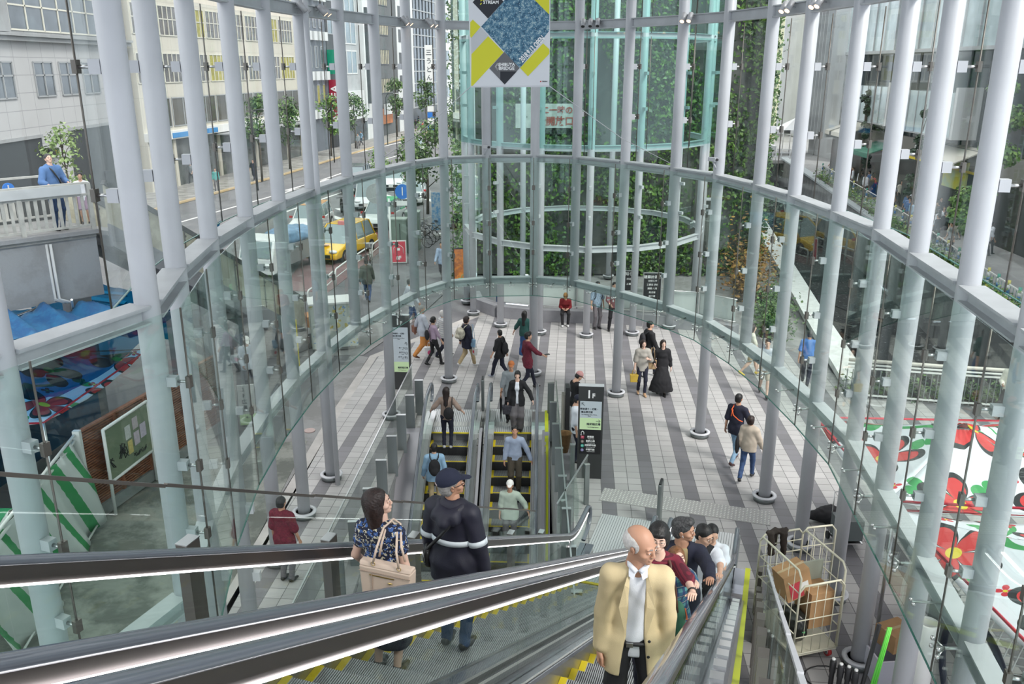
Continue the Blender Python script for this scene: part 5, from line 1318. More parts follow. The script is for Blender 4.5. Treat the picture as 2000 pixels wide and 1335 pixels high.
walker('person in a bright blue T-shirt with grey hair beyond the lower glass at the right', 1571, 752, 20, 1.66, dict(hair=('short', 'salt'), skin=1, top=('tee', fab('bright_blue_tee', (.10, .25, .62)), .9, .12, 'blue_tee', .02), low=('trousers', F_NAVY), shoes=M_SHOEB), res=.018)
# ---------------------------------------------------------------- balustrades and furniture of the plaza
def glass_line(name, label, pts, z0, z1, fins=(), finm=M_GREYST, cap=True, gm=G_BAL, capm=M_STEEL, cat='balustrade', capr=.014):
    t = thing(name, label, cat)
    for (a, b) in zip(pts, pts[1:]):
        a, b = V3(a), V3(b); L = (b - a).length; n = max(1, round(L / 1.4)); d = (b - a) / n; u = d.normalized() * .006
        for i in range(n):
            p, q = a + d * i + u, a + d * (i + 1) - u
            m = MB(); w = V3((d.y, -d.x, 0)).normalized() * .006; zz = V3((0, 0, 1))
            m.add([p - w + zz * z0, q - w + zz * z0, q + w + zz * z0, p + w + zz * z0, p - w + zz * z1, q - w + zz * z1, q + w + zz * z1, p + w + zz * z1], [(3, 2, 1, 0), (4, 5, 6, 7), (0, 1, 5, 4), (1, 2, 6, 5), (2, 3, 7, 6), (3, 0, 4, 7)])
            m.build('glass_panel', gm, t)
        if cap: MB().beam(a + V3((0, 0, z1)), b + V3((0, 0, z1)), .028, .022).build('top_rail', capm, t)
    for f in fins:
        x, y, zb, zt, w, d, r = f; m = MB(); m.box((x, y, (zb + zt) / 2), (w, d, zt - zb), 0, r); m.box((x, y, zt + .005), (w + .01, d + .01, .01), 1, r); m.build('post', [finm, M_STEEL], t)
    return t
fz = [(-2.50, 21.6), (-2.62, 20.5), (-2.68, 19.2), (-2.74, 17.95), (-2.80, 16.7), (-2.86, 15.4), (-2.92, 14.1), (-2.98, 12.8), (-3.04, 11.6)]
glass_line('glass_balustrade', 'glass balustrade with grey fins along the left side of the lower escalator opening', [(-2.79, 22.6, 0), (-3.39, 11.4, 0)], .05, 1.10, [(x, y, 0, 1.0, .22, .07, .05) for x, y in fz])
m = MB(); m.beam((-2.70, 22.0, .04), (-3.05, 11.2, .04), .30, .08); struct(m.build('kerb', M_CONC))
glass_line('glass_balustrade', 'glass balustrade with dark posts along the right side of the lower escalator opening', [(1.16, 21.3, 0), (.98, 11.6, 0)], .05, 1.10, [(1.03, 21.25 - 1.35 * i, 0, 1.05, .17, .08, 0) for i in range(8)])
glass_line('glass_balustrade', 'short glass balustrade running diagonally from the tall sign to the left escalator foot', [(1.62, 16.75, 0), (.86, 14.6, 0)], .05, 1.10, [(1.60, 16.6, 0, .95, .10, .06, .3), (1.0, 15.0, 0, .95, .10, .06, .3)])
glass_line('glass_balustrade', 'low glass balustrade between the tall sign and the lower opening', [(1.35, 18.6, 0), (1.30, 15.0, 0)], .05, 1.0, [(1.36, 17.6, 0, .95, .10, .08, 0)], cap=False)
# the sloping glass fence left of the escalators and the one on the right
def slope_fence(name, label, a, a_post, topz, postz, s0, s1, sp, capm, right=False, lime=False):
    t = thing(name, label, 'glass fence')
    ss = [s0 + i * sp for i in range(int((s1 - s0) / sp) + 1)]
    def zb(s): return max(0, zinc(s)) if s > .0 else 7.33
    for p, q in zip(ss, ss[1:]):
        A, B = ez(p + .008, a), ez(q - .008, a); w = PD * .006
        m = MB(); vs = []
        for P_, s in ((A, p), (B, q)):
            for sg in (-1, 1):
                vs += [P_ + w * sg + V3((0, 0, zb(s) - .3)), P_ + w * sg + V3((0, 0, zb(s) + topz))]
        m.add(vs, [(0, 4, 5, 1), (2, 3, 7, 6), (1, 5, 7, 3), (0, 2, 6, 4), (0, 1, 3, 2), (4, 6, 7, 5)]); m.build('glass_panel', G_BAL, t)
        MB().beam(A + V3((0, 0, zb(p) + topz)), B + V3((0, 0, zb(q) + topz)), .03, .022).build('top_rail', capm, t)
    for s in ss:
        P_ = ez(s, a_post); m = MB(); hb = 2.2 if not right else 1.2
        m.box((P_.x, P_.y, zb(s) + postz - hb / 2), (.085, .13, hb), 0, -.31); m.box((P_.x, P_.y, zb(s) + postz + .004), (.09, .135, .008), 0 if right else 1, -.31); m.build('post', [M_DSTEEL, M_STEEL], t)
    return t
slope_fence('glass_fence', 'sloping glass fence with dark square posts left of the escalator with the tote bag woman', -3.62, -3.50, 1.33, .95, .6, 13.4, 1.72, M_DSTEEL)
slope_fence('glass_fence', 'sloping glass fence with a pale rim at the right of the near escalator', .26, .16, .95, .55, 2.2, 14.6, 1.30, M_WHITE, right=True)
for i in range(20):
    m = MB(); s = 2.6 + i * .62; P_ = ez(s, -.19); m.beam(P_ - PD * .06 + V3((0, 0, zinc(s) + .19)), P_ + PD * .06 + V3((0, 0, zinc(s) + .19)), .14, .012); m.build('cover_plate', M_STEEL, E1)
# lime panels low at the right side of the escalator
t = thing('yellow_panel', 'translucent yellow-green screen panels under the right glass fence in front of the roll cage', 'panel')
for i in range(4):
    s = 2.6 + i * 1.3; A, B = ez(s + .02, .36), ez(s + 1.27, .36); m = MB(); w = PD * .01; vs = []
    for P_, ss in ((A, s), (B, s + 1.27)):
        for sg in (-1, 1): vs += [P_ + w * sg + V3((0, 0, zinc(ss) - 1.0)), P_ + w * sg + V3((0, 0, zinc(ss) + .25))]
    m.add(vs, [(0, 4, 5, 1), (2, 3, 7, 6), (1, 5, 7, 3), (0, 2, 6, 4), (0, 1, 3, 2), (4, 6, 7, 5)]); m.build('screen', glass_mat('yellow_green_screen', (.50, .56, .03), .9, base=.04), t)
# leaning pads between the handrails
for (x, y, lab) in ((-.80, 22.0, 'upright dark leaf-shaped bollard panel between the two lower escalators'), (3.05, 15.85, 'upright dark bollard panel between the handrails at the foot of the main escalators')):
    t = thing('bollard_panel', lab, 'bollard', (x, y, 0), 0 if x < 0 else -.31); m = MB(); m.box((0, 0, .46), (.08, .34, .92)); ob = m.build('panel', M_GREYST, t); b = ob.modifiers.new('r', 'BEVEL'); b.width = .035; b.segments = 3
    MB().box((0, 0, .925), (.05, .28, .02)).build('cap', M_BLACK, t)
# dark slim kiosk with a hanging brown bag
t = thing('slim_pillar', 'slim dark metal pillar on the plaza behind the right balustrade posts', 'pillar', (1.36, 19.6, 0)); MB().box((0, 0, .8), (.10, .32, 1.6)).build('panel', M_BLACK, t); MB().box((-.10, 0, .7), (.08, .22, 1.4)).build('side_panel', mat('taupe_panel', (.25, .24, .21), .5), t)
t = thing('waste_basket', 'brown tapered waste basket hanging beside the slim dark pillar', 'basket', (1.27, 19.0, .12)); MB().lathe([(.09, 0), (.16, .48), (.175, .5), (.15, .49), (.09, .04)], (0, 0, 0), 18).build('bin_body', mat('brown_basket', (.30, .17, .07), .8, 0, .3, 20), t)

# ---------------------------------------------------------------- the two tall floor signs
M_SIGN = mat('charcoal_sign_body', (0.035, 0.037, 0.038), .45); M_SGREY = mat('sign_grey_panel', (.50, .56, .60), .5); M_SGRN = mat('sign_pale_green_panel', (.60, .78, .45), .5); M_SBLK = mat('sign_black_panel', (.010, .010, .012), .4)
M_TXTD = mat('sign_dark_lettering', (.03, .04, .05), .6); M_TXTW = mat('sign_white_lettering', (.85, .85, .85), .6)
def tall_sign(label, x, y, rz, kind):
    t = thing('floor_sign', label, 'sign', (x, y, 0), rz); W, H_ = .56, 2.25
    MB().box((0, 0, H_ / 2), (W, .16, H_)).build('sign_body', M_SIGN, t)
    MB().box((0, 0, H_ + .006), (W, .16, .012)).build('top_cap', M_BEAM, t)
    f = -.083
    def M_(u, z): return frame_m((u, f - .004, z), (1, 0, 0), (0, 0, 1))
    def pan(nm, z0, z1, mt): MB().box((0, f, (z0 + z1) / 2), (W * .86, .006, z1 - z0)).build(nm, mt, t)
    m = MB(); put_text(m, '1', .26, M_(-.045, 2.06), bold=.006); put_text(m, 'F', .15, M_(.055, 2.03), bold=.004); m.build('floor_number', M_TXTW, t)
    m = MB()
    if kind == 1: zt, zg, zb = (1.50, 1.90), (1.22, 1.50), (.62, 1.22)
    else: zt, zg, zb = (.86, 1.90), (.55, .86), None
    pan('grey_panel', *zt, M_SGREY); pan('green_panel', *zg, M_SGRN)
    def arrow(m, u, z, ang, s=.05):
        d = V3((math.cos(ang), 0, math.sin(ang))); n = V3((-math.sin(ang), 0, math.cos(ang))); c = V3((u, f - .005, z))
        m.beam(c - d * s, c + d * s, .004, .012, up=(0, 1, 0)); m.beam(c + d * s, c + d * s * .2 + n * s * .75, .004, .013, up=(0, 1, 0)); m.beam(c + d * s, c + d * s * .2 - n * s * .75, .004, .013, up=(0, 1, 0))
    arrow(m, -.17, 1.83, rad(135)); put_text(m, '明治通り・広尾・', .052, M_(-.03, 1.715), bold=.001); put_text(m, '恵比寿方面', .052, M_(-.085, 1.64), bold=.001); put_text(m, 'For Meiji-dori Ave., Hiroo,\nEbisu', .032, M_(-.03, 1.565))
    if kind == 1:
        arrow(m, .17, 1.43, 0); put_text(m, '稲荷橋広場', .062, M_(.07, 1.35), bold=.001); put_text(m, 'Inari Bridge Square', .032, M_(.06, 1.28))
        pan('black_panel', *zb, M_SBLK)
        w = MB(); w.tube([(-.20, f - .006, 1.10), (-.20, f - .006, 1.15), (-.17, f - .006, 1.18), (-.14, f - .006, 1.15), (-.14, f - .006, 1.10)], .008, 6); arrow(w, -.20, 1.10, rad(-90), .025)
        for i, (c, a, b_) in enumerate((((.55, .05, .10), '東横線', 'Toyoko Line'), ((.25, .20, .18), '副都心線', 'Fukutoshin Line'), ((.05, .45, .36), '田園都市線', 'Den-en-toshi Line'), ((.25, .22, .45), '半蔵門線', 'Hanzomon Line'))):
            z = 1.03 - i * .105; k = MB(); k.cyl((-.17, f - .003, z), (-.17, f - .008, z), .036, 16) if i else k.box((-.17, f - .005, z), (.075, .005, .065)); k.build('line_mark', mat('line_mark_%d' % i, c, .5), t)
            put_text(w, ('TY', '○', 'DT', '○')[i], .035, M_(-.17, z + .0) @ Matrix.Translation((0, 0, .006))); put_text(w, a, .050, M_(.01, z + .012), bold=.0012); put_text(w, b_, .028, M_(.02, z - .034))
        w.build('white_lettering', M_TXTW, t)
    else:
        m.tube([(.15, f - .006, 1.40), (.15, f - .006, 1.44), (.175, f - .006, 1.465), (.20, f - .006, 1.44), (.20, f - .006, 1.37)], .006, 6)
        for i, (a, b_) in enumerate((('ホール', 'Hall'), ('ホテル', 'Hotel'), ('オフィス', 'Office'))):
            z = 1.27 - i * .14; put_text(m, a, .06, M_(.05, z + .015), bold=.001); put_text(m, b_, .03, M_(.07, z - .035)); m.tube([(.18 + .036 * math.cos(q), f - .005, z + .036 * math.sin(q)) for q in [k * PI / 8 for k in range(17)]], .004, 5); put_text(m, ('♪', '—', '▪')[i], .05, M_(.18, z))
        put_text(m, '稲荷橋広場', .06, M_(.06, .68), bold=.001); put_text(m, 'Inari Bridge Square', .03, M_(.04, .61))
    m.build('dark_lettering', M_TXTD, t); return t
tall_sign('tall charcoal floor sign reading 1F with four coloured line marks on its black panel', 1.77, 17.9, -.10, 1)
tall_sign('tall 1F floor sign with grey and green panels behind the left glass balustrade', -3.22, 23.6, -.06, 2)

# ---------------------------------------------------------------- the hanging banner
BY = 15.0
def bp3(zx, zy, off=0.0):   # survey of the banner face
    q = Y_(820 + zx / 6.667, zy / 6.667, BY - off); return q
t = thing('hanging_banner', 'white banner with yellow and black diamonds and a city photograph hung from the roof', 'banner')
corners = [bp3(660, 1128), bp3(1686, 1120), bp3(1686, 0), bp3(640, 0)]
topz = 11.4
corners[2] = V3((corners[1].x, BY, topz)); corners[3] = V3((corners[0].x - .03, BY, topz))
m = MB(); vs = [c + V3((0, o, 0)) for o in (0.0, .012) for c in corners]; m.add(vs, [(0, 1, 2, 3), (7, 6, 5, 4), (0, 4, 5, 1), (1, 5, 6, 2), (2, 6, 7, 3), (3, 7, 4, 0)]); m.build('banner_cloth', mat('banner_white_cloth', (.66, .67, .70), .8), t)
M_BY = mat('banner_yellow', (.62, .60, .03), .7); M_BK = mat('banner_black', (.02, .022, .03), .7); M_BG = mat('banner_grey', (.13, .13, .14), .7)
def poly(nm, pts, mt, lay): m = MB(); m.add([bp3(x, y, .002 * lay) for x, y in pts][::-1], [tuple(range(len(pts)))]); m.add([bp3(x, y, .002 * lay - .0015) for x, y in pts], [tuple(range(len(pts)))]); m.build(nm, mt, t)
poly('black_diamond', [(888, 243), (1090, 20), (880, -200), (688, 30)], M_BK, 1)
poly('city_photograph', [(800, 345), (1100, -20), (1250, -150), (1500, -10), (1686, 180), (1686, 380), (1690, 395), (1290, 850), (1245, 815)], None or (lambda: (lambda mm: mm)(pattern_city()))() if False else mat('tmp', (.2, .3, .4)), 1) if False else None
def city_mat():
    m = bpy.data.materials.new('city_photo_print'); m.use_nodes = True; nt = m.node_tree; b = nt.nodes['Principled BSDF']; (X, Y, Z), vec = objxyz(nt)
    vo = nt.nodes.new('ShaderNodeTexVoronoi'); vo.inputs['Scale'].default_value = 38; vo.feature = 'F1'; nt.links.new(vec, vo.inputs['Vector'])
    v2 = nt.nodes.new('ShaderNodeTexNoise'); v2.inputs['Scale'].default_value = 14; v2.inputs['Detail'].default_value = 9; v2.inputs['Roughness'].default_value = .8; nt.links.new(vec, v2.inputs['Vector'])
    r = nt.nodes.new('ShaderNodeValToRGB'); e = r.color_ramp.elements; e[0].position = .38; e[0].color = (.012, .05, .10, 1); e[1].position = .66; e[1].color = (.55, .66, .62, 1); k = e.new(.52); k.color = (.08, .20, .30, 1)
    nt.links.new(v2.outputs[0], r.inputs[0])
    c = mixc(nt, mathn(nt, 'LESS_THAN', vo.outputs['Distance'], .22), r.outputs[0], (.45, .56, .58))
    h_ = mathn(nt, 'MULTIPLY', mathn(nt, 'SUBTRACT', Z, 10.1), 1.6); c = mixc(nt, mathn(nt, 'MINIMUM', mathn(nt, 'MAXIMUM', h_, 0.0), .85), c, (.10, .27, .40))
    nt.links.new(c, b.inputs['Base Color']); b.inputs['Roughness'].default_value = .8; return m
poly('city_photograph', [(800, 345), (1090, 20), (1150, -80), (1420, -90), (1686, 180), (1686, 400), (1305, 885), (1230, 812)], city_mat(), 1)
poly('yellow_corner', [(1495, 0), (1686, 190), (1686, -150), (1400, -150)], M_BY, 2)
poly('yellow_square', [(655, 290), (690, 255), (790, 350), (668, 495), (655, 470)], M_BY, 1)
poly('yellow_band', [(890, 470), (1092, 680), (680, 1126), (668, 1120), (672, 700)], M_BY, 1)
poly('white_stripe', [(668, 500), (795, 358), (892, 468), (672, 705)], mat('banner_pale_grey', (.50, .51, .53), .8), 2)
poly('grey_diamond', [(1100, 675), (1300, 885), (1105, 1100), (905, 890)], M_BG, 2)
poly('black_triangle', [(1048, 930), (1262, 930), (1105, 1100), (1048, 1040)], M_BK, 3)
poly('yellow_bar', [(1605, 565), (1686, 640), (1686, 700), (1408, 992), (1305, 885)], M_BY, 3)
m = MB(); A = bp3(1180, 865, .009); put_text(m, 'SHIBUYA', .068, frame_m(bp3(1130, 840, .009), (1, 0, 0), (0, 0, 1)), bold=.002); put_text(m, 'BRIDGE', .076, frame_m(bp3(1130, 890, .009), (1, 0, 0), (0, 0, 1)), bold=.002)
for s in (1.0, .62): 
    c = bp3(1012, 868, .009); w, h_ = .042 * s, .058 * s; m.tube([c + V3((0, 0, h_)), c + V3((w, 0, 0)), c + V3((0, 0, -h_)), c + V3((-w, 0, 0)), c + V3((0, 0, h_))], .003, 4)
put_text(m, 'STREAM', .070, frame_m(bp3(927, 30, .007), (1, 0, 0), (0, 0, 1)), bold=.002)
a, b_ = bp3(1290, 850, .011), bp3(1720, 400, .011); put_text(m, '2018.9.13 OPEN', .125, frame_m(bp3(1462, 640, .011), b_ - a, (0, 0, 1)), sx=.62, bold=.003)
m.build('white_lettering', M_TXTW, t)
m = MB()
for x, y, an in ((800, 5, 50), (830, 10, -50), (795, 50, 50)):
    c = bp3(x, y, .008); m.box(c, (.034, .003, .016), R=Euler((0, rad(-an), 0)).to_matrix())
m.build('yellow_mark', M_BY, t)
m = MB(); put_text(m, '東京急行', .022, frame_m(bp3(1628, 1060, .005), (1, 0, 0), (0, 0, 1))); m.build('small_lettering', M_TXTD, t)
m = MB(); c = bp3(1573, 1060, .004); m.cyl(c, c - V3((0, .003, 0)), .011, 10); m.build('red_emblem', mat('emblem_red', (.5, .05, .04), .6), t)
m = MB(); m.beam(corners[0] + V3((0, .006, 0)), corners[1] + V3((0, .006, 0)), .025, .025); m.build('bottom_bar', M_WHITE, t)
q = DR[16] + V3((-.12, -.1, 6.72)); MB().tube([corners[1], corners[1].lerp(q, .5) + V3((0, 0, -.12)), q], .007, 6).build('guy_cord', M_WHITE, t)
q = DR[9] + V3((.12, 0, 6.9)); MB().tube([corners[0], corners[0].lerp(q, .5) + V3((0, 0, -.1)), q], .007, 6).build('guy_cord', M_WHITE, t)

# ---------------------------------------------------------------- bench wall and railings beyond the plaza
BW = [(-1.5, 33.4, 0), (-1.35, 32.4, 0), (-.5, 31.3, 0), (1.0, 30.75, 0), (3.8, 30.45, 0), (6.7, 29.6, 0), (7.8, 28.6, 0)]
t = thing('bench_wall', 'low grey stone bench wall at the far side of the plaza', 'bench')
for a, b_ in zip(BW, BW[1:]): MB().beam(V3(a) + V3((0, 0, .22)), V3(b_) + V3((0, 0, .22)), .42, .44).build('block', mat('bench_stone', (.30, .30, .32), .6, 0, .15, 3), t)
t = thing('railing_panels', 'pale frosted panels with steel rails standing on the bench wall', 'railing')
for a, b_ in zip(BW[2:], BW[3:]):
    a, b_ = V3(a) + V3((0, .22, 0)), V3(b_) + V3((0, .22, 0)); n = max(1, round((b_ - a).length / 1.35)); d = (b_ - a) / n
    for i in range(n):
        p, q = a + d * i, a + d * (i + 1); u = d.normalized() * .02
        MB().beam(p + u + V3((0, 0, .92)), q - u + V3((0, 0, .92)), .02, .80).build('frosted_panel', mat('frosted_panel', (.55, .60, .58), .5), t)
        MB().box(p + V3((0, -.05, .75)), (.05, .05, 1.5)).build('post', M_STEEL, t)
    for z in (.52, 1.32): MB().tube([a + V3((0, -.07, z)), b_ + V3((0, -.07, z))], .018, 8).build('rail', M_STEEL, t)
# black notices by the far tower
def notice(label, px, py, z, w, h, lines, y, head=None):
    q = Y_(px, py, y); t = thing('notice_board', label, 'notice', (q.x, q.y, 0)); m = MB(); m.box((0, 0, q.z), (w, .04, h)); m.build('board', M_SBLK, t)
    m = MB()
    for i, l in enumerate(lines): put_text(m, l, h / (len(lines) + 3) * (1.2 if i == 0 else .75), frame_m((0, -.024, q.z + h * .36 - i * h / (len(lines) + .8)), (1, 0, 0), (0, 0, 1)))
    m.build('lettering', M_TXTW, t); m = MB()
    for s in (-1, 1): m.box((s * w * .45, .03, (q.z - h / 2) / 2), (.03, .03, q.z - h / 2 + .1))
    m.box((0, .03, q.z), (w + .06, .03, h + .06)); m.build('frame', M_STEEL, t); return t
notice('black notice board with white heading and rows of white lettering beside the far tower', 1274, 559, 0, .60, .95, ['建築計画の', 'お知らせ', '工事名 渋谷', '期間 八月', '発注者', '施工者'], 29.6)
notice('smaller black notice board behind a white column, left of the larger one', 1228, 548, 0, .42, .70, ['お知らせ', '渋谷', '工事'], 30.1)
# ivy-covered wall behind the far tower
M_IVYW = patch_mat('dark_viaduct_concrete', (.055, .06, .055), (.10, .105, .095), .6)
m = MB(); m.box((4.35, 41.2, 8), (12.9, 6, 16)); o = struct(m.build('wall_viaduct', M_IVYW))
M_LEAF = {}
def leafm(name, c1, c2):
    if name not in M_LEAF:
        m = bpy.data.materials.new(name); m.use_nodes = True; nt = m.node_tree; b = nt.nodes['Principled BSDF']; b.inputs['Roughness'].default_value = .5
        (X, Y, Z), vec = objxyz(nt); n = nt.nodes.new('ShaderNodeTexNoise'); n.inputs['Scale'].default_value = 3.5; n.inputs['Detail'].default_value = 6; nt.links.new(vec, n.inputs['Vector'])
        r = nt.nodes.new('ShaderNodeMapRange'); r.inputs[1].default_value = .42; r.inputs[2].default_value = .62; nt.links.new(n.outputs[0], r.inputs[0]); nt.links.new(mixc(nt, r.outputs[0], c1, c2), b.inputs['Base Color']); M_LEAF[name] = m
    return M_LEAF[name]
L_IVY = leafm('ivy_leaf', (.012, .040, .014), (.10, .21, .02)); L_TREE = leafm('street_tree_leaf', (.035, .085, .03), (.14, .24, .06)); L_BRIGHT = leafm('yellow_green_leaf', (.06, .16, .03), (.22, .36, .08)); L_DARK = leafm('dark_leaf', (.012, .035, .018), (.03, .08, .03)); L_RED = leafm('autumn_leaf', (.22, .10, .03), (.35, .22, .04))  # L_BRIGHT is the paler yellow-green leaf
def leaves(name, fn, n, size, mt, parent=None, seed=1):
    """n small leaves; fn(rng) gives a point and the way it faces"""
    R = np.random.RandomState(seed); vs = np.zeros((n, 4, 3)); 
    for i in range(n):
        p, nn = fn(R); nn = V3(nn) + V3(R.normal(0, .55, 3)); nn.normalize(); a = nn.cross(V3(R.normal(0, 1, 3))); a.normalize(); b = nn.cross(a); s = size * (.6 + .8 * R.rand())
        p = V3(p); vs[i] = [p - a * s * .5, p + b * s * .32 + nn * s * .08, p + a * s * .6, p - b * s * .32 + nn * s * .08]
    return np_obj(name, [(vs.reshape(-1, 3), np.arange(n * 4).reshape(-1, 4), 0)], [mt], parent)
R0 = random.Random(3); blobs = [(R0.uniform(-2, 10.6), R0.uniform(0, 15)) for _ in range(60)]
def ivf(R):
    while True:
        x, z = R.uniform(-2.2, 10.9), R.uniform(0, 15.5)
        if math.sin(x * 1.3) + math.sin(z * .9 + x) + .6 * math.sin(x * 4 + z) + R.normal(0, .7) > -.4: return (x, 38.1 - abs(R.normal(0, .10)), z), (0, -1, .3)
t = thing('ivy_wall', 'dense climbing ivy covering the dark wall behind the far glass tower', 'ivy'); leaves('ivy_leaves', ivf, 19000, .17, L_IVY, t)
def ive(x0):
    def f(R): z = R.uniform(0, 15.5); return (x0 + R.normal(0, .16), 37.6 + R.normal(0, .25), z), (0, -1, .2)
    return f
t = thing('ivy_pillar', 'narrow ivy climbing a trellis at the left edge of the far glass tower', 'ivy'); leaves('ivy_leaves', ive(-2.35), 2600, .13, L_TREE, t, 5)
m = MB()
for i in range(40): m.box((-1.85, 37.5, .3 + i * .36), (.55, .03, .03))
for x in (-2.12, -1.58): m.box((x, 37.5, 7.5), (.04, .04, 15))
m.build('trellis', M_WHITE, t)
t = thing('ivy_pillar', 'narrow ivy climbing the right edge of the dark wall by the canal', 'ivy'); leaves('ivy_leaves', ive(10.9), 2600, .15, L_TREE, t, 6)
t = thing('hanging_sign', 'weathered white board with red characters fixed on the ivy wall below the banner', 'sign', (1.45, 37.85, 7.0)); MB().box((0, 0, 0), (2.6, .05, 1.0)).build('board', mat('old_white_board', (.50, .50, .47), .8, 0, .3, 3), t)
m = MB(); put_text(m, '時二一時の', .34, frame_m((.3, -.04, .22), (1, 0, 0), (0, 0, 1)), bold=.01); put_text(m, '搬開放口', .40, frame_m((.4, -.04, -.24), (1, 0, 0), (0, 0, 1)), bold=.01); m.build('red_lettering', mat('faded_red_lettering', (.35, .07, .05), .7), t)
# orange poster box at the foot of the trellis
t = thing('poster_stand', 'orange food poster stand at the foot of the ivy trellis', 'poster', (-2.25, 36.8, 0), .1); MB().box((0, 0, .75), (.62, .12, 1.5)).build('board', M_BLACK, t)
MB().box((0, -.065, .78), (.54, .01, 1.35)).build('picture', patch_mat('orange_food_print', (.75, .22, .04), (.35, .10, .04), 4), t)
# ---------------------------------------------------------------- the left side: footbridge, stair, nets, fence, notice board
M_BRG = patch_mat('grey_painted_girder', (.30, .31, .33), (.25, .25, .26), .9); M_BPANEL = patch_mat('stained_cream_panel', (.60, .58, .46), (.46, .43, .33), 3); M_BRAIL = mat('pale_bridge_rail', (.45, .45, .43), .6, 0, .25, 5)
# bridge deck: runs from the far left to the head of the stair
D0, D1 = V3((-17.0, 14.2, 0)), V3((-10.4, 21.2, 0)); dd = (D1 - D0).normalized(); dn_ = V3((-dd.y, dd.x, 0)); ZD = 5.15; ba = math.atan2(dd.y, dd.x)
t = thing('footbridge', 'grey steel footbridge with a pale picket railing where a man in blue stands', 'bridge')
m = MB(); c = (D0 + D1) / 2 + dn_ * 1.1; m.box((c.x, c.y, ZD - .08), ((D1 - D0).length, 2.4, .16), 0, ba); m.build('deck', M_CONC, t)
m = MB(); c = (D0 + D1) / 2; m.box((c.x, c.y, ZD - .85), ((D1 - D0).length, .12, 1.6), 0, ba); m.box((c.x - dn_.x * -.0, c.y, ZD - .03), ((D1 - D0).length + .1, .30, .10), 0, ba); m.build('girder', M_BRG, t)
def pickets(P0, P1, z0, z1, h, n, parent, lower=.12, mt=M_BRAIL, panel=False):
    P0, P1 = V3(P0), V3(P1); m = MB()
    for zo, w in ((h, .09), (h - .28, .05), (lower, .05)): m.beam(P0 + V3((0, 0, z0 + zo)), P1 + V3((0, 0, z1 + zo)), w, .05)
    m.build('rail', mt, parent); m = MB()
    for i in range(n + 1):
        f = i / n; p = P0.lerp(P1, f); z = z0 + (z1 - z0) * f; big = i % 9 == 0
        m.box(p + V3((0, 0, z + (h + lower) / 2 if not big else z + h / 2)), ((.05, .035, h - lower - .28) if not big else (.10, .10, h)) if True else 0, 0, math.atan2((P1 - P0).y, (P1 - P0).x)) if big else m.box(p + V3((0, 0, z + (h - .28 + lower) / 2)), (.07, .03, h - .28 - lower), 0, math.atan2((P1 - P0).y, (P1 - P0).x))
    m.build('pickets', mt, parent)
pickets(D0, D1, ZD, ZD, 1.15, 54, t); pickets(D0 + dn_ * 2.2, D1 + dn_ * 2.2, ZD, ZD, 1.15, 54, t)
m = MB(); m.beam(D0.lerp(D1, .52) - dn_ * .05 + V3((0, 0, ZD + 1.02)), D0.lerp(D1, .98) - dn_ * .05 + V3((0, 0, ZD + 1.02)), .05, .22); m.build('rail_box', M_BEAM, t)
for f in (.35, .97):
    p = D0.lerp(D1, f) + dn_ * 1.1; MB().box((p.x, p.y, ZD / 2 - .1), (.55, .55, ZD - .2), 0, ba).build('pier', M_BRG, t)
for k in range(3):
    p = D0.lerp(D1, .88) + dn_ * .1; MB().tube([p + V3((.1 * k, -.12, ZD - .2)), p + V3((.1 * k, -.12, 3.6)), p + V3((.1 * k + .3, -.1, 3.5))], .035, 8).build('conduit', M_BEAM, t)
# the stair, going down away from the hall
S0, S1 = V3((-10.2, 21.6, 0)), V3((-6.9, 27.4, 0)); sd = (S1 - S0).normalized(); sn = V3((-sd.y, sd.x, 0)); ang = math.atan2(sd.y, sd.x); Z0s, Z1s = 5.1, .55
t = thing('footbridge_stair', 'footbridge stair with stained cream side panels and dark coping going down to the road', 'stair')
L = (S1 - S0).length
for off in (0, 2.0):
    a, b = S0 + sn * off, S1 + sn * off
    m = MB(); w = sn * .04; vs = []
    for P_, z in ((a, Z0s), (b, Z1s)):
        for sg in (-1, 1): vs += [P_ + w * sg + V3((0, 0, z + .12)), P_ + w * sg + V3((0, 0, z + 1.12))]
    m.add(vs, [(0, 4, 5, 1), (2, 3, 7, 6), (1, 5, 7, 3), (0, 2, 6, 4), (0, 1, 3, 2), (4, 6, 7, 5)]); m.build('side_panel', M_BPANEL, t)
    MB().beam(a + V3((0, 0, Z0s + 1.16)), b + V3((0, 0, Z1s + 1.16)), .16, .12).build('coping', mat('dark_weathered_coping', (.10, .10, .10), .8, 0, .4, 6), t)
    m = MB(); vs = []
    for P_, z in ((a, Z0s), (b, Z1s)):
        for sg in (-1, 1): vs += [P_ + w * sg * 1.5 + V3((0, 0, z - .45)), P_ + w * sg * 1.5 + V3((0, 0, z + .12))]
    m.add(vs, [(0, 4, 5, 1), (2, 3, 7, 6), (1, 5, 7, 3), (0, 2, 6, 4), (0, 1, 3, 2), (4, 6, 7, 5)]); m.build('stringer', M_BRG, t)
    m = MB(); n = 12
    for i in range(1, n):
        p = a.lerp(b, i / n); z = Z0s + (Z1s - Z0s) * i / n; m.box(p - sn * .05 + V3((0, 0, z + .62)), (.03, .03, .96))
        m.cyl(p - sn * .07 + V3((0, 0, z + .95)), p - sn * .09 + V3((0, 0, z + .95)), .035, 8); m.cyl(p - sn * .07 + V3((0, 0, z + .3)), p - sn * .09 + V3((0, 0, z + .3)), .02, 8)
    m.build('panel_fixings', M_DSTEEL, t)
m = MB(); n = 26
for i in range(n):
    f = (i + .5) / n; p = S0.lerp(S1, f) + sn; z = Z0s + (Z1s - Z0s) * f; m.box((p.x, p.y, z - .04), (L / n + .06, 1.9, .12), 0, ang)
m.build('treads', M_CONC, t)
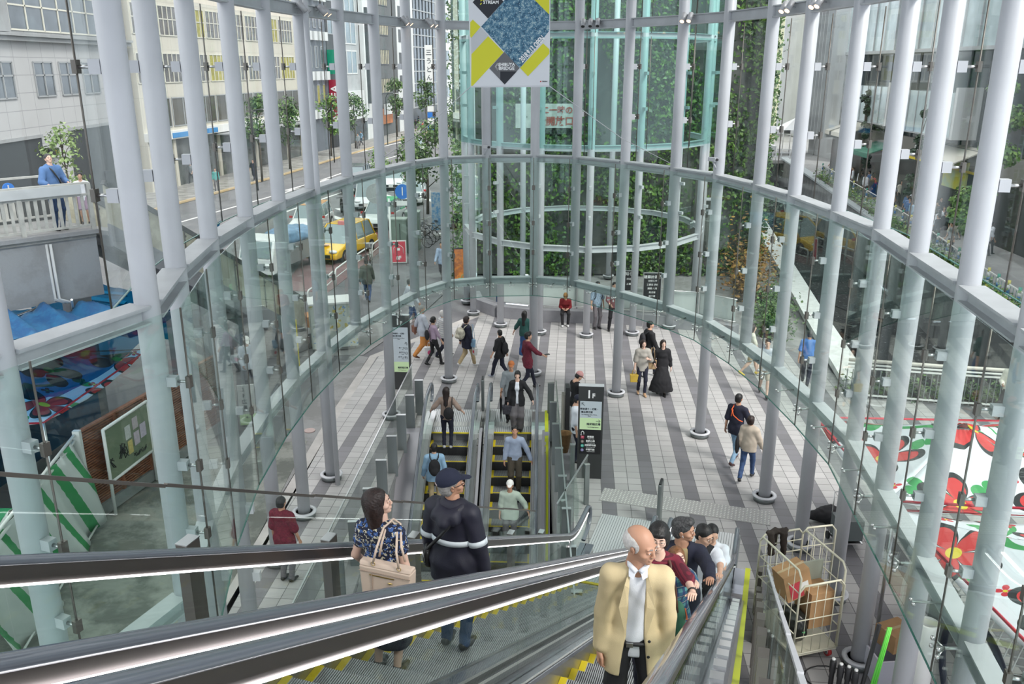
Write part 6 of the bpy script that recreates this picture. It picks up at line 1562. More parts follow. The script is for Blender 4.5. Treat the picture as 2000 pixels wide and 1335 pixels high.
p = S1 + sd * .1 + sn; MB().box((p.x, p.y, .25), (1.0, 2.2, .5), 0, ang).build('bottom_plinth', M_CONC, t)
for f in (.35, .75):
    p = S0.lerp(S1, f) + sn; z = Z0s + (Z1s - Z0s) * f; MB().box((p.x, p.y, (z - .3) / 2), (.3, .3, z - .3)).build('pier', M_BRG, t)
# people on the bridge
pb = person('man in a blue shirt looking up from the footbridge railing', (-11.2, 21.1, ZD), 118, 1.82, hair=('short', 'salt'), skin=2, top=('shirt', F_BLUE, 1.5, .14, 'blue_shirt', .03), low=('trousers', F_DENIM), shoes=M_SHOEB, head=(10, -16), hands=[(-.25, .25, 1.05), (.25, .30, 1.05)], res=.013, build=1.1)
m = MB(); m.tube([pb['up'](.54, .09, .03), pb['up'](.44, .05, .15), pb['up'](.25, -.05, .17), pb['up'](.05, -.15, .14)], .018, 6); m.build('cross_strap', M_BLACK, pb['o'])
person('person in a dark pink flowered blouse at the left edge of the footbridge', (-13.3, 18.9, ZD), 150, 1.60, fem=True, hair=('bob', 'brown'), skin=0, top=('top', F_DFLORAL, 1.4, .2, 'flowered_blouse', .03), low=('trousers', F_BLACK), shoes=M_SHOEB, res=.016)
person('small dark-haired child on the footbridge behind the railing beside the man in blue', (-10.9, 21.9, ZD), 160, 1.28, hair=('short', 'black'), skin=0, top=('tee', F_WHITE, .9, .12, 'tee', .02), low=('shorts', F_LAV), shoes=M_SHOEB, res=.018)
t = thing('round_sign', 'small blue round road sign below the handrail of the footbridge', 'sign', (-11.9, 20.4, ZD + 1.12), ba); MB().cyl((0, -.06, 0), (0, -.03, 0), .13, 20).build('disc', mat('blue_sign', (.02, .16, .55), .5), t); MB().cyl((0, -.03, 0), (0, .05, 0), .02, 8).build('bracket', M_STEEL, t); MB().box((0, -.065, 0), (.03, .01, .16)).build('white_arrow', M_WHITE, t)
# blue net and tarps below the bridge, scaffold tubes
M_NET = glass_mat('blue_construction_net', (.10, .42, .62), .05, .6, base=.0)
def drape(name, label, P_, nu, nv, mt, cat, sag=.0, seed=0):
    """cloth through a 2x2 set of corners, with folds"""
    A, B, C_, D_ = [V3(q) for q in P_]; vs = []; nrm = (B - A).cross(D_ - A).normalized()
    for j in range(nv + 1):
        for i in range(nu + 1):
            u, v = i / nu, j / nv; p = A.lerp(B, u).lerp(D_.lerp(C_, u), v); p = p + nrm * (.10 * math.sin(u * 17 + v * 5 + seed) * (.3 + v) + .05 * math.sin(u * 41 + seed + v * 9)) + V3((0, 0, -sag * (1 - (2 * u - 1) ** 2) * (1 - v)))
            vs.append(tuple(p))
    m = MB(); m.add(vs, [(j * (nu + 1) + i, j * (nu + 1) + i + 1, (j + 1) * (nu + 1) + i + 1, (j + 1) * (nu + 1) + i) for j in range(nv) for i in range(nu)], 0, True)
    t = thing(name, label, cat); ob = m.build('cloth', mt, t); s = ob.modifiers.new('t', 'SOLIDIFY'); s.thickness = .006; return t
drape('blue_net', 'sheer blue construction net hung on a rope below the footbridge girder', [G(30, 490, 4.6), G(330, 575, 2.2), G(330, 660, 1.0), G(70, 640, 2.2)], 26, 12, M_NET, 'net', .25, 1)
drape('blue_net', 'second sheer blue net hanging behind the first column on the left', [G(290, 520, 3.0), G(430, 430, 3.4), G(420, 540, 1.6), G(300, 620, 1.4)], 18, 8, M_NET, 'net', .1, 2)
M_TARP = patch_mat('blue_tarpaulin', (.02, .12, .32), (.03, .20, .42), 2.0, .5)
drape('blue_tarpaulin', 'dark blue tarpaulin stretched low behind the ring beam at the left edge', [G(0, 665, 3.5), G(240, 615, 3.3), G(225, 590, 3.3), G(0, 610, 3.5)], 30, 10, M_TARP, 'tarpaulin', .1, 3)
t = thing('scaffold', 'galvanised scaffold tubes standing in the blue tarpaulin', 'scaffold')
for a, b in ((G(72, 580, 3.6), G(80, 660, 2.6)), (G(140, 585, 3.6), G(148, 640, 2.6)), (G(68, 612, 3.2), G(72, 660, 2.4)), (G(0, 640, 2.9), G(160, 620, 3.0)), (G(60, 650, 2.8), G(150, 615, 3.2)), (G(0, 630, 3.2), G(165, 565, 3.6))):
    MB().tube([a, b], .03, 10).build('tube', M_STEEL, t)
t = thing('white_canvas_bundle', 'folded white canvas sheets lying over the blue net beside the first column', 'canvas'); m = MB()
for i, (a, b) in enumerate(((G(175, 570, 2.6), G(248, 575, 2.4)), (G(170, 582, 2.5), G(245, 592, 2.3)))): m.beam(a, b, .35, .05)
m.build('sheets', mat('off_white_canvas', (.65, .66, .62), .8), t)
# lower blue construction hoarding behind the louvre fence
m = MB(); m.box((-11.6, 17.0, 1.2), (.12, 9, 2.4), 0, -.10); ob = m.build('panels', patch_mat('dark_blue_hoarding', (.02, .06, .12), (.02, .10, .2), 1.2), thing('hoarding', 'dark blue hoarding behind the brown louvre fence', 'hoarding'))
# brown louvre fence
M_LOUV = mat('brown_louvre_wood', (.30, .11, .055), .6, 0, .3, 8); M_WHITEP = mat('white_glossy_paint', (.74, .74, .72), .4)
t = thing('louvre_fence', 'brown horizontal louvre fence behind the white framed notice board', 'fence')
F0, F1 = V3((-8.68, 15.9, 0)), V3((-7.55, 20.6, 0)); n = 5
for i in range(n):
    a, b = F0.lerp(F1, i / n), F0.lerp(F1, (i + 1) / n); m = MB()
    for j in range(30): z = .30 + j * .057; m.beam(a + V3((0, 0, z)), b + V3((0, 0, z)), .05, .03)
    m.build('slat_panel', M_LOUV, t)
    MB().box(b + V3((0, 0, 1.02)), (.09, .09, 2.04)).build('post', M_LOUV, t)
MB().beam(F0 + V3((0, 0, .13)), F1 + V3((0, 0, .13)), .14, .26).build('plinth', M_CONC, t); MB().box(F0 + V3((-.05, -.06, 1.03)), (.14, .10, 2.06)).build('white_end_post', M_WHITEP, t); MB().beam(F0 + V3((0, 0, 2.03)), F1 + V3((0, 0, 2.03)), .10, .04).build('cap', M_LOUV, t)
# notice board
t = thing('notice_board', 'green notice board in a white tube frame with pinned papers and black graffiti', 'notice board'); A, B = V3((-8.36, 16.15, 0)), V3((-8.12, 17.75, 0)); u = (B - A).normalized(); nn = V3((u.y, -u.x, 0))
for p in (A, B): MB().tube([p + V3((0, 0, 0)), p + V3((0, 0, 1.93))], .035, 10).build('post', M_WHITEP, t)
for z in (1.93, .75): MB().tube([A + V3((0, 0, z)), B + V3((0, 0, z))], .035, 10).build('frame_rail', M_WHITEP, t)
MB().beam(A + V3((0, 0, 1.34)), B + V3((0, 0, 1.34)), .02, 1.1).build('board', patch_mat('dull_green_board', (.17, .22, .14), (.22, .26, .17), 2, .6), t)
def on_board(f, z): return A.lerp(B, f) + nn * .018 + V3((0, 0, z))
for f, z, w, h_, c in ((.48, 1.55, .20, .30, (.6, .6, .58)), (.66, 1.65, .20, .26, (.5, .42, .45)), (.50, 1.20, .17, .30, (.62, .5, .18)), (.66, 1.30, .20, .30, (.55, .45, .52)), (.82, 1.38, .22, .32, (.58, .5, .6))):
    p = on_board(f, z); m = MB(); m.beam(p - u * w / 2, p + u * w / 2, .006, h_); ob = m.build('pinned_paper', mat('paper_%d' % int(f * 100 + z * 10), c, .8, 0, .15, 20), t)
m = MB()
R1 = random.Random(5)
for k in range(5):
    f0, z0 = R1.uniform(.08, .40), R1.uniform(.95, 1.3); m.tube([on_board(f0 + .05 * math.sin(i * 1.7 + k), z0 + .13 * math.cos(i * 1.3 + k * 2)) for i in range(7)], .010, 5)
for k in range(3): m.tube([on_board(.55 + .05 * i, .95 + .06 * math.sin(i * 2.1 + k)) for i in range(7)], .006, 5)
m.build('graffiti', M_BLACK, t)
t = thing('paper_sign', 'white paper sign with the large number 28 on the louvre fence', 'sign'); f = .72; p = F0.lerp(F1, f) + nn * .06 + V3((0, 0, 1.35)); m = MB(); m.beam(p - u * .22, p + u * .22, .01, .62); m.build('sheet', M_WHITEP, t)
m = MB(); put_text(m, '28', .22, frame_m(p + nn * .008 + V3((0, 0, .1)), u, (0, 0, 1)), bold=.004)
for k in range(4): m.beam(p + nn * .008 - u * .16 + V3((0, 0, -.06 - .05 * k)), p + nn * .008 + u * .15 + V3((0, 0, -.06 - .05 * k)), .004, .014)
m.build('lettering', M_TXTD, t)
# green and white striped construction curtain
def curtain_mat():
    m = bpy.data.materials.new('green_white_sheet'); m.use_nodes = True; nt = m.node_tree; b = nt.nodes['Principled BSDF']; (X, Y, Z), vec = objxyz(nt); b.inputs['Roughness'].default_value = .6
    v = mathn(nt, 'FRACT', mathn(nt, 'ADD', mathn(nt, 'MULTIPLY', Y, 1.3), mathn(nt, 'MULTIPLY', Z, .7))); c = mixc(nt, mathn(nt, 'LESS_THAN', v, .30), (.62, .64, .62), (.04, .30, .10)); nt.links.new(c, b.inputs['Base Color']); return m
M_CUR = curtain_mat()
t = drape('construction_curtain', 'green and white construction sheeting hung on rails before the louvre fence', [(-8.75, 15.8, 1.95), (-8.0, 11.2, 1.95), (-7.7, 11.2, .05), (-8.45, 15.8, .05)], 40, 10, M_CUR, 'curtain', 0, 4)
for z in (1.98, 1.86): MB().tube([(-8.78, 15.9, z), (-8.0, 11.1, z)], .03, 8).build('top_rail', M_WHITEP, t)
MB().tube([(-8.5, 15.8, .1), (-7.75, 11.1, .1)], .02, 8).build('bottom_rail', M_WHITEP, t)
t = drape('construction_curtain', 'green and white sheeting nearer the left corner of the picture', [(-8.3, 11.0, 1.95), (-9.4, 6.6, 1.95), (-9.1, 6.5, .05), (-8.0, 11.0, .05)], 40, 10, M_CUR, 'curtain', 0, 6)
t = drape('white_sheet', 'white translucent sheet draped over the rail of the green construction curtain', [(-8.95, 15.4, 1.7), (-8.25, 11.2, 1.7), (-9.1, 11.0, .6), (-9.7, 15.3, .6)], 30, 8, mat('white_vinyl_sheet', (.62, .64, .62), .4, 0, .2, 3), 'sheet', 0, 8)
drape('blue_net', 'wide sheer blue net added to dim the flowered roof at the left', [(-14, 14.8, 3.1), (-8.6, 15.2, 3.0), (-8.4, 21, 3.0), (-13.6, 20.8, 3.1)], 30, 12, M_NET, 'net', 0, 5)  # added net darkens and tints the stand-in for the mirrored tent
t = thing('fire_box', 'small red and green box standing behind the construction curtain', 'box', (-9.75, 14.4, 0)); MB().box((0, 0, .5), (.5, .4, 1.0)).build('cabinet', mat('green_cabinet', (.04, .30, .12), .5), t); MB().box((.05, -.205, .6), (.16, .01, .3)).build('red_panel', mat('red_panel', (.5, .03, .05), .5), t)
# yellow flag, low white sign, mural box
t = thing('banner_flag', 'narrow yellow vertical banner with dark lettering behind the footbridge stair foot', 'flag', (-6.75, 25.0, 0)); MB().box((0, 0, .95), (.42, .03, 1.5)).build('cloth', mat('yellow_flag_cloth', (.72, .60, .03), .7), t); MB().tube([(-.24, 0, 0), (-.24, 0, 1.8)], .014, 6).build('pole', M_STEEL, t)
m = MB()
for i, ch in enumerate('工事中通行'): put_text(m, ch, .24, frame_m((0, -.02, 1.5 - i * .28), (1, 0, 0), (0, 0, 1)), bold=.004)
m.build('lettering', M_TXTD, t)
t = thing('standing_sign', 'low white standing sign with a pale green foot beside the alley', 'sign', (-6.9, 20.8, 0), .25); MB().box((0, 0, .62), (.42, .05, 1.1)).build('board', mat('sign_white_board', (.55, .56, .55), .6), t); MB().box((0, -.03, .22), (.42, .01, .3)).build('green_panel', M_SGRN, t)
m = MB()
for i, ch in enumerate('１F広場'): put_text(m, ch, .14, frame_m((-.06, -.03, 1.05 - i * .17), (1, 0, 0), (0, 0, 1)))
put_text(m, '←', .13, frame_m((0, -.037, .28), (1, 0, 0), (0, 0, 1))); m.build('lettering', M_TXTD, t)
t = thing('mural_box', 'painted utility box covered with blue and yellow drawings at the foot of the stair', 'box', (-6.0, 27.6, 0), .3); MB().box((0, 0, .85), (1.5, .9, 1.5)).build('cabinet', pattern_mat('blue_yellow_drawing', (.50, .54, .50), [((.50, .42, .12), .30), ((.15, .28, .48), .22)], 4), t); MB().box((0, 0, 1.62), (1.6, 1.0, .06)).build('lid', M_WHITEP, t); MB().box((0, 0, .05), (1.3, .8, .1)).build('base', M_CONC, t)
t = thing('crate', 'orange wooden crate lying behind the stair coping', 'crate', (-6.9, 29.6, 0), .5); MB().box((0, 0, .3), (1.1, .7, .6)).build('box_body', mat('orange_board', (.50, .22, .08), .7), t)
# street rail of white tubes
for i, (a, b) in enumerate((((-7.95, 32.4), (-7.75, 33.9)), ((-7.72, 34.1), (-7.62, 35.9)), ((-7.6, 36.1), (-7.35, 38.4)), ((-7.3, 38.6), (-6.9, 41.2)), ((-6.85, 41.4), (-6.6, 44.0)))):
    t = thing('street_barrier', 'white tubular street barrier ' + ('nearest the stair foot', 'second from the stair foot', 'third from the stair foot beside the taxi', 'fourth from the stair foot by the parked bicycle', 'farthest from the stair foot')[i], 'barrier')
    A, B = V3((*a, 0)), V3((*b, 0)); d = (B - A).normalized(); pts = [A, A + V3((0, 0, .55))] + [A + d * .15 * (1 - math.cos(q)) + V3((0, 0, .55 + .15 * math.sin(q))) for q in (.5, 1.0, 1.57)] + [B - d * .15 * (1 - math.cos(q)) + V3((0, 0, .55 + .15 * math.sin(q))) for q in (1.57, 1.0, .5)] + [B + V3((0, 0, .55)), B]
    MB().tube(pts, .035, 8).build('frame', M_WHITEP, t); MB().tube([A + V3((0, 0, .35)), B + V3((0, 0, .35))], .02, 8).build('cross_tube', M_WHITEP, t)
# ---------------------------------------------------------------- the street beyond: buildings, trees, vehicles, passers-by
def uvec(a, b): d = V3((b[0] - a[0], b[1] - a[1], 0)); return d.normalized()
M_STONE = patch_mat('grey_granite_cladding', (.34, .35, .36), (.30, .31, .315), 1.2)
def tiled(name, c, gx, gz, gap=.03, jc=None):
    m = bpy.data.materials.new(name); m.use_nodes = True; nt = m.node_tree; b = nt.nodes['Principled BSDF']; (X, Y, Z), vec = objxyz(nt); b.inputs['Roughness'].default_value = .7
    a = mathn(nt, 'ABSOLUTE', mathn(nt, 'SUBTRACT', mathn(nt, 'FRACT', mathn(nt, 'MULTIPLY', Y, 1 / gx)), .5)); e = mathn(nt, 'ABSOLUTE', mathn(nt, 'SUBTRACT', mathn(nt, 'FRACT', mathn(nt, 'MULTIPLY', Z, 1 / gz)), .5))
    g = mathn(nt, 'MAXIMUM', mathn(nt, 'GREATER_THAN', a, .5 - gap / gx), mathn(nt, 'GREATER_THAN', e, .5 - gap / gz)); n = nt.nodes.new('ShaderNodeTexNoise'); n.inputs['Scale'].default_value = .8; n.inputs['Detail'].default_value = 6; nt.links.new(vec, n.inputs['Vector'])
    nt.links.new(mixc(nt, g, mixc(nt, mathn(nt, 'MULTIPLY', n.outputs[0], .5), c, tuple(x * .72 for x in c)), jc or tuple(x * .5 for x in c)), b.inputs['Base Color']); return m
M_WFR = mat('window_frame_cream', (.62, .60, .52), .5); M_WIN = mat('street_window_glass', (.11, .13, .15), .15, 0, .5, .6, spec=.8); M_WINB = mat('bluish_window_glass', (.18, .26, .30), .1, 0, .4, .5, spec=.8); M_WYEL = mat('yellow_curtain_and_lit_window', (.42, .38, .08), .4, 0, .4, 2)
M_WINW = mat('brownish_window_glass', (.14, .13, .125), .15, 0, .6, .9, spec=.8); M_WFRG = mat('window_frame_grey', (.30, .31, .32), .4)
class Facade:
    """a building standing behind the line from a to b; its face looks to the street"""
    def __init__(s, name, label, a, b, z1, wall, depth=12.0, z0=0.0, cat='building', flip=False):
        s.a, s.b = V3((a[0], a[1], 0)), V3((b[0], b[1], 0)); s.u = (s.b - s.a).normalized(); s.n = V3((s.u.y, -s.u.x, 0)) * (-1 if flip else 1); s.L = (s.b - s.a).length; s.t = thing(name, label, cat)
        if wall: s.block('wall', 0, s.L, z0, z1, -depth, 0, wall)
    def block(s, nm, x0, x1, z0, z1, d0, d1, mt, par=None):
        m = MB(); c = s.a + s.u * ((x0 + x1) / 2) + s.n * ((d0 + d1) / 2); m.box((c.x, c.y, (z0 + z1) / 2), (x1 - x0, abs(d1 - d0), z1 - z0), 0, math.atan2(s.u.y, s.u.x)); return m.build(nm, mt, par or s.t)
    def window(s, x0, x1, z0, z1, nx=2, nz=2, fr=M_WFR, gl=M_WIN, w=.09, mid=None):
        m = MB(); ang = math.atan2(s.u.y, s.u.x)
        def bx(xa, xb, za, zb, d0, d1, mi): c = s.a + s.u * ((xa + xb) / 2) + s.n * ((d0 + d1) / 2); m.box((c.x, c.y, (za + zb) / 2), (xb - xa, d1 - d0, zb - za), mi, ang)
        bx(x0, x1, z0, z1, -.05, .02, 1)
        for i in range(nx + 1): x = x0 + (x1 - x0) * i / nx; bx(x - w / 2, x + w / 2, z0, z1, .0, .07, 0)
        for j in range(nz + 1): z = z0 + (z1 - z0) * (j / nz if not (mid and j == 1) else mid); bx(x0, x1, z - w / 2, z + w / 2, .0, .07, 0)
        return m.build('window', [fr, gl], s.t)
# grey stone building on the left
f = Facade('office_building', 'grey granite office building with small square windows at the far left', (-27.3, 22), (-27.3, 64.3), 17, tiled('grey_granite_tiles', (.46, .46, .465), 1.5, .95, .022, (.30, .30, .31)))
X = lambda y: y - 22
for y in (43.6, 48.1, 52.4, 55.3, 58.2, 61.2): f.window(X(y - 1.05), X(y + 1.05), 7.35, 9.25, 2, 2, M_WFRG, M_WIN, mid=.62)
for y0, y1 in ((40, 47), (49.6, 60.5)): f.window(X(y0), X(y1), 10.95, 13.1, 6, 2, M_WFR, M_WIN, mid=.6)
f.block('cornice', 0, X(64.3), 10.35, 10.6, 0, .35, M_STONE); f.block('cornice', 0, X(64.3), 10.6, 10.75, 0, .5, M_STONE); f.block('pilaster', X(47.6), X(49.2), 10.8, 14, 0, .3, M_STONE)
for y0, y1, z in ((40, 51, 5.1), (54.2, 62.5, 5.25)): f.block('dark_opening', X(y0), X(y1), 0, z, -.2, .03, mat('dark_shop_interior', (.035, .04, .045), .4)); f.block('lintel', X(y0), X(y1), z, z + .18, 0, .15, M_STONE)
t = thing('wall_lamp', 'small dark box with a yellow letter above the footbridge man', 'sign'); q = V3((-27.1, 51.6, 4.2)); MB().box(q, (.3, 1.1, .45)).build('box_body', M_BLACK, t); MB().box(q + V3((.16, .3, 0)), (.02, .3, .3)).build('yellow_letter', M_YEL, t)
# cream ribbon-window building
M_CREAMB = tiled('cream_cladding', (.60, .57, .49), 1.2, 3.4, .02, (.46, .44, .38))
f = Facade('office_building', 'cream office building with rows of grey ribbon windows along the street', (-27, 64.6), (-22.1, 93), 18, M_CREAMB)
for k in range(8):
    for r, (z, h_) in enumerate(((7.85, 2.1), (11.25, 2.1), (14.6, 2.0))): f.window(.15 + k * 3.5, 3.35 + k * 3.5, z, z + h_, 5, 2, M_WFR, M_WYEL if (k + r) % 4 == 3 else M_WINW, .07, .55)
    f.window(.7 + k * 3.5, 3.9 + k * 3.5, 4.6, 6.7, 2, 1, M_WFRG, mat('dim_brown_shop_window', (.12, .11, .09), .2, 0, .5, .5), .08)
f.block('shop_front', 0, f.L, 0, 3.6, 0, .05, mat('shop_glazing', (.14, .15, .15), .15, 0, .6, .8)); f.block('sign_band', 0, f.L, 3.7, 4.3, 0, .5, M_WHITEP); f.block('blue_sign', 3.0, 10, 3.78, 4.15, .5, .54, mat('shop_sign_blue', (.05, .25, .55), .5)); f.block('canopy', 10, f.L, 3.5, 3.62, 0, 1.6, M_STONE)
for k in range(9): f.block('shop_pier', k * 3.5, k * 3.5 + .35, 0, 3.7, 0, .2, M_CREAMB)
# the row further down
def FP(y, off=0): q = FL(y, off); return (q[0], q[1])
M_DG = mat('dark_grey_panel', (.10, .11, .12), .6, 0, .2, 1); M_LG = mat('light_grey_panel', (.42, .44, .45), .6, 0, .15, 1); M_WB = mat('white_building_panel', (.66, .68, .68), .6, 0, .1, .5); M_CW = mat('cream_slatted_window', (.52, .48, .34), .5, 0, .4, 3)
f = Facade('shop_building', 'blue-grey building with rows of white scalloped sunshades', FP(93.4), FP(101), 20, mat('blue_grey_metal', (.13, .15, .18), .5, 0, .2, 1))
for z in (4.5, 8.5, 12.6, 16.6):
    for k in range(5): f.block('scallop', .3 + k * 1.5, 1.2 + k * 1.5, z - .9, z, .0, .5, M_WB)
    for k in range(4): f.window(.8 + k * 1.7, 1.6 + k * 1.7, z + .4, z + 2.6, 1, 1, M_WFRG, M_WYEL if z == 4.5 else M_WIN)  # yellow panes of the lowest row show lit rooms by colour alone
f = Facade('shop_building', 'narrow black building carrying green and dark red projecting signs', FP(101.2), FP(105), 22, mat('black_cladding', (.04, .045, .05), .5))
f.block('green_sign', 0, 1.2, 8.2, 10.8, 0, 1.2, mat('green_sign', (.0, .26, .15), .5)); s_ = f.block('red_sign', 0, .5, 2.6, 7.6, .0, 1.4, mat('dark_red_sign', (.33, .01, .04), .5))
m = MB(); o_ = f.a + f.n * .7 - f.u * .03 + V3((0, 0, 5.0)); put_text(m, 'ACCEA', 1.25, frame_m(o_, (0, 0, 1), -f.n if False else V3((-f.n.x, -f.n.y, 0))), bold=.02, depth=.01); m.build('lettering', M_TXTW, f.t)
for z in (12.5, 16): f.window(.5, 3.2, z, z + 2, 2, 1, M_WFRG, M_WINB)
f = Facade('shop_building', 'pale building with bluish bay windows and a white box over the shop', FP(105.2), FP(113.5), 22, M_LG)
for z in (8.2, 11.6, 15.0, 18.4): f.window(.4, 5.6, z, z + 2.6, 3, 1, M_WB, M_WINB, .15)
f.block('white_box', 0, 6.5, 2.9, 6.2, 0, .5, M_WB); f.block('dark_shop', 0, f.L, 0, 2.6, 0, .04, M_WIN); f.block('side_fin', 6.9, 7.4, 2.5, 22, 0, .6, M_WB)
f = Facade('shop_building', 'slim white building with a tall black script sign', FP(113.7), FP(117.4), 24, M_WB); f.block('dark_sign', .2, .7, 4.5, 16, .02, .5, M_DG)
m = MB(); put_text(m, 'Zubora bar', 1.9, frame_m(f.a + f.u * 2.3 + f.n * .05 + V3((0, 0, 10)), (0, 0, -1), f.u), depth=.01); m.build('lettering', M_BLACK, f.t)
f = Facade('shop_building', 'dark grey ribbed building with cream slatted windows and an orange shop front', FP(117.6), FP(127.5), 26, tiled('ribbed_dark_metal', (.13, .14, .145), .5, 30, .05))
for z in (5.6, 9.3, 13, 16.7): f.window(.6, 6.2, z, z + 1.9, 8, 1, M_DG, M_CW, .1)
f.block('orange_front', 0, 6, 1.6, 3.6, 0, .3, mat('orange_shop_front', (.6, .2, .05), .5, 0, .5, .6)); f.block('white_front', 2, 5.5, 2.8, 4.2, .3, .4, M_WB)
f = Facade('shop_building', 'white and black chequered narrow building beside the dark grey one', FP(127.7), FP(133.5), 27, M_WB)
for k in range(7): f.block('black_panel', .8, 4.5, 3 + k * 3.1, 4.7 + k * 3.1, 0, .05, M_DG)
f = Facade('tower_block', 'dark glass office tower with a fine white grid left of the banner', FP(133.8), FP(149), 34, mat('dark_blue_glazing', (.06, .09, .12), .15, 0, .6, 1, spec=.7))
for k in range(16): f.block('floor_band', 0, f.L, 3 + k * 1.75, 3.15 + k * 1.75, 0, .12, M_LG)
for k in range(8): f.block('mullion', .2 + k * 1.9, .35 + k * 1.9, 3, 34, 0, .10, M_DG)
f.block('white_edge', -.2, .8, 3, 34, 0, .4, M_WB)
for i, (y0, y1, z, lab) in enumerate(((149.5, 160, 30, 'white building with vertical name boards beyond the glass tower'), (160.5, 172, 36, 'pale far building with balconies behind the ivy pole'))):
    f = Facade('far_building', lab, FP(y0), FP(y1), z, M_WB)
    for k in range(9): f.window(1.0, 4.0, 4 + k * 3, 5.6 + k * 3, 2, 1, M_LG, M_WINB); f.window(5.5, 8.5, 4 + k * 3, 5.6 + k * 3, 2, 1, M_LG, M_WINB)
f = Facade('far_building', 'pale hazy building closing the end of the street', (-16, 215), (8, 215), 42, M_WB)
f.n = V3((0, -1, 0))
for k in range(8):
    for j in range(5): f.window(1.5 + j * 4.6, 4.5 + j * 4.6, 4 + k * 3.6, 6 + k * 3.6, 2, 1, M_LG, M_WINB)
# vertical street signs
t = thing('vertical_sign', 'blue and white vertical sign boards hung on a pole left of the ivy trellis', 'sign', (-4.9, 62, 0)); MB().tube([(0, 0, 0), (0, 0, 12)], .11, 8).build('pole', mat('dark_green_pole', (.03, .035, .035), .5), t)
for k in range(5): MB().box((-.75, 0, 6.2 - k * .42), (.5, .06, .36)).build('name_plate', mat('blue_sign', (.02, .16, .55), .5) if k % 2 else M_WHITEP, t)
MB().box((-.8, 0, 9.2), (.55, .05, 2.4)).build('white_board', M_WHITEP, t); m = MB()
for i, ch in enumerate('三うどん'): put_text(m, ch, .42, frame_m((-.8, -.04, 9.9 - i * .55), (1, 0, 0), (0, 0, 1)))
m.build('lettering', M_TXTD, t)

# ---- trees
def tree(label, x, y, h, w, n=1500, lm=None, trunk=.10, z0=0, low=.30, size=.17, name='street_tree', seed=1):
    t = thing(name, label, 'tree', (x, y, z0), group=None); R = random.Random(seed); m = MB()
    m.tube([(0, 0, 0), (.05, .02, h * .35), (-.04, .05, h * .65), (.02, 0, h * .92)], [trunk, trunk * .8, trunk * .5, trunk * .15], 8)
    cl = []
    for k in range(9):
        a = R.uniform(0, 6.28); z = h * R.uniform(low + .1, .9); r = w * .5 * R.uniform(.35, .8) * (1.15 - z / h * .6); p = (math.cos(a) * r, math.sin(a) * r, z); cl.append(p); m.tube([(0, 0, z - h * .15), (p[0] * .5, p[1] * .5, z - h * .05), p], [trunk * .4, trunk * .25, trunk * .1], 6)
    m.build('trunk', mat('grey_brown_bark', (.12, .10, .08), .9, 0, .4, 12), t); cl.append((0, 0, h * .85)); cl.append((0, 0, h * .6))
    def fn(Rn):
        c = cl[Rn.randint(len(cl))]; d = Rn.normal(0, 1, 3); d /= np.linalg.norm(d) + 1e-6; r = w * .24 * Rn.rand() ** .4
        return (c[0] + d[0] * r, c[1] + d[1] * r, c[2] + d[2] * r * .9), d + np.array([0, 0, .4])
    leaves('foliage', fn, n, size, lm or L_TREE, t, seed); return t
tree('slender street tree in front of the cream building shop fronts', -20.6, 71.5, 7.2, 3.0, 900, seed=2, size=.25)
tree('bushy street tree before the blue sign band, second along the far pavement', -20.4, 80, 6.6, 3.4, 900, seed=3, size=.26)
tree('yellowish street tree beneath the scalloped building', -19.0, 92, 6.8, 3.6, 900, L_BRIGHT, seed=4, size=.28)
tree('small street tree under the dark red projecting sign', -18.0, 101, 6.5, 3.2, 800, seed=5, size=.28)
tree('dark street tree before the orange shop front', -15.4, 118, 8.2, 3.6, 900, seed=6, size=.3)
tree('far street tree beside the white and black building', -12.8, 132, 8, 3.8, 700, seed=7, size=.34)
tree('round shrub-like tree low behind the middle ring beam in the road divider', -8.6, 74, 3.6, 3.2, 900, L_TREE, seed=8, size=.22, low=.1)
tree('small bright shrub left of the round one in the road divider', -11.8, 78, 2.0, 2.6, 500, L_BRIGHT, seed=9, size=.2, low=.05, trunk=.05)
tree('leafy roadside tree over the parked bicycles by the blue vertical flag', -5.4, 55, 6.0, 4.2, 1900, L_TREE, seed=10, size=.22)
tree('tall roadside tree beside the ivy trellis and the vertical sign boards', -4.0, 66, 7.6, 4.0, 1500, L_TREE, seed=11, size=.24)
tree('little potted tree with pale leaves behind the man on the footbridge', -13.6, 26.5, 3.2, 1.5, 420, leafm('pale_green_leaf', (.16, .25, .08), (.32, .40, .18)), seed=12, size=.13, z0=4.4, low=.3, trunk=.04)

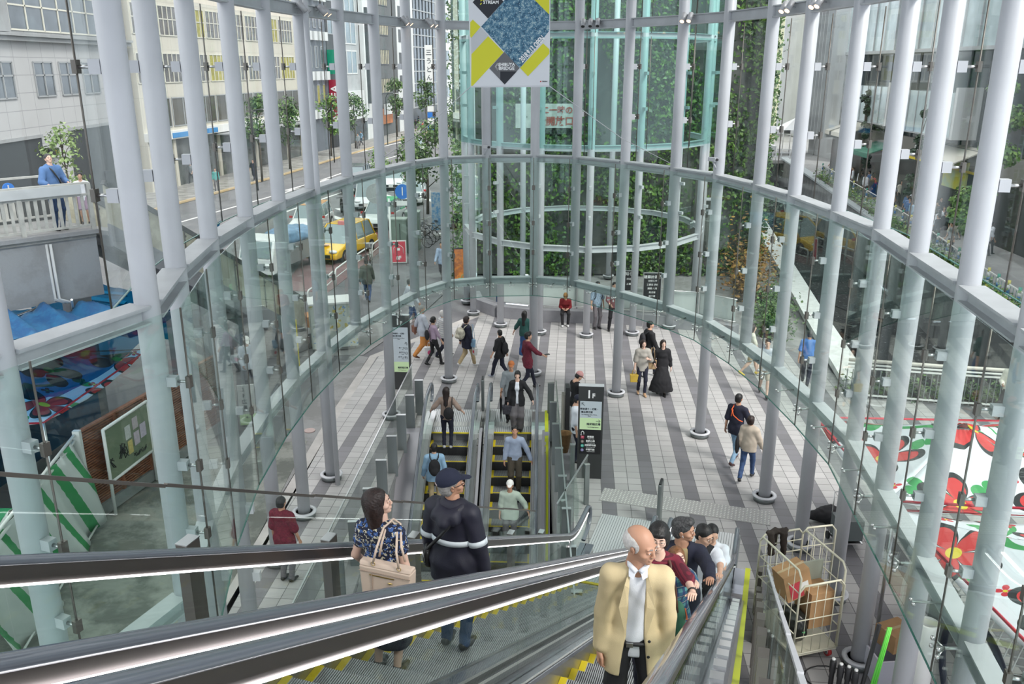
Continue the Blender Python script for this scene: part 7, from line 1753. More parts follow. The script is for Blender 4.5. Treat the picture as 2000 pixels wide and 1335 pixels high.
# ---- cars
M_TYRE = mat('tyre_rubber', (.02, .02, .02), .8); M_HEAD = mat('headlamp', (.75, .78, .8), .1); M_CARG = mat('car_window', (.20, .26, .28), .05, 0, 0, spec=.9); M_TAIL = mat('red_lamp', (.5, .02, .02), .3)
def car(label, x, y, face, col, L=4.4, W=1.72, H_=1.48, name='car', hood=.26, roofc=None, extra=None, rough=.25, sign=None, group=None, slope=.16):
    t = thing(name, label, name, (x, y, -.04), -rad(face)); cm = mat('car_paint_%s' % '_'.join(str(int(c * 100)) for c in col), col, rough, 0.0, coat=.6); hl = L / 2; b0 = .25; bz = .80
    def bev(o, w=.09): b = o.modifiers.new('b', 'BEVEL'); b.width = w; b.segments = 3; b.limit_method = 'ANGLE'; return o
    m = MB(); sec = [(-hl, .35), (-hl + .05, bz - .02), (-hl + L * .12, bz + .06), (hl - L * hood, bz + .05), (hl - .25, bz - .12), (hl, .52), (hl - .02, b0), (-hl + .02, b0)]
    m.add([(sx * W / 2 * (1 if .3 < z < .7 else .95), yy, z) for sx in (-1, 1) for yy, z in sec], [tuple(range(8)), tuple(range(15, 7, -1))] + [(i, i + 8, (i + 1) % 8 + 8, (i + 1) % 8) for i in range(8)]); bev(m.build('body_shell', cm, t))
    y0, y1 = -hl + L * .06, hl - L * hood; m = MB(); c = [(y0, y0 + L * .08), (y1, y1 - L * slope)]
    W2 = W * .46; W3 = W * .37; zt = H_
    v = [(-W2, y0, bz), (W2, y0, bz), (W2, y1, bz), (-W2, y1, bz), (-W3, c[0][1], zt), (W3, c[0][1], zt), (W3, c[1][1], zt), (-W3, c[1][1], zt)]
    m.add(v, [(3, 2, 1, 0), (0, 1, 5, 4), (1, 2, 6, 5), (2, 3, 7, 6), (3, 0, 4, 7), (4, 5, 6, 7)], 0); bev(m.build('cabin_glass', M_CARG, t), .06)
    m = MB(); m.box((0, (c[0][1] + c[1][1]) / 2, zt + .0), (W3 * 2 - .02, c[1][1] - c[0][1] - .02, .07)); bev(m.build('roof_panel', roofc or cm, t), .03)
    m = MB()
    for sx in (-1, 1):
        for a, b_ in (((y0, bz), (c[0][1], zt)), ((y1, bz), (c[1][1], zt)), ((0, bz), (0, zt)), ((-L * .2, bz), (-L * .19, zt))): m.beam((sx * (W2 - .0), a[0], a[1]), (sx * (W3 + .005), b_[0], b_[1]), .05, .06)
    m.build('pillars', cm, t)
    for sx in (-1, 1):
        for yy in (-hl + L * .19, hl - L * .19):
            m = MB(); m.cyl((sx * (W / 2 - .16), yy, .31), (sx * (W / 2 + .015), yy, .31), .31, 18); m.cyl((sx * (W / 2 + .01), yy, .31), (sx * (W / 2 + .025), yy, .31), .19, 12, 1); m.build('wheel', [M_TYRE, M_STEEL], t)
    m = MB()
    for sx in (-1, 1): m.ell((sx * W * .36, hl - .12, .64), (.22, .14, .09), 0, 10, 6)
    m.build('headlamps', M_HEAD, t); m = MB(); m.box((0, hl + .0, .42), (W * .6, .06, .16), 0); m.box((0, hl + .035, .40), (.34, .02, .17), 1); m.build('grille', [M_BLACK, M_WHITEP], t)
    m = MB(); 
    for sx in (-1, 1): m.box((sx * W * .40, -hl + .02, .68), (.2, .08, .2)); m.box((sx * (W / 2 + .08), hl - L * hood - .15, .92), (.16, .10, .12))
    m.build('tail_lamps_and_mirrors', [M_TAIL], t)
    if extra: extra(t, cm)
    return t
def taxi_light(t, cm): MB().box((0, .2, 1.62), (.5, .22, .16)).build('roof_sign', mat('roof_sign_white', (.7, .7, .7), .4), t)
def yex(t, cm):
    MB().box((-.1, .1, 1.66), (.36, .22, .2)).build('roof_sign', mat('pink_roof_sign', (.7, .25, .25), .4), t); MB().box((.1, -.3, 1.60), (.7, .4, .01)).build('roof_badge', mat('roof_badge', (.6, .5, .5), .5), t); MB().cyl((0, 1.6, .84), (0, 1.6, .86), .14, 14).build('bonnet_badge', mat('pale_pink_badge', (.8, .5, .35), .5), t)
car('bright yellow taxi waiting in the dull red lane', -8.5, 42.5, 197, (.80, .47, .01), 4.6, 1.8, 1.60, 'taxi', .22, None, yex, slope=.24)
def gex(t, cm): taxi_light(t, cm); g = mat('taxi_green', (.03, .42, .16), .3); MB().box((0, .4, .84), (1.66, .7, .03)).build('green_band', g, t); MB().box((0, -1.5, .86), (1.66, .9, .05)).build('green_boot', g, t)
car('white taxi with green bands behind the yellow taxi', -7.7, 51.0, 190, (.62, .68, .66), 4.5, 1.7, 1.5, 'taxi', .26, mat('taxi_green', (.03, .42, .16), .3), gex)
car('white car with an orange roof left of the yellow taxi', -11.6, 49.5, 182, (.70, .70, .70), 4.4, 1.7, 1.5, 'taxi', .26, mat('orange_roof', (.72, .36, .14), .3), taxi_light)
car('white boxy van beyond the green-banded taxi', -9.6, 58.5, 178, (.66, .69, .72), 4.4, 1.7, 1.95, 'van', .13, slope=.08)
car('silver saloon right of the round blue sign', -7.0, 60.5, 178, (.55, .57, .58), 4.6, 1.75, 1.45)
car('white car half hidden behind the roadside tree', -9.2, 68, 180, (.70, .72, .73), 4.5, 1.75, 1.5)
car('dark van near the zebra crossing beyond the white van', -11.8, 66, 180, (.04, .05, .07), 4.6, 1.8, 1.9, 'van', .16)
car('silver saloon driving far down the street before the crowd', -10.6, 97, 175, (.50, .52, .53), 4.6, 1.8, 1.45)
car('blue car glimpsed between the roadside tree and the trellis', -3.0, 69, 178, (.05, .13, .32), 4.2, 1.7, 1.5)
# small truck with a blue tarpaulin
t = thing('truck', 'small white truck with a grey box side and a blue tarpaulin over its load', 'truck', (-10.6, 39.2, -.04), rad(-15)); 
def bevd(o, w): b = o.modifiers.new('b', 'BEVEL'); b.width = w; b.segments = 3; return o
m = MB(); m.add([(sx * .84, y, z) for sx in (-1, 1) for y, z in ((-2.5, .35), (-2.45, 1.0), (-2.1, 1.85), (-1.0, 1.9), (-1.0, .35))], [(4, 3, 2, 1, 0), (5, 6, 7, 8, 9)] + [(i, (i + 1) % 5, (i + 1) % 5 + 5, i + 5) for i in range(5)]); bevd(m.build('cab', mat('truck_white', (.68, .70, .72), .3), t), .06)
m = MB(); m.beam((0, -2.44, 1.08), (0, -2.14, 1.76), 1.45, .03, up=(0, -1, .4)); m.build('windscreen', M_CARG, t); m = MB(); m.box((0, .7, .98), (1.86, 3.3, .85)); m.build('box_side', mat('truck_grey_side', (.20, .20, .21), .5), t)
s_ = SDF(.07); s_.ell((0, .6, 1.55), (.98, 1.75, .42), .1); s_.ell((.3, -.2, 1.8), (.5, .6, .2), .1); v, f_ = s_.mesh(.03, 6); np_obj('tarpaulin', [(v, f_, 0)], [mat('pale_blue_tarpaulin', (.16, .28, .44), .5, 0, .3, 4)], t)
for sx in (-1, 1):
    for y in (-1.8, 1.5): m = MB(); m.cyl((sx * .62, y, .33), (sx * .9, y, .33), .33, 16); m.cyl((sx * .88, y, .33), (sx * .91, y, .33), .18, 10, 1); m.build('wheel', [M_TYRE, M_STEEL], t)
MB().box((0, -2.53, .5), (.34, .02, .17)).build('plate', M_WHITEP, t); m = MB()
for sx in (-1, 1): m.ell((sx * .6, -2.5, .75), (.16, .06, .11))
m.build('headlamps', M_HEAD, t)
# ---- bicycles
def bicycle(label, x, y, rz, col, basket=True, group=None):
    t = thing('bicycle', label, 'bicycle', (x, y, -.02), rz, group); fm = mat('bike_paint_%d' % int(col[0] * 100), col, .4); r = .32
    for s in (-.52, .52):
        m = MB(); m.tube([(0, s + r * math.cos(a), r + r * math.sin(a)) for a in [i * PI / 10 for i in range(21)]], .018, 6)
        for i in range(8): a = i * PI / 4; m.tube([(0, s, r), (0, s + r * math.cos(a), r + r * math.sin(a))], .004, 3, 1)
        m.build('wheel', [M_TYRE, M_STEEL], t)
    m = MB()
    for a, b in (((0, -.52, .32), (0, -.10, .32)), ((0, -.10, .32), (0, -.20, .80)), ((0, -.10, .32), (0, .36, .72)), ((0, -.52, .32), (0, -.18, .72)), ((0, .36, .72), (0, .52, .32)), ((0, .34, .66), (0, .30, 1.0)), ((0, -.14, .5), (0, .34, .68))): m.tube([a, b], .016, 6)
    m.build('frame', fm, t); MB().ell((0, -.22, .86), (.07, .13, .035)).build('saddle', M_BLACK, t); MB().tube([(-.28, .16, 1.04), (-.1, .30, 1.02), (.1, .30, 1.02), (.28, .16, 1.04)], .012, 6).build('handlebar', M_STEEL, t)
    if basket: m = MB(); taper(m, .26, .36, .18, .26, .72, .95); m.v = [(a, b + .52, c) for a, b, c in m.v]; m.build('basket', M_STEEL, t)
    return t
bicycle('grey bicycle with a red tyre line leaning on the street barrier beside the taxi', -6.75, 40.2, .25, (.35, .34, .33))
for i in range(5): bicycle(('white', 'black', 'silver', 'dark', 'pale')[i] + (' bicycle nearest the green cabinets', ' bicycle second in the parked row', ' bicycle in the middle of the parked row', ' bicycle fourth in the parked row', ' bicycle last in the row by the blue flag')[i], -4.9 + .12 * i, 44.6 + i * .75, 1.1, ((.6, .6, .6), (.05, .05, .05), (.4, .4, .4), (.1, .1, .12), (.5, .5, .46))[i], True, 'bicycles parked along the kerb')
t = thing('motor_scooter', 'dark motor scooter in the road beside the white van', 'scooter', (-10.9, 55.2, -.04), .3)
for s in (-.6, .6): MB().cyl((-.06, s, .26), (.06, s, .26), .26, 14).build('wheel', M_TYRE, t)
s_ = SDF(.04); s_.cap((0, -.55, .6), (0, -.1, .55), .16, .12, .05); s_.cap((0, -.1, .38), (0, .4, .38), .1, .1, .05); s_.cap((0, .5, .4), (0, .42, .9), .12, .08, .05); s_.ell((0, -.35, .78), (.15, .3, .06), .03); v, f_ = s_.mesh(); np_obj('scooter_body', [(v, f_, 0)], [M_BLACK], t); MB().tube([(-.32, .3, 1.0), (0, .42, 1.0), (.32, .3, 1.0)], .02, 6).build('handlebar', M_BLACK, t)
# street furniture
t = thing('round_road_sign', 'round blue road sign on a white post beside the parked cars', 'road sign', (-5.15, 36.0, 0)); MB().tube([(0, 0, 0), (0, 0, 3.75)], .045, 10).build('post', M_WHITEP, t)
q = Y_(786, 374, 36.0); MB().cyl((q.x + 5.15, -.03, q.z), (q.x + 5.15, -.01, q.z), .31, 24).build('disc', mat('blue_sign', (.02, .16, .55), .5), t); MB().box((q.x + 5.15, -.04, q.z + .02), (.04, .01, .34), 0).build('white_mark', M_WHITEP, t); MB().box((q.x + 5.15, -.02, q.z - .48), (.62, .03, .2)).build('side_plate', M_WHITEP, t); MB().tube([(0, 0, q.z), (q.x + 5.15, 0, q.z)], .02, 6).build('arm', M_STEEL, t)
t = thing('mirror_back', 'grey round back of a road mirror on the white post', 'mirror', (-5.35, 36.1, q.z - .1)); MB().cyl((-.35, 0, 0), (-.35, .06, 0), .42, 22).build('disc', mat('grey_mirror_back', (.36, .37, .37), .6), t); MB().tube([(-.35, 0, 0), (.2, -.1, 0)], .02, 6).build('arm', M_STEEL, t)
t = thing('sandwich_board', 'red sandwich board with a white house outline and 8F on the footway', 'sign board', (-5.45, 40.6, 0), .12); a = .18
m = MB(); m.beam((0, -.16, .02), (0, 0, 1.1), .76, .03, up=(0, -1, 0)); m.build('frame', M_WHITEP, t); m = MB(); m.beam((0, -.185, .08), (0, -.035, 1.04), .66, .012, up=(0, -1, 0)); m.build('panel', mat('board_red', (.55, .04, .07), .6), t); MB().beam((0, .2, .02), (0, .02, 1.08), .76, .03, up=(0, 1, 0)).build('back_frame', M_WHITEP, t)
Mx = frame_m((0, -.125, .58), (1, 0, 0), V3((0, .15, .96))); m = MB(); put_text(m, '8F', .26, Mx @ Matrix.Translation((0, -.32, .004)), bold=.006)
m.tube([Mx @ V3(p) for p in ((-.22, -.1, 0), (-.22, .18, 0), (0, .34, 0), (.22, .18, 0), (.22, -.1, 0))], .012, 4); m.box(Mx @ V3((0, .1, 0)), (.14, .01, .12)); m.build('white_lettering', M_TXTW, t)
for i, (x, y, h_, w) in enumerate(((-5.7, 43.0, 1.7, .8), (-5.1, 44.0, 1.9, .7))): t = thing('utility_cabinet', ('sage green utility cabinet behind the red sandwich board', 'taller sage green utility cabinet behind the first one')[i], 'cabinet', (x, y, 0)); MB().box((0, 0, h_ / 2), (w, .7, h_)).build('cabinet_body', mat('sage_cabinet', (.22, .29, .24), .5, 0, .15, 3), t); MB().box((0, 0, h_ + .03), (w + .06, .76, .06)).build('lid', mat('sage_lid', (.30, .37, .32), .5), t); MB().box((w * .1, -.36, h_ * .5), (.03, .02, h_ * .8)).build('door_gap', M_BLACK, t)
t = thing('vertical_flag', 'pale blue vertical advertising flag beside the parked bicycles', 'flag', (-4.2, 47.6, 0)); MB().box((0, 0, 1.35), (.52, .02, 2.1)).build('cloth', patch_mat('blue_white_flag', (.16, .38, .66), (.55, .66, .72), 5, .6), t); MB().tube([(-.28, 0, 0), (-.28, 0, 2.5)], .015, 6).build('pole', M_WHITEP, t); MB().box((0, 0, .06), (.5, .5, .12)).build('base', M_WHITEP, t)
for i, (x, y, lab) in enumerate(((-19.4, 66, 'first grey street lamp along the far pavement'), (-17.5, 86, 'second street lamp near the scalloped building'), (-15.0, 106, 'third street lamp before the white box shop'))):
    t = thing('street_lamp', lab, 'lamp', (x, y, 0)); MB().tube([(0, 0, 0), (0, 0, 5.5), (.2, 0, 5.9), (1.0, 0, 6.0)], .06, 8).build('pole', mat('dark_green_pole', (.03, .035, .035), .5), t); MB().ell((1.2, 0, 5.97), (.35, .13, .07)).build('lamp_head', M_LAMPB, t)

# ---- passers-by far away: a few figures copied with their own colours
def crowd_base(i, fem, hair, low, top_sl, w):
    kw = dict(fem=fem, hair=hair, skin=0, top=('top', F_WHITE, top_sl, .14, 'top', .024), low=low, shoes=M_SHOEB, res=.034, eyes=False); kw.update(w)
    return person('person walking on the far pavement', (-60, -30 + i, 0), 0, 1.66, **kw)['o']
CB = [crowd_base(0, False, ('short', 'black'), ('trousers', F_NAVY), 1.0, WALK), crowd_base(1, True, ('shoulder', 'black'), ('trousers', F_BLACK), 1.2, WALK2), crowd_base(2, True, ('bob', 'brown'), ('skirt', F_GREYTR, .7, .06), 1.0, {}), crowd_base(3, False, ('short', 'black'), ('trousers', F_GREYTR), 1.9, {})]
for b in CB:
    for c in b.children:
        if c.name.split('.')[0] == 'body': pass
CT = [('white', F_WHITE), ('black', F_BLACK), ('blue', F_BLUE), ('grey', F_GREY), ('cream', F_CREAMK), ('pale blue', F_SKY), ('red', fab('bright_red_top', (.5, .03, .04))), ('green', fab('teal_top', (.10, .40, .38))), ('navy', F_NAVY), ('beige', F_BEIGE)]
def passer(i, x, y, z, face, ct, label, group, s=1.0):
    c = copy_tree(CB[i % 4], None, (x, y, z), -rad(face), label); c.scale = (s, s, s)
    for ch in c.children:
        if ch.name.startswith('top'): ch.material_slots[0].link = 'OBJECT'; ch.material_slots[0].material = CT[ct][1]
    c['group'] = group; return c
RP = random.Random(11)
for k, (px, py, ct, wh) in enumerate(((366, 352, 0, 'nearest the cream building pier'), (376, 358, 3, 'beside the person in white'), (398, 348, 1, 'behind the second column'), (424, 372, 7, 'near the kerb'), (497, 352, 8, 'between two white columns'), (640, 283, 0, 'below the dark red sign'), (652, 280, 1, 'walking with the one in white below the dark red sign'), (700, 290, 3, 'by the young tree in front of the orange shop'), (706, 284, 5, 'at the kerb before the orange shop'), (745, 262, 0, 'beneath the dark ribbed building'), (812, 256, 1, 'in front of the glass tower'), (826, 262, 6, 'beside the lamp pole far down the street'), (850, 246, 2, 'at the end of the street'), (838, 250, 9, 'left of the tall pole far down the street'), (818, 248, 8, 'among the trees at the end of the street'))):
    q = G(px, py, .05); passer(k, q.x, q.y, .05, RP.uniform(0, 360), ct, 'pedestrian in a %s top %s' % (CT[ct][0], wh), 'pedestrians on the far pavement')
# ---------------------------------------------------------------- the right side: canal, promenade, glass building, tents, roll cage
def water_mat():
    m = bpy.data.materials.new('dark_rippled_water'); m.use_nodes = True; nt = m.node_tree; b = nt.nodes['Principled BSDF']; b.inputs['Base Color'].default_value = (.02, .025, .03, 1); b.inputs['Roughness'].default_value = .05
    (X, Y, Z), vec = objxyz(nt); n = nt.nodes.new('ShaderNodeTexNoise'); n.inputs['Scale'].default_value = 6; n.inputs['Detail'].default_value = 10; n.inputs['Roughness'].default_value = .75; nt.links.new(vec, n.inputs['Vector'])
    bp = nt.nodes.new('ShaderNodeBump'); bp.inputs['Strength'].default_value = 1.0; bp.inputs['Distance'].default_value = .8; nt.links.new(mixc(nt, mathn(nt, 'GREATER_THAN', n.outputs[0], .60), (.02, .025, .03), (.55, .58, .58)), b.inputs['Base Color']); nt.links.new(n.outputs[0], bp.inputs['Height']); nt.links.new(bp.outputs[0], b.inputs['Normal']); return m  # pale specks in the base colour stand in for glints on the ripples
CL = [(9.9, 23.2), (11.0, 30), (13.6, 45), (17.5, 68), (21, 90)]; CRt = [(17.4, 22.0), (18.9, 30.5), (21.3, 44.7), (22.6, 53.8), (26.0, 76), (28, 90)]
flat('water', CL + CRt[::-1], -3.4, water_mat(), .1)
M_CANW = patch_mat('stained_canal_wall', (.10, .105, .11), (.17, .175, .175), 1.4)
def wallrun(nm, P_, z0, z1, w, mt, st=True, par=None):
    m = MB()
    for a, b in zip(P_, P_[1:]): m.beam((a[0], a[1], (z0 + z1) / 2), (b[0], b[1], (z0 + z1) / 2), w, z1 - z0)
    o = m.build(nm, mt, par); return struct(o) if st else o
wallrun('wall_canal_left', CL, -3.6, .12, .5, M_CANW); wallrun('wall_canal_right', CRt, -3.6, .0, .6, M_CANW); wallrun('wall_canal_far', [CL[-1], CRt[-1]], -3.6, -.02, .3, M_CANW); wallrun('wall_canal_near', [CL[0], CRt[0]], -3.6, -.02, .3, M_CANW)
wallrun('kerb', [(a + .1, b) for a, b in CL], .10, .30, .8, mat('sunlit_canal_coping', (.70, .71, .70), .7, 0, .15, 4)); wallrun('kerb', CRt, .0, .14, .8, mat('blue_grey_coping', (.36, .40, .42), .6))  # left coping's pale colour carries the sun falling on the wall top
flat('floor', CRt + [(30, 110), (60, 110), (60, -5), (40, -6), (17.0, 21.0)], -.01, patch_mat('promenade_paving', (.34, .34, .34), (.29, .29, .29), 1.0))
# fence with planting at the near end of the canal
glass = None
def picket_fence(label, P_, h, sp, mt, name='fence', striped=False, z=0.0):
    t = thing(name, label, 'fence'); m = MB(); r = MB()
    for a, b in zip(P_, P_[1:]):
        A, B = V3((*a, z)), V3((*b, z)); n = max(1, int((B - A).length / sp))
        for zz in (h, .12): r.beam(A + V3((0, 0, zz)), B + V3((0, 0, zz)), .05, .04)
        for i in range(n): p = A.lerp(B, i / n); m.box(p + V3((0, 0, h / 2)), (.022, .022, h - .1))
    m.build('pickets', mt, t); r.build('rails', M_WHITEP, t); return t
FN = [(9.5, 22.9), (11.8, 22.35), (14.4, 21.8), (17.2, 21.2)]
t = picket_fence('low steel railing with a pale double handrail at the end of the canal', FN, .92, .14, M_GREYST)
MB().tube([(a, b, 1.14) for a, b in FN], .05, 10).build('handrail', mat('pale_wood_handrail', (.60, .56, .50), .5), t); MB().tube([(a, b, 1.02) for a, b in FN], .03, 8).build('lower_handrail', M_WHITEP, t)
def hedge(label, P_, w, h, z, n, lm=L_TREE, size=.10, seed=1, name='planting'):
    t = thing(name, label, 'plants'); segs = list(zip(P_, P_[1:]))
    def fn(R): a, b = segs[R.randint(len(segs))]; f = R.rand(); return (a[0] + (b[0] - a[0]) * f + R.normal(0, w), a[1] + (b[1] - a[1]) * f + R.normal(0, w), z + abs(R.normal(0, h))), (0, 0, 1)
    leaves('foliage', fn, n, size, lm, t, seed)
    m = MB()
    for a, b in segs: m.beam((*a, z - .05), (*b, z - .05), w * 2, .25)
    m.build('planter_soil', mat('dark_soil', (.05, .04, .03), .9), t); return t
hedge('row of small green plants behind the steel railing at the canal end', [(9.7, 23.3), (17.2, 21.7)], .18, .28, 0.05, 2600, L_TREE, .11, 3)
PF = [(18.0, 26.0), (18.9, 31), (19.9, 36.5), (21.8, 45.6), (23.4, 54.5), (26.4, 74)]
hedge('long strip of bright green planting along the canal promenade', [(a - .35, b) for a, b in PF], .25, .35, .1, 5200, L_BRIGHT, .16, 4)
# promenade fence with striped posts
t = picket_fence('promenade fence with white rail and blue, yellow and green striped posts', PF, 1.05, .30, mat('green_grey_fence', (.16, .26, .24), .5))
cols = [mat('post_blue', (.04, .18, .45), .5), mat('post_yellow', (.65, .60, .12), .5), mat('post_green', (.05, .35, .25), .5), M_WHITEP]
for i in range(26):
    f = i / 25 * (len(PF) - 1); k = min(int(f), len(PF) - 2); p = V3((*PF[k], 0)).lerp(V3((*PF[k + 1], 0)), f - k); m = MB()
    for j in range(7): m.cyl(p + V3((0, 0, j * .17)), p + V3((0, 0, j * .17 + .17)), .06, 8, (0, 3, (1, 2)[i % 2], 3)[j % 4])
    m.build('striped_post', cols, t)
# tree trunks and trees on the promenade
tree('tall leafy tree in front of the dark glass building at the right', 20.6, 37.5, 9.6, 2.5, 3600, L_BRIGHT, .14, seed=21, size=.20, low=.12, name='promenade_tree')
tree('second leafy tree, right of the tall one near the picture edge', 22.4, 35.0, 8.2, 3.6, 2600, L_TREE, .12, seed=22, size=.2, low=.15, name='promenade_tree')
tree('climbing green tree by the shop canopy, darker and narrower', 24.2, 52, 7.5, 1.1, 900, L_DARK, .10, seed=23, size=.22, low=.1, name='promenade_tree')
tree('dark narrow tree beside the white awnings further back', 25.2, 63, 8.5, 1.2, 800, L_DARK, .10, seed=24, size=.26, low=.1, name='promenade_tree')
hedge('dark shrubs at the far end of the canal', [(12.6, 47), (20, 78)], 1.2, .9, -.3, 3200, L_DARK, .28, 7)
hedge('mixed shrubs with yellow and red leaves left of the canal, behind the far tower', [(9.6, 33.5), (11.6, 43)], .55, 1.0, 0, 3200, L_RED, .16, 8); hedge('green shrubs beside the narrow path left of the canal', [(9.0, 28.5), (10.4, 33)], .35, .45, 0, 2200, L_TREE, .13, 9)
# glass building along the promenade
M_GW = mat('pale_glass_facade', (.60, .73, .75), .12, 0, .35, .5, spec=.8); M_GD = mat('dark_green_glass_facade', (.035, .055, .06), .1, 0, .6, .4, spec=.8); M_SHOP = mat('dim_shop_front', (.05, .05, .05), .3, 0, .6, .7)
f = Facade('glass_building', 'glass building with pale projecting bays over the promenade shops', (24.3, 22), (27.2, 74.5), 22, M_GD, 14, flip=True)
f.block('upper_bay', 0, f.L, 10.0, 22, -14, .9, M_GW)
for k in range(26): f.block('mullion', k * 2.02, k * 2.02 + .08, 10.0, 22, .9, 1.0, M_LG if k % 4 else M_WB)
f.block('bay_edge', 0, f.L, 9.85, 10.05, -14, 1.0, M_LG)
for x0, x1, z0, z1 in ((27.2, 34.5, 5.2, 7.6), (37.5, 44.5, 5.3, 7.7)):
    f.block('lower_bay', x0, x1, z0, z1, -1, 1.3, M_GW); f.block('bay_edge', x0, x1, z0 - .1, z0, -1, 1.35, M_LG); f.block('bay_panel', x0 - .3, x0, z0 - .1, z1 + .3, 0, 1.35, M_WB)
    for k in range(6): f.block('mullion', x0 + k * 1.3, x0 + k * 1.3 + .06, z0, z1, 1.3, 1.36, M_LG)
for k in range(22): f.block('dark_mullion', k * 2.4, k * 2.4 + .08, 4.6, 10.0, 0, .08, M_DG)
f.block('white_fins', f.L - 4, f.L, 3.6, 22, .9, 2.0, M_WB)
for k in range(5): f.block('fin', f.L - 3.8 + k * .9, f.L - 3.7 + k * .9, 3.6, 22, 2.0, 2.5, M_LG)
f.block('shop_band', 14, f.L, 3.4, 4.6, 0, .3, mat('taupe_fascia', (.20, .19, .17), .6)); f.block('shop_front', 14, f.L, 0, 3.4, 0, .05, M_SHOP); f.block('yellow_line', 24, f.L - 8, 3.35, 3.47, .3, .45, M_YEL)
f.block('yellow_posters', 26.5, 29.5, 2.3, 3.9, .3, .4, mat('yellow_posters', (.70, .66, .02), .6, 0, .35, 1.5, col2=(.45, .60, .30))); f.block('lit_letter', 33.4, 34.2, 3.6, 4.3, .3, .4, M_WHITEP)
def awning(label, a, b, z, out, mt): 
    t = thing('awning', label, 'awning'); A = f.a + f.u * a; B = f.a + f.u * b; m = MB(); vs = [A + V3((0, 0, z)), B + V3((0, 0, z)), B + f.n * out + V3((0, 0, z - .7)), A + f.n * out + V3((0, 0, z - .7))]; vs += [v - V3((0, 0, .07)) for v in vs]; m.add(vs, [(0, 1, 2, 3), (7, 6, 5, 4), (0, 4, 5, 1), (1, 5, 6, 2), (2, 6, 7, 3), (3, 7, 4, 0)]); m.build('canvas', mt, t)
    m = MB(); m.beam(vs[2] - V3((0, 0, .15)), vs[3] - V3((0, 0, .15)), .03, .3); m.build('valance', mt, t)
M_AWN = mat('cream_awning_canvas', (.68, .66, .58), .8)
awning('cream awning over the yellow posters', 25.5, 30.0, 4.7, 1.6, M_AWN); awning('white awning further back beside the steps', 43.5, 47.0, 4.9, 1.9, M_AWN); awning('second white awning just behind the first white one', 47.5, 51.0, 4.9, 1.9, M_AWN); awning('green parasol-like awning beside the dark tree', 38.0, 41.5, 4.0, 2.0, mat('green_canvas_awning', (.06, .20, .14), .8))
# far buildings and tents beyond the canal
def farb(label, px0, px1, y, z1, mt, rows=(), wm=M_WINB, cols=3, dep=10, z0=0):
    a, b = (px0 - 1000) / CAM_F * y * .96, (px1 - 1000) / CAM_F * y * .96; g_ = Facade('far_building', label, (b, y), (a, y), z1, mt, dep, z0, flip=False); g_.n = V3((0, -1, 0))
    for z, h_ in rows:
        for k in range(cols): w = g_.L / cols; g_.window(k * w + w * .15, k * w + w * .85, z, z + h_, 2, 1, M_LG, wm)
    return g_
farb('white office block with strip windows seen right of the leaning frosted panel', 1522, 1600, 128, 30, M_WB, [(z, 1.9) for z in (5, 9, 13, 17, 21)], cols=4)
farb('blank pale concrete building wall beside the glass building', 1590, 1660, 96, 24, mat('pale_concrete_wall', (.42, .43, .43), .7, 0, .15, .6), [], cols=1)
farb('tall white block with small outdoor units right of the ivy', 1470, 1530, 150, 40, M_WB, [(z, 1.6) for z in (6, 10, 14, 18, 22, 26)], cols=3)
farb('yellowish narrow block directly right of the ivy wall', 1440, 1478, 120, 30, mat('pale_yellow_wall', (.52, .52, .36), .8), [(z, 1.8) for z in (8, 12, 16)], cols=1)
t = thing('frosted_panel', 'tall leaning frosted panel standing by the canal right of the ivy', 'panel'); q = Y_(1470, 200, 70); MB().beam((q.x, 70, 4.2), (q.x + .7, 70, 9.6), 1.9, .12, up=(0, 1, 0)).build('panel_sheet', mat('frosted_grey_sheet', (.30, .36, .34), .5, 0, .25, 1), t); MB().tube([(q.x, 70.2, -.1), (q.x + .7, 70.2, 9.6)], .06, 8).build('post', M_STEEL, t)
def tent(label, x, y, w, d, h, pk, mt=None):
    t = thing('market_tent', label, 'tent', (x, y, 0)); m = MB(); v = [(-w / 2, -d / 2, h), (w / 2, -d / 2, h), (w / 2, d / 2, h), (-w / 2, d / 2, h), (0, 0, h + pk)]; m.add(v, [(0, 1, 4), (1, 2, 4), (2, 3, 4), (3, 0, 4), (3, 2, 1, 0)]); mt = mt or mat('white_tent_canvas', (.78, .79, .80), .7); m.build('roof_canvas', mt, t)
    m = MB(); 
    for s in (-1, 1): m.box((0, s * d / 2, h - .18), (w, .03, .36)); m.box((s * w / 2, 0, h - .18), (.03, d, .36))
    m.build('valance', mt, t)
    for sx in (-1, 1):
        for sy in (-1, 1): MB().tube([(sx * w / 2, sy * d / 2, 0), (sx * w / 2, sy * d / 2, h)], .035, 6).build('leg', M_STEEL, t)
for i, px in enumerate((1458, 1500, 1548)):
    q = G(px, 300); tent(('white market tent left of the far plaza row', 'white market tent in the middle of the far plaza row', 'white pointed market tent at the right of the far plaza row')[i], q.x, q.y, 3.4, 3.4, 2.6, (.3, .3, 1.2)[i])
q = G(1462, 338); tent('nearer white tent at the far end of the canal', q.x, q.y, 3.6, 3.2, 2.5, .3)
flat('ground', [(20.5, 88), (28.5, 88), (34, 140), (20, 140)], .0, M_CONC)
t = thing('canal_railing', 'pale railing crossing the far end of the canal before the tents', 'railing'); m = MB()
for z in (.4, .75, 1.1): m.beam((18.5, 88, z), (28, 88, z), .06, .06)
for k in range(12): m.box((18.5 + k * .86, 88, .55), (.08, .08, 1.1))
m.build('rails', M_BEAM, t)
t = thing('red_barrier', 'red and white barrier boards behind the far canal railing', 'barrier', (22.4, 90, 0)); MB().box((0, 0, .5), (3.4, .1, .6)).build('board', mat('barrier_red', (.55, .10, .10), .6), t)
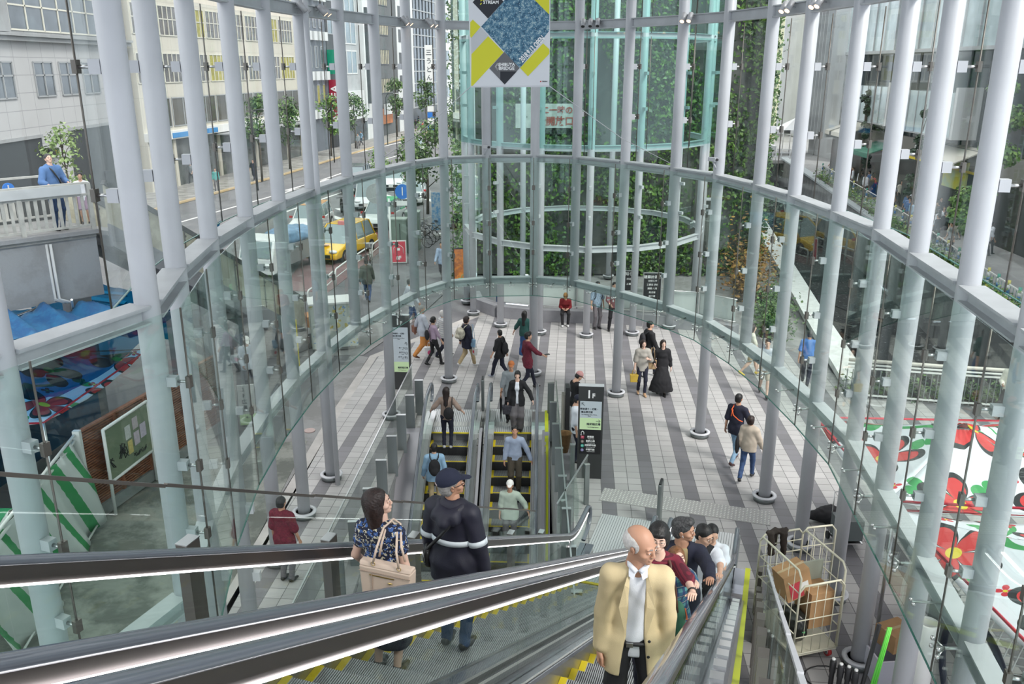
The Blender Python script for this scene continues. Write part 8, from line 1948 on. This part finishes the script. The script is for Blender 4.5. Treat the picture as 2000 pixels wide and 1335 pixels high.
# promenade crowd
spots_ = []
for k in range(125):
    y = RP.uniform(41, 76); fl = 20.9 + (y - 40) * .168; x = fl + RP.uniform(.5, 2.6)
    if all((x - a) ** 2 + (y - b) ** 2 > .38 for a, b in spots_): spots_.append((x, y))
for k, (x, y) in enumerate(spots_):
    ct = (0, 1, 0, 3, 4, 5, 8, 0, 9, 2, 1, 6)[k % 12]; wh = 'by the yellow posters' if y < 46 else ('under the cream awning' if y < 52 else ('behind the bright planting' if y < 58 else ('beside the dark narrow tree' if y < 65 else 'before the white awnings')))
    passer(k + 1, x, y, 0, RP.uniform(0, 360), ct, '%s person in a %s top %s, %s the fence' % (('dark-trousered', 'long-haired', 'bob-haired', 'grey-trousered')[(k + 1) % 4], CT[ct][0], wh, 'near' if x - (20.9 + (y - 40) * .168) < 1.9 else 'away from'), 'crowd on the canal promenade')
for k, (x, y, ct, lab) in enumerate(((23.0, 33.5, 5, 'pale blue top strolling at the right edge beyond the last striped posts'), (23.8, 34.6, 1, 'black top strolling at the right edge beyond the last striped posts'))): passer(k, x, y, 0, 200, ct, 'person in a ' + lab, 'crowd on the canal promenade')
person('security guard in a light blue shirt and dark cap standing at the promenade railing', (18.9, 28.4, 0), 200, 1.72, hair=('short', 'black'), skin=1, top=('shirt', F_SKY, 1.9, .12, 'blue_shirt', .024), low=('trousers', F_NAVY), shoes=M_SHOEB, res=.02, cap=F_NAVY)
person('woman in a white top with long hair queuing closest to the near awning', (23.2, 46.5, 0), 340, 1.62, fem=True, hair=('long', 'black'), skin=0, top=('top', F_WHITE, 1.9, .1, 'white_top', .026), low=('trousers', F_BLACK), shoes=M_SHOEB, res=.024, eyes=False)

# ---- floral festival tent by the roll cage
def floral_mat():
    m = bpy.data.materials.new('floral_canvas'); m.use_nodes = True; nt = m.node_tree; b = nt.nodes['Principled BSDF']; b.inputs['Roughness'].default_value = .7; (X, Y, Z), vec = objxyz(nt)
    def flower(c, S, ox, oy, pet, col, r0, outline, ctr):
        u = mathn(nt, 'ADD', mathn(nt, 'MULTIPLY', X, 1 / S), ox); v = mathn(nt, 'ADD', mathn(nt, 'MULTIPLY', Y, 1 / S), oy); row = mathn(nt, 'FLOOR', v); u = mathn(nt, 'ADD', u, mathn(nt, 'MULTIPLY', row, .43))
        a = mathn(nt, 'SUBTRACT', mathn(nt, 'FRACT', u), .5); d = mathn(nt, 'SUBTRACT', mathn(nt, 'FRACT', v), .5); r = mathn(nt, 'SQRT', mathn(nt, 'ADD', mathn(nt, 'MULTIPLY', a, a), mathn(nt, 'MULTIPLY', d, d))); th = mathn(nt, 'ADD', mathn(nt, 'ARCTAN2', d, a), mathn(nt, 'MULTIPLY', mathn(nt, 'ADD', row, mathn(nt, 'FLOOR', u)), .7))
        k = mathn(nt, 'POWER', mathn(nt, 'ABSOLUTE', mathn(nt, 'COSINE', mathn(nt, 'MULTIPLY', th, pet / 2))), .55); R = mathn(nt, 'MULTIPLY', k, r0)
        if outline: c = mixc(nt, mathn(nt, 'LESS_THAN', r, mathn(nt, 'ADD', R, outline)), c, (.02, .022, .025))
        c = mixc(nt, mathn(nt, 'LESS_THAN', r, R), c, col); return mixc(nt, mathn(nt, 'LESS_THAN', r, ctr), c, (.72, .60, .04))
    c = (.74, .77, .82)
    w = mathn(nt, 'ABSOLUTE', mathn(nt, 'SUBTRACT', mathn(nt, 'FRACT', mathn(nt, 'ADD', mathn(nt, 'MULTIPLY', X, .62), mathn(nt, 'MULTIPLY', mathn(nt, 'SINE', mathn(nt, 'MULTIPLY', Y, 3.1)), .22))), .5)); c = mixc(nt, mathn(nt, 'LESS_THAN', w, .035), c, (.05, .32, .09))
    c = flower(c, 1.15, .1, .6, 2, (.05, .34, .10), .20, 0, 0.0)
    c = flower(c, .95, .35, .2, 4, (.60, .03, .05), .13, 0, .03); return nt.links.new(flower(c, 1.5, .3, .35, 5, (.62, .045, .045), .37, .07, .07), b.inputs['Base Color']) and m
M_FLO = floral_mat()
def fl_tent(label, C4, zr, zp, seed):
    t = thing('festival_tent', label, 'tent'); C4 = [V3((*c, 0)) for c in C4]; c = sum(C4, V3()) / 4; N = 14
    for q in range(4):
        A, B = C4[q], C4[(q + 1) % 4]; vs = []; fs = []
        for j in range(N + 1):
            for i in range(N + 1):
                u, v = i / N, j / N; p = A.lerp(B, u).lerp(c, v * .92); z = zr + (zp - zr) * v - .16 * math.sin(PI * u) * (1 - v) - .10 * math.sin(PI * v); vs.append((p.x, p.y, z + .012 * math.sin(u * 30 + seed)))
        fs = [(j * (N + 1) + i, j * (N + 1) + i + 1, (j + 1) * (N + 1) + i + 1, (j + 1) * (N + 1) + i) for j in range(N) for i in range(N)]
        m = MB(); m.add(vs, fs, 0, True); o = m.build('canvas_panel', M_FLO, t); s = o.modifiers.new('t', 'SOLIDIFY'); s.thickness = .01
    m = MB(); e = []
    for q in range(4): e += [C4[q] + V3((0, 0, zr))]
    m.tube(e + [e[0]], .022, 6); m.build('red_hem', mat('red_hem', (.55, .02, .05), .6), t)
    for q in C4: MB().tube([q, q + V3((0, 0, zr))], .03, 8).build('leg', M_STEEL, t)
fl_tent('white festival tent roof printed with large red flowers, beside the wire roll cage', [(5.95, 12.2), (5.95, 15.6), (10.0, 15.4), (9.2, 11.8)], 2.45, 3.05, 0)
fl_tent('second red-flowered white tent roof nearer the right corner of the picture', [(6.2, 7.9), (5.95, 11.9), (9.2, 11.6), (9.6, 7.2)], 2.45, 3.0, 2)
fl_tent('added red-flowered tent roof standing in for a glass reflection behind the brown louvre fence', [(-13.2, 15.6), (-12.6, 20.2), (-9.2, 20.6), (-9.4, 15.9)], 2.2, 2.8, 4)  # added roof stands in for the tent mirrored in the left glass
# wire roll cage with boxes
M_CAGE = mat('cream_enamel_wire', (.62, .60, .47), .4); t = thing('roll_cage', 'cream wire roll cage trolley holding cardboard boxes', 'roll cage', (4.62, 11.98, 0), .28); W_, D_, H_ = .80, 1.15, 1.70
m = MB(); m.box((0, 0, .20), (W_, D_, .05)); m.build('platform', M_CAGE, t)
def gate(nm, A, B, h0, h1, hinge=None):
    A, B = V3(A), V3(B); d = (B - A).normalized(); m = MB(); m.tube([A + V3((0, 0, h0)), A + V3((0, 0, h1 - .1)), A + d * .08 + V3((0, 0, h1)), B - d * .08 + V3((0, 0, h1)), B + V3((0, 0, h1 - .1)), B + V3((0, 0, h0))], .017, 8)
    for k in range(1, 4): m.tube([A + V3((0, 0, h0 + (h1 - h0) * k / 4)), B + V3((0, 0, h0 + (h1 - h0) * k / 4))], .010, 6)
    n = max(2, int((B - A).length / .16))
    for k in range(1, n): p = A.lerp(B, k / n); m.tube([p + V3((0, 0, h0)), p + V3((0, 0, h1))], .006, 5)
    m.tube([A + V3((0, 0, h0)), B + V3((0, 0, h0))], .014, 6); return m.build(nm, M_CAGE, t)
gate('side_gate', (-W_ / 2, -D_ / 2, 0), (-W_ / 2, D_ / 2, 0), .22, H_); gate('side_gate', (W_ / 2, -D_ / 2 + .02, 0), (W_ / 2, D_ / 2, 0), .22, H_); gate('front_gate', (-W_ / 2, -D_ / 2, 0), (W_ / 2, -D_ / 2, 0), .22, 1.45); gate('open_gate', (W_ / 2, D_ / 2, 0), (W_ / 2 + .60, D_ / 2 - .05, 0), .30, H_); gate('back_gate', (-W_ / 2, D_ / 2, 0), (W_ / 2, D_ / 2, 0), .9, H_)
for sx in (-1, 1):
    for sy in (-1, 1): m = MB(); m.cyl((sx * .32 - .03, sy * .48, .08), (sx * .32 + .03, sy * .48, .08), .075, 14, 0); m.cyl((sx * .32 - .034, sy * .48, .08), (sx * .32 + .034, sy * .48, .08), .05, 10, 1); m.box((sx * .32, sy * .48, .17), (.06, .08, .03), 1); m.build('castor', [mat('red_castor', (.45, .03, .03), .5), M_STEEL], t)
CG = t.matrix_basis.copy() if False else Matrix.Translation((4.62, 11.98, 0)) @ Matrix.Rotation(.28, 4, 'Z'); M_CARD = mat('cardboard', (.42, .25, .12), .8, 0, .12, 5)
def cbox(label, p, size, rot=(0, 0, 0), red=False, loc=None):
    b = thing('cardboard_box', label, 'box', CG @ V3(p) if loc is None else loc, 0); b.rotation_euler = (rot[0], rot[1], rot[2] + (.28 if loc is None else 0)); w, d, h = size; MB().box((0, 0, h / 2), size).build('carton', M_CARD, b); MB().box((0, 0, h + .002), (w + .002, .05, .004)).build('tape', mat('packing_tape', (.50, .38, .22), .3), b)
    if red: MB().box((-.1 * w, -d / 2 - .003, h * .35), (w * .5, .005, h * .6)).build('red_print', mat('carton_red_print', (.50, .05, .07), .6), b); MB().box((.22 * w, -d / 2 - .004, h * .45), (w * .3, .005, h * .22)).build('white_label', M_WHITEP, b)
    return b
cbox('tall brown cardboard box standing at the front of the roll cage', (.16, -.22, .52), (.42, .40, .62)); cbox('brown carton with a large red print tilted against the left side of the roll cage', (-.14, -.10, 1.02), (.46, .34, .48), (0, -.28, 0), True); cbox('small open brown carton behind the tilted one in the roll cage', (.18, .28, .95), (.38, .36, .22)); cbox('brown carton on the ground behind the roll cage column near the clear crate', None, (.45, .4, .3), (0, 0, .4), False, V3((5.95, 11.3, .45)))
b = thing('jacket', 'dark brown jacket draped over the back rim of the roll cage', 'jacket', CG @ V3((-.10, D_ / 2, 1.72)), .28); s_ = SDF(.015); s_.cap((-.16, 0, 0), (.16, 0, .01), .045, .045, .03); s_.cap((-.13, -.04, -.02), (-.12, -.06, -.34), .05, .06, .03); s_.cap((.10, -.04, -.02), (.12, -.06, -.38), .06, .05, .03); s_.cap((0, .05, -.02), (0, .06, -.25), .06, .05, .03); v, f_ = s_.mesh(.008, 25); np_obj('cloth', [(v, f_, 0)], [F_BROWN if False else fab('dark_brown_jacket', (.035, .025, .02))], b)
b = thing('storage_sack', 'black bags with green straps at the bottom of the roll cage', 'bag', CG @ V3((-.18, -.2, .24)), .28); s_ = SDF(.02); s_.ell((0, 0, .28), (.18, .3, .30), .03); v, f_ = s_.mesh(.012, 18); np_obj('sack', [(v, f_, 0)], [mat('black_plastic_sack', (.012, .014, .012), .3)], b); MB().tube([(-.19, -.1, .3), (0, -.31, .3), (.19, -.1, .3)], .012, 6).build('green_strap', mat('green_strap', (.03, .35, .10), .5), b)
b = thing('grey_board', 'pale grey-green board standing on edge in the roll cage', 'board', CG @ V3((.18, -.02, 1.16)), .28); MB().box((0, 0, .15), (.42, .03, .34)).build('sheet', mat('pale_grey_green_board', (.36, .39, .32), .7), b)
# black posts, cable, umbrella and stored things by the right corner
for i, (px, py) in enumerate(((1500, 1235), (1508, 1245), (1543, 1255), (1552, 1277), (1628, 1290), (1643, 1300), (1658, 1305), (1672, 1312))):
    q = G(px, py, 1.0); t = thing('black_stand', 'slim black stand with a pale tip, ' + ('nearest the roll cage', 'second from the roll cage', 'beside the cage wheel', 'in front of the cage wheel', 'first of the four by the column foot', 'second of the four by the column foot', 'third of the four by the column foot', 'last of the four by the column foot')[i], 'stand', (q.x, q.y, 0)); m = MB(); m.lathe([(.035, 0), (.035, .8), (.045, .82), (.045, 1.0), (.03, 1.02)], (0, 0, 0), 14); m.build('tube', M_BLACK, t); MB().lathe([(.026, 1.02), (.026, 1.045), (.01, 1.05)], (0, 0, 0), 12).build('tip', M_WHITEP, t); MB().lathe([(.14, 0), (.14, .02), (.04, .03)], (0, 0, 0), 16).build('base', M_BLACK, t)
q = G(1600, 1330); t = thing('cable', 'black cable looped on the paving beside the black stands', 'cable'); MB().tube([V3((q.x + .5 * math.cos(a) + .1 * a, q.y + .35 * math.sin(a), .012)) for a in [i * .35 for i in range(24)]], .010, 6).build('cord', M_BLACK, t)
q = G(1600, 1020); t = thing('open_umbrella', 'black folded cloth bundle like an umbrella lying behind the roll cage', 'umbrella', (q.x, q.y, 0)); s_ = SDF(.02); s_.cap((-.3, 0, .16), (.25, .1, .14), .06, .20, .05); s_.ell((.2, .05, .16), (.28, .24, .16), .05); v, f_ = s_.mesh(.008, 20); np_obj('cloth', [(v, f_, 0)], [F_BLACK], t)
t = thing('plastic_crate', 'clear white plastic crate by the tent edge', 'crate', (5.85, 11.15, 0), .1); m = MB()
for a, b_, c, d in ((0, -.25, .62, .03), (0, .25, .62, .03)): m.box((a, b_, .22), (c, d, .44))
for s in (-1, 1): m.box((s * .31, 0, .22), (.03, .5, .44))
m.box((0, 0, .02), (.62, .5, .03)); m.build('crate_body', mat('milky_plastic', (.55, .55, .62), .3), t)
t = thing('tripod', 'bright green folded tripod leaning by the rolled white sheet', 'tripod', (G(1738, 1225, 1.7).x - .25, G(1738, 1225, 1.7).y - .1, 0)); m = MB()
for k in (-1, 0, 1): m.tube([(k * .05, .02 * k, 0), (.25 + k * .02, .1, 1.7)], .014, 8)
m.build('legs', mat('bright_green_tube', (.12, .60, .06), .4), t); m = MB(); m.tube([(-.15, 0, 0), (.1, .1, 1.75)], .03, 8); m.build('black_pole', M_BLACK, t)
t = thing('rolled_sheet', 'tall rolled white sheet standing beside the green tripod', 'roll', (G(1782, 1215, 1.75).x + .22, G(1782, 1215, 1.75).y, 0)); MB().lathe([(.15, 0), (.15, 1.75), (.12, 1.76), (.12, 1.3)], (0, 0, 0), 24).build('roll_body', M_WHITEP, t)
t = thing('hand_truck', 'small folding hand truck loaded with grey gear beneath the tent edge', 'hand truck', (6.6, 15.0, 0)); MB().box((0, 0, .38), (.5, .4, .42)).build('gear_case', mat('grey_gear', (.10, .12, .12), .5), t); m = MB(); m.tube([(-.22, .22, .05), (-.22, .26, 1.0), (.22, .26, 1.0), (.22, .22, .05)], .015, 8); m.box((0, 0, .12), (.5, .45, .03)); m.build('frame', M_STEEL, t)
for sx in (-1, 1): MB().cyl((sx * .26, .2, .08), (sx * .30, .2, .08), .08, 12).build('wheel', M_TYRE, t)
# white lighting truss and dark ring at the lower right
t = thing('truss', 'white triangular lattice truss lying at the lower right corner', 'truss'); A, B = G(1850, 1150, 1.1), G(2010, 1330, 1.1); u = (B - A).normalized(); s1 = V3((u.y, -u.x, 0)) * .32; m = MB(); rows = [V3((0, 0, .5)), s1, -s1]
for r in rows: m.tube([A + r, B + r], .022, 8)
for k in range(10):
    p, q = A.lerp(B, k / 10), A.lerp(B, (k + 1) / 10)
    for i in range(3): m.tube([p + rows[i], q + rows[(i + 1) % 3]], .012, 6)
m.build('lattice', M_WHITEP, t); m = MB()
for p in (A, B): m.box(p + V3((0, 0, -.45)), (.3, .3, .9))
m.build('support', M_GREYST, t)
t = thing('dark_ring', 'large dark curved pipe ring beside the truss', 'ring', (G(1900, 1330, .9).x, G(1900, 1330, .9).y, 0)); MB().tube([(0, .85 * math.cos(a), .9 + .85 * math.sin(a)) for a in [i * PI / 14 for i in range(29)]], .05, 10).build('ring_tube', mat('navy_rubber', (.015, .02, .05), .4), t)

for b in CB:
    for c in list(b.children_recursive) + [b]: bpy.data.objects.remove(c)
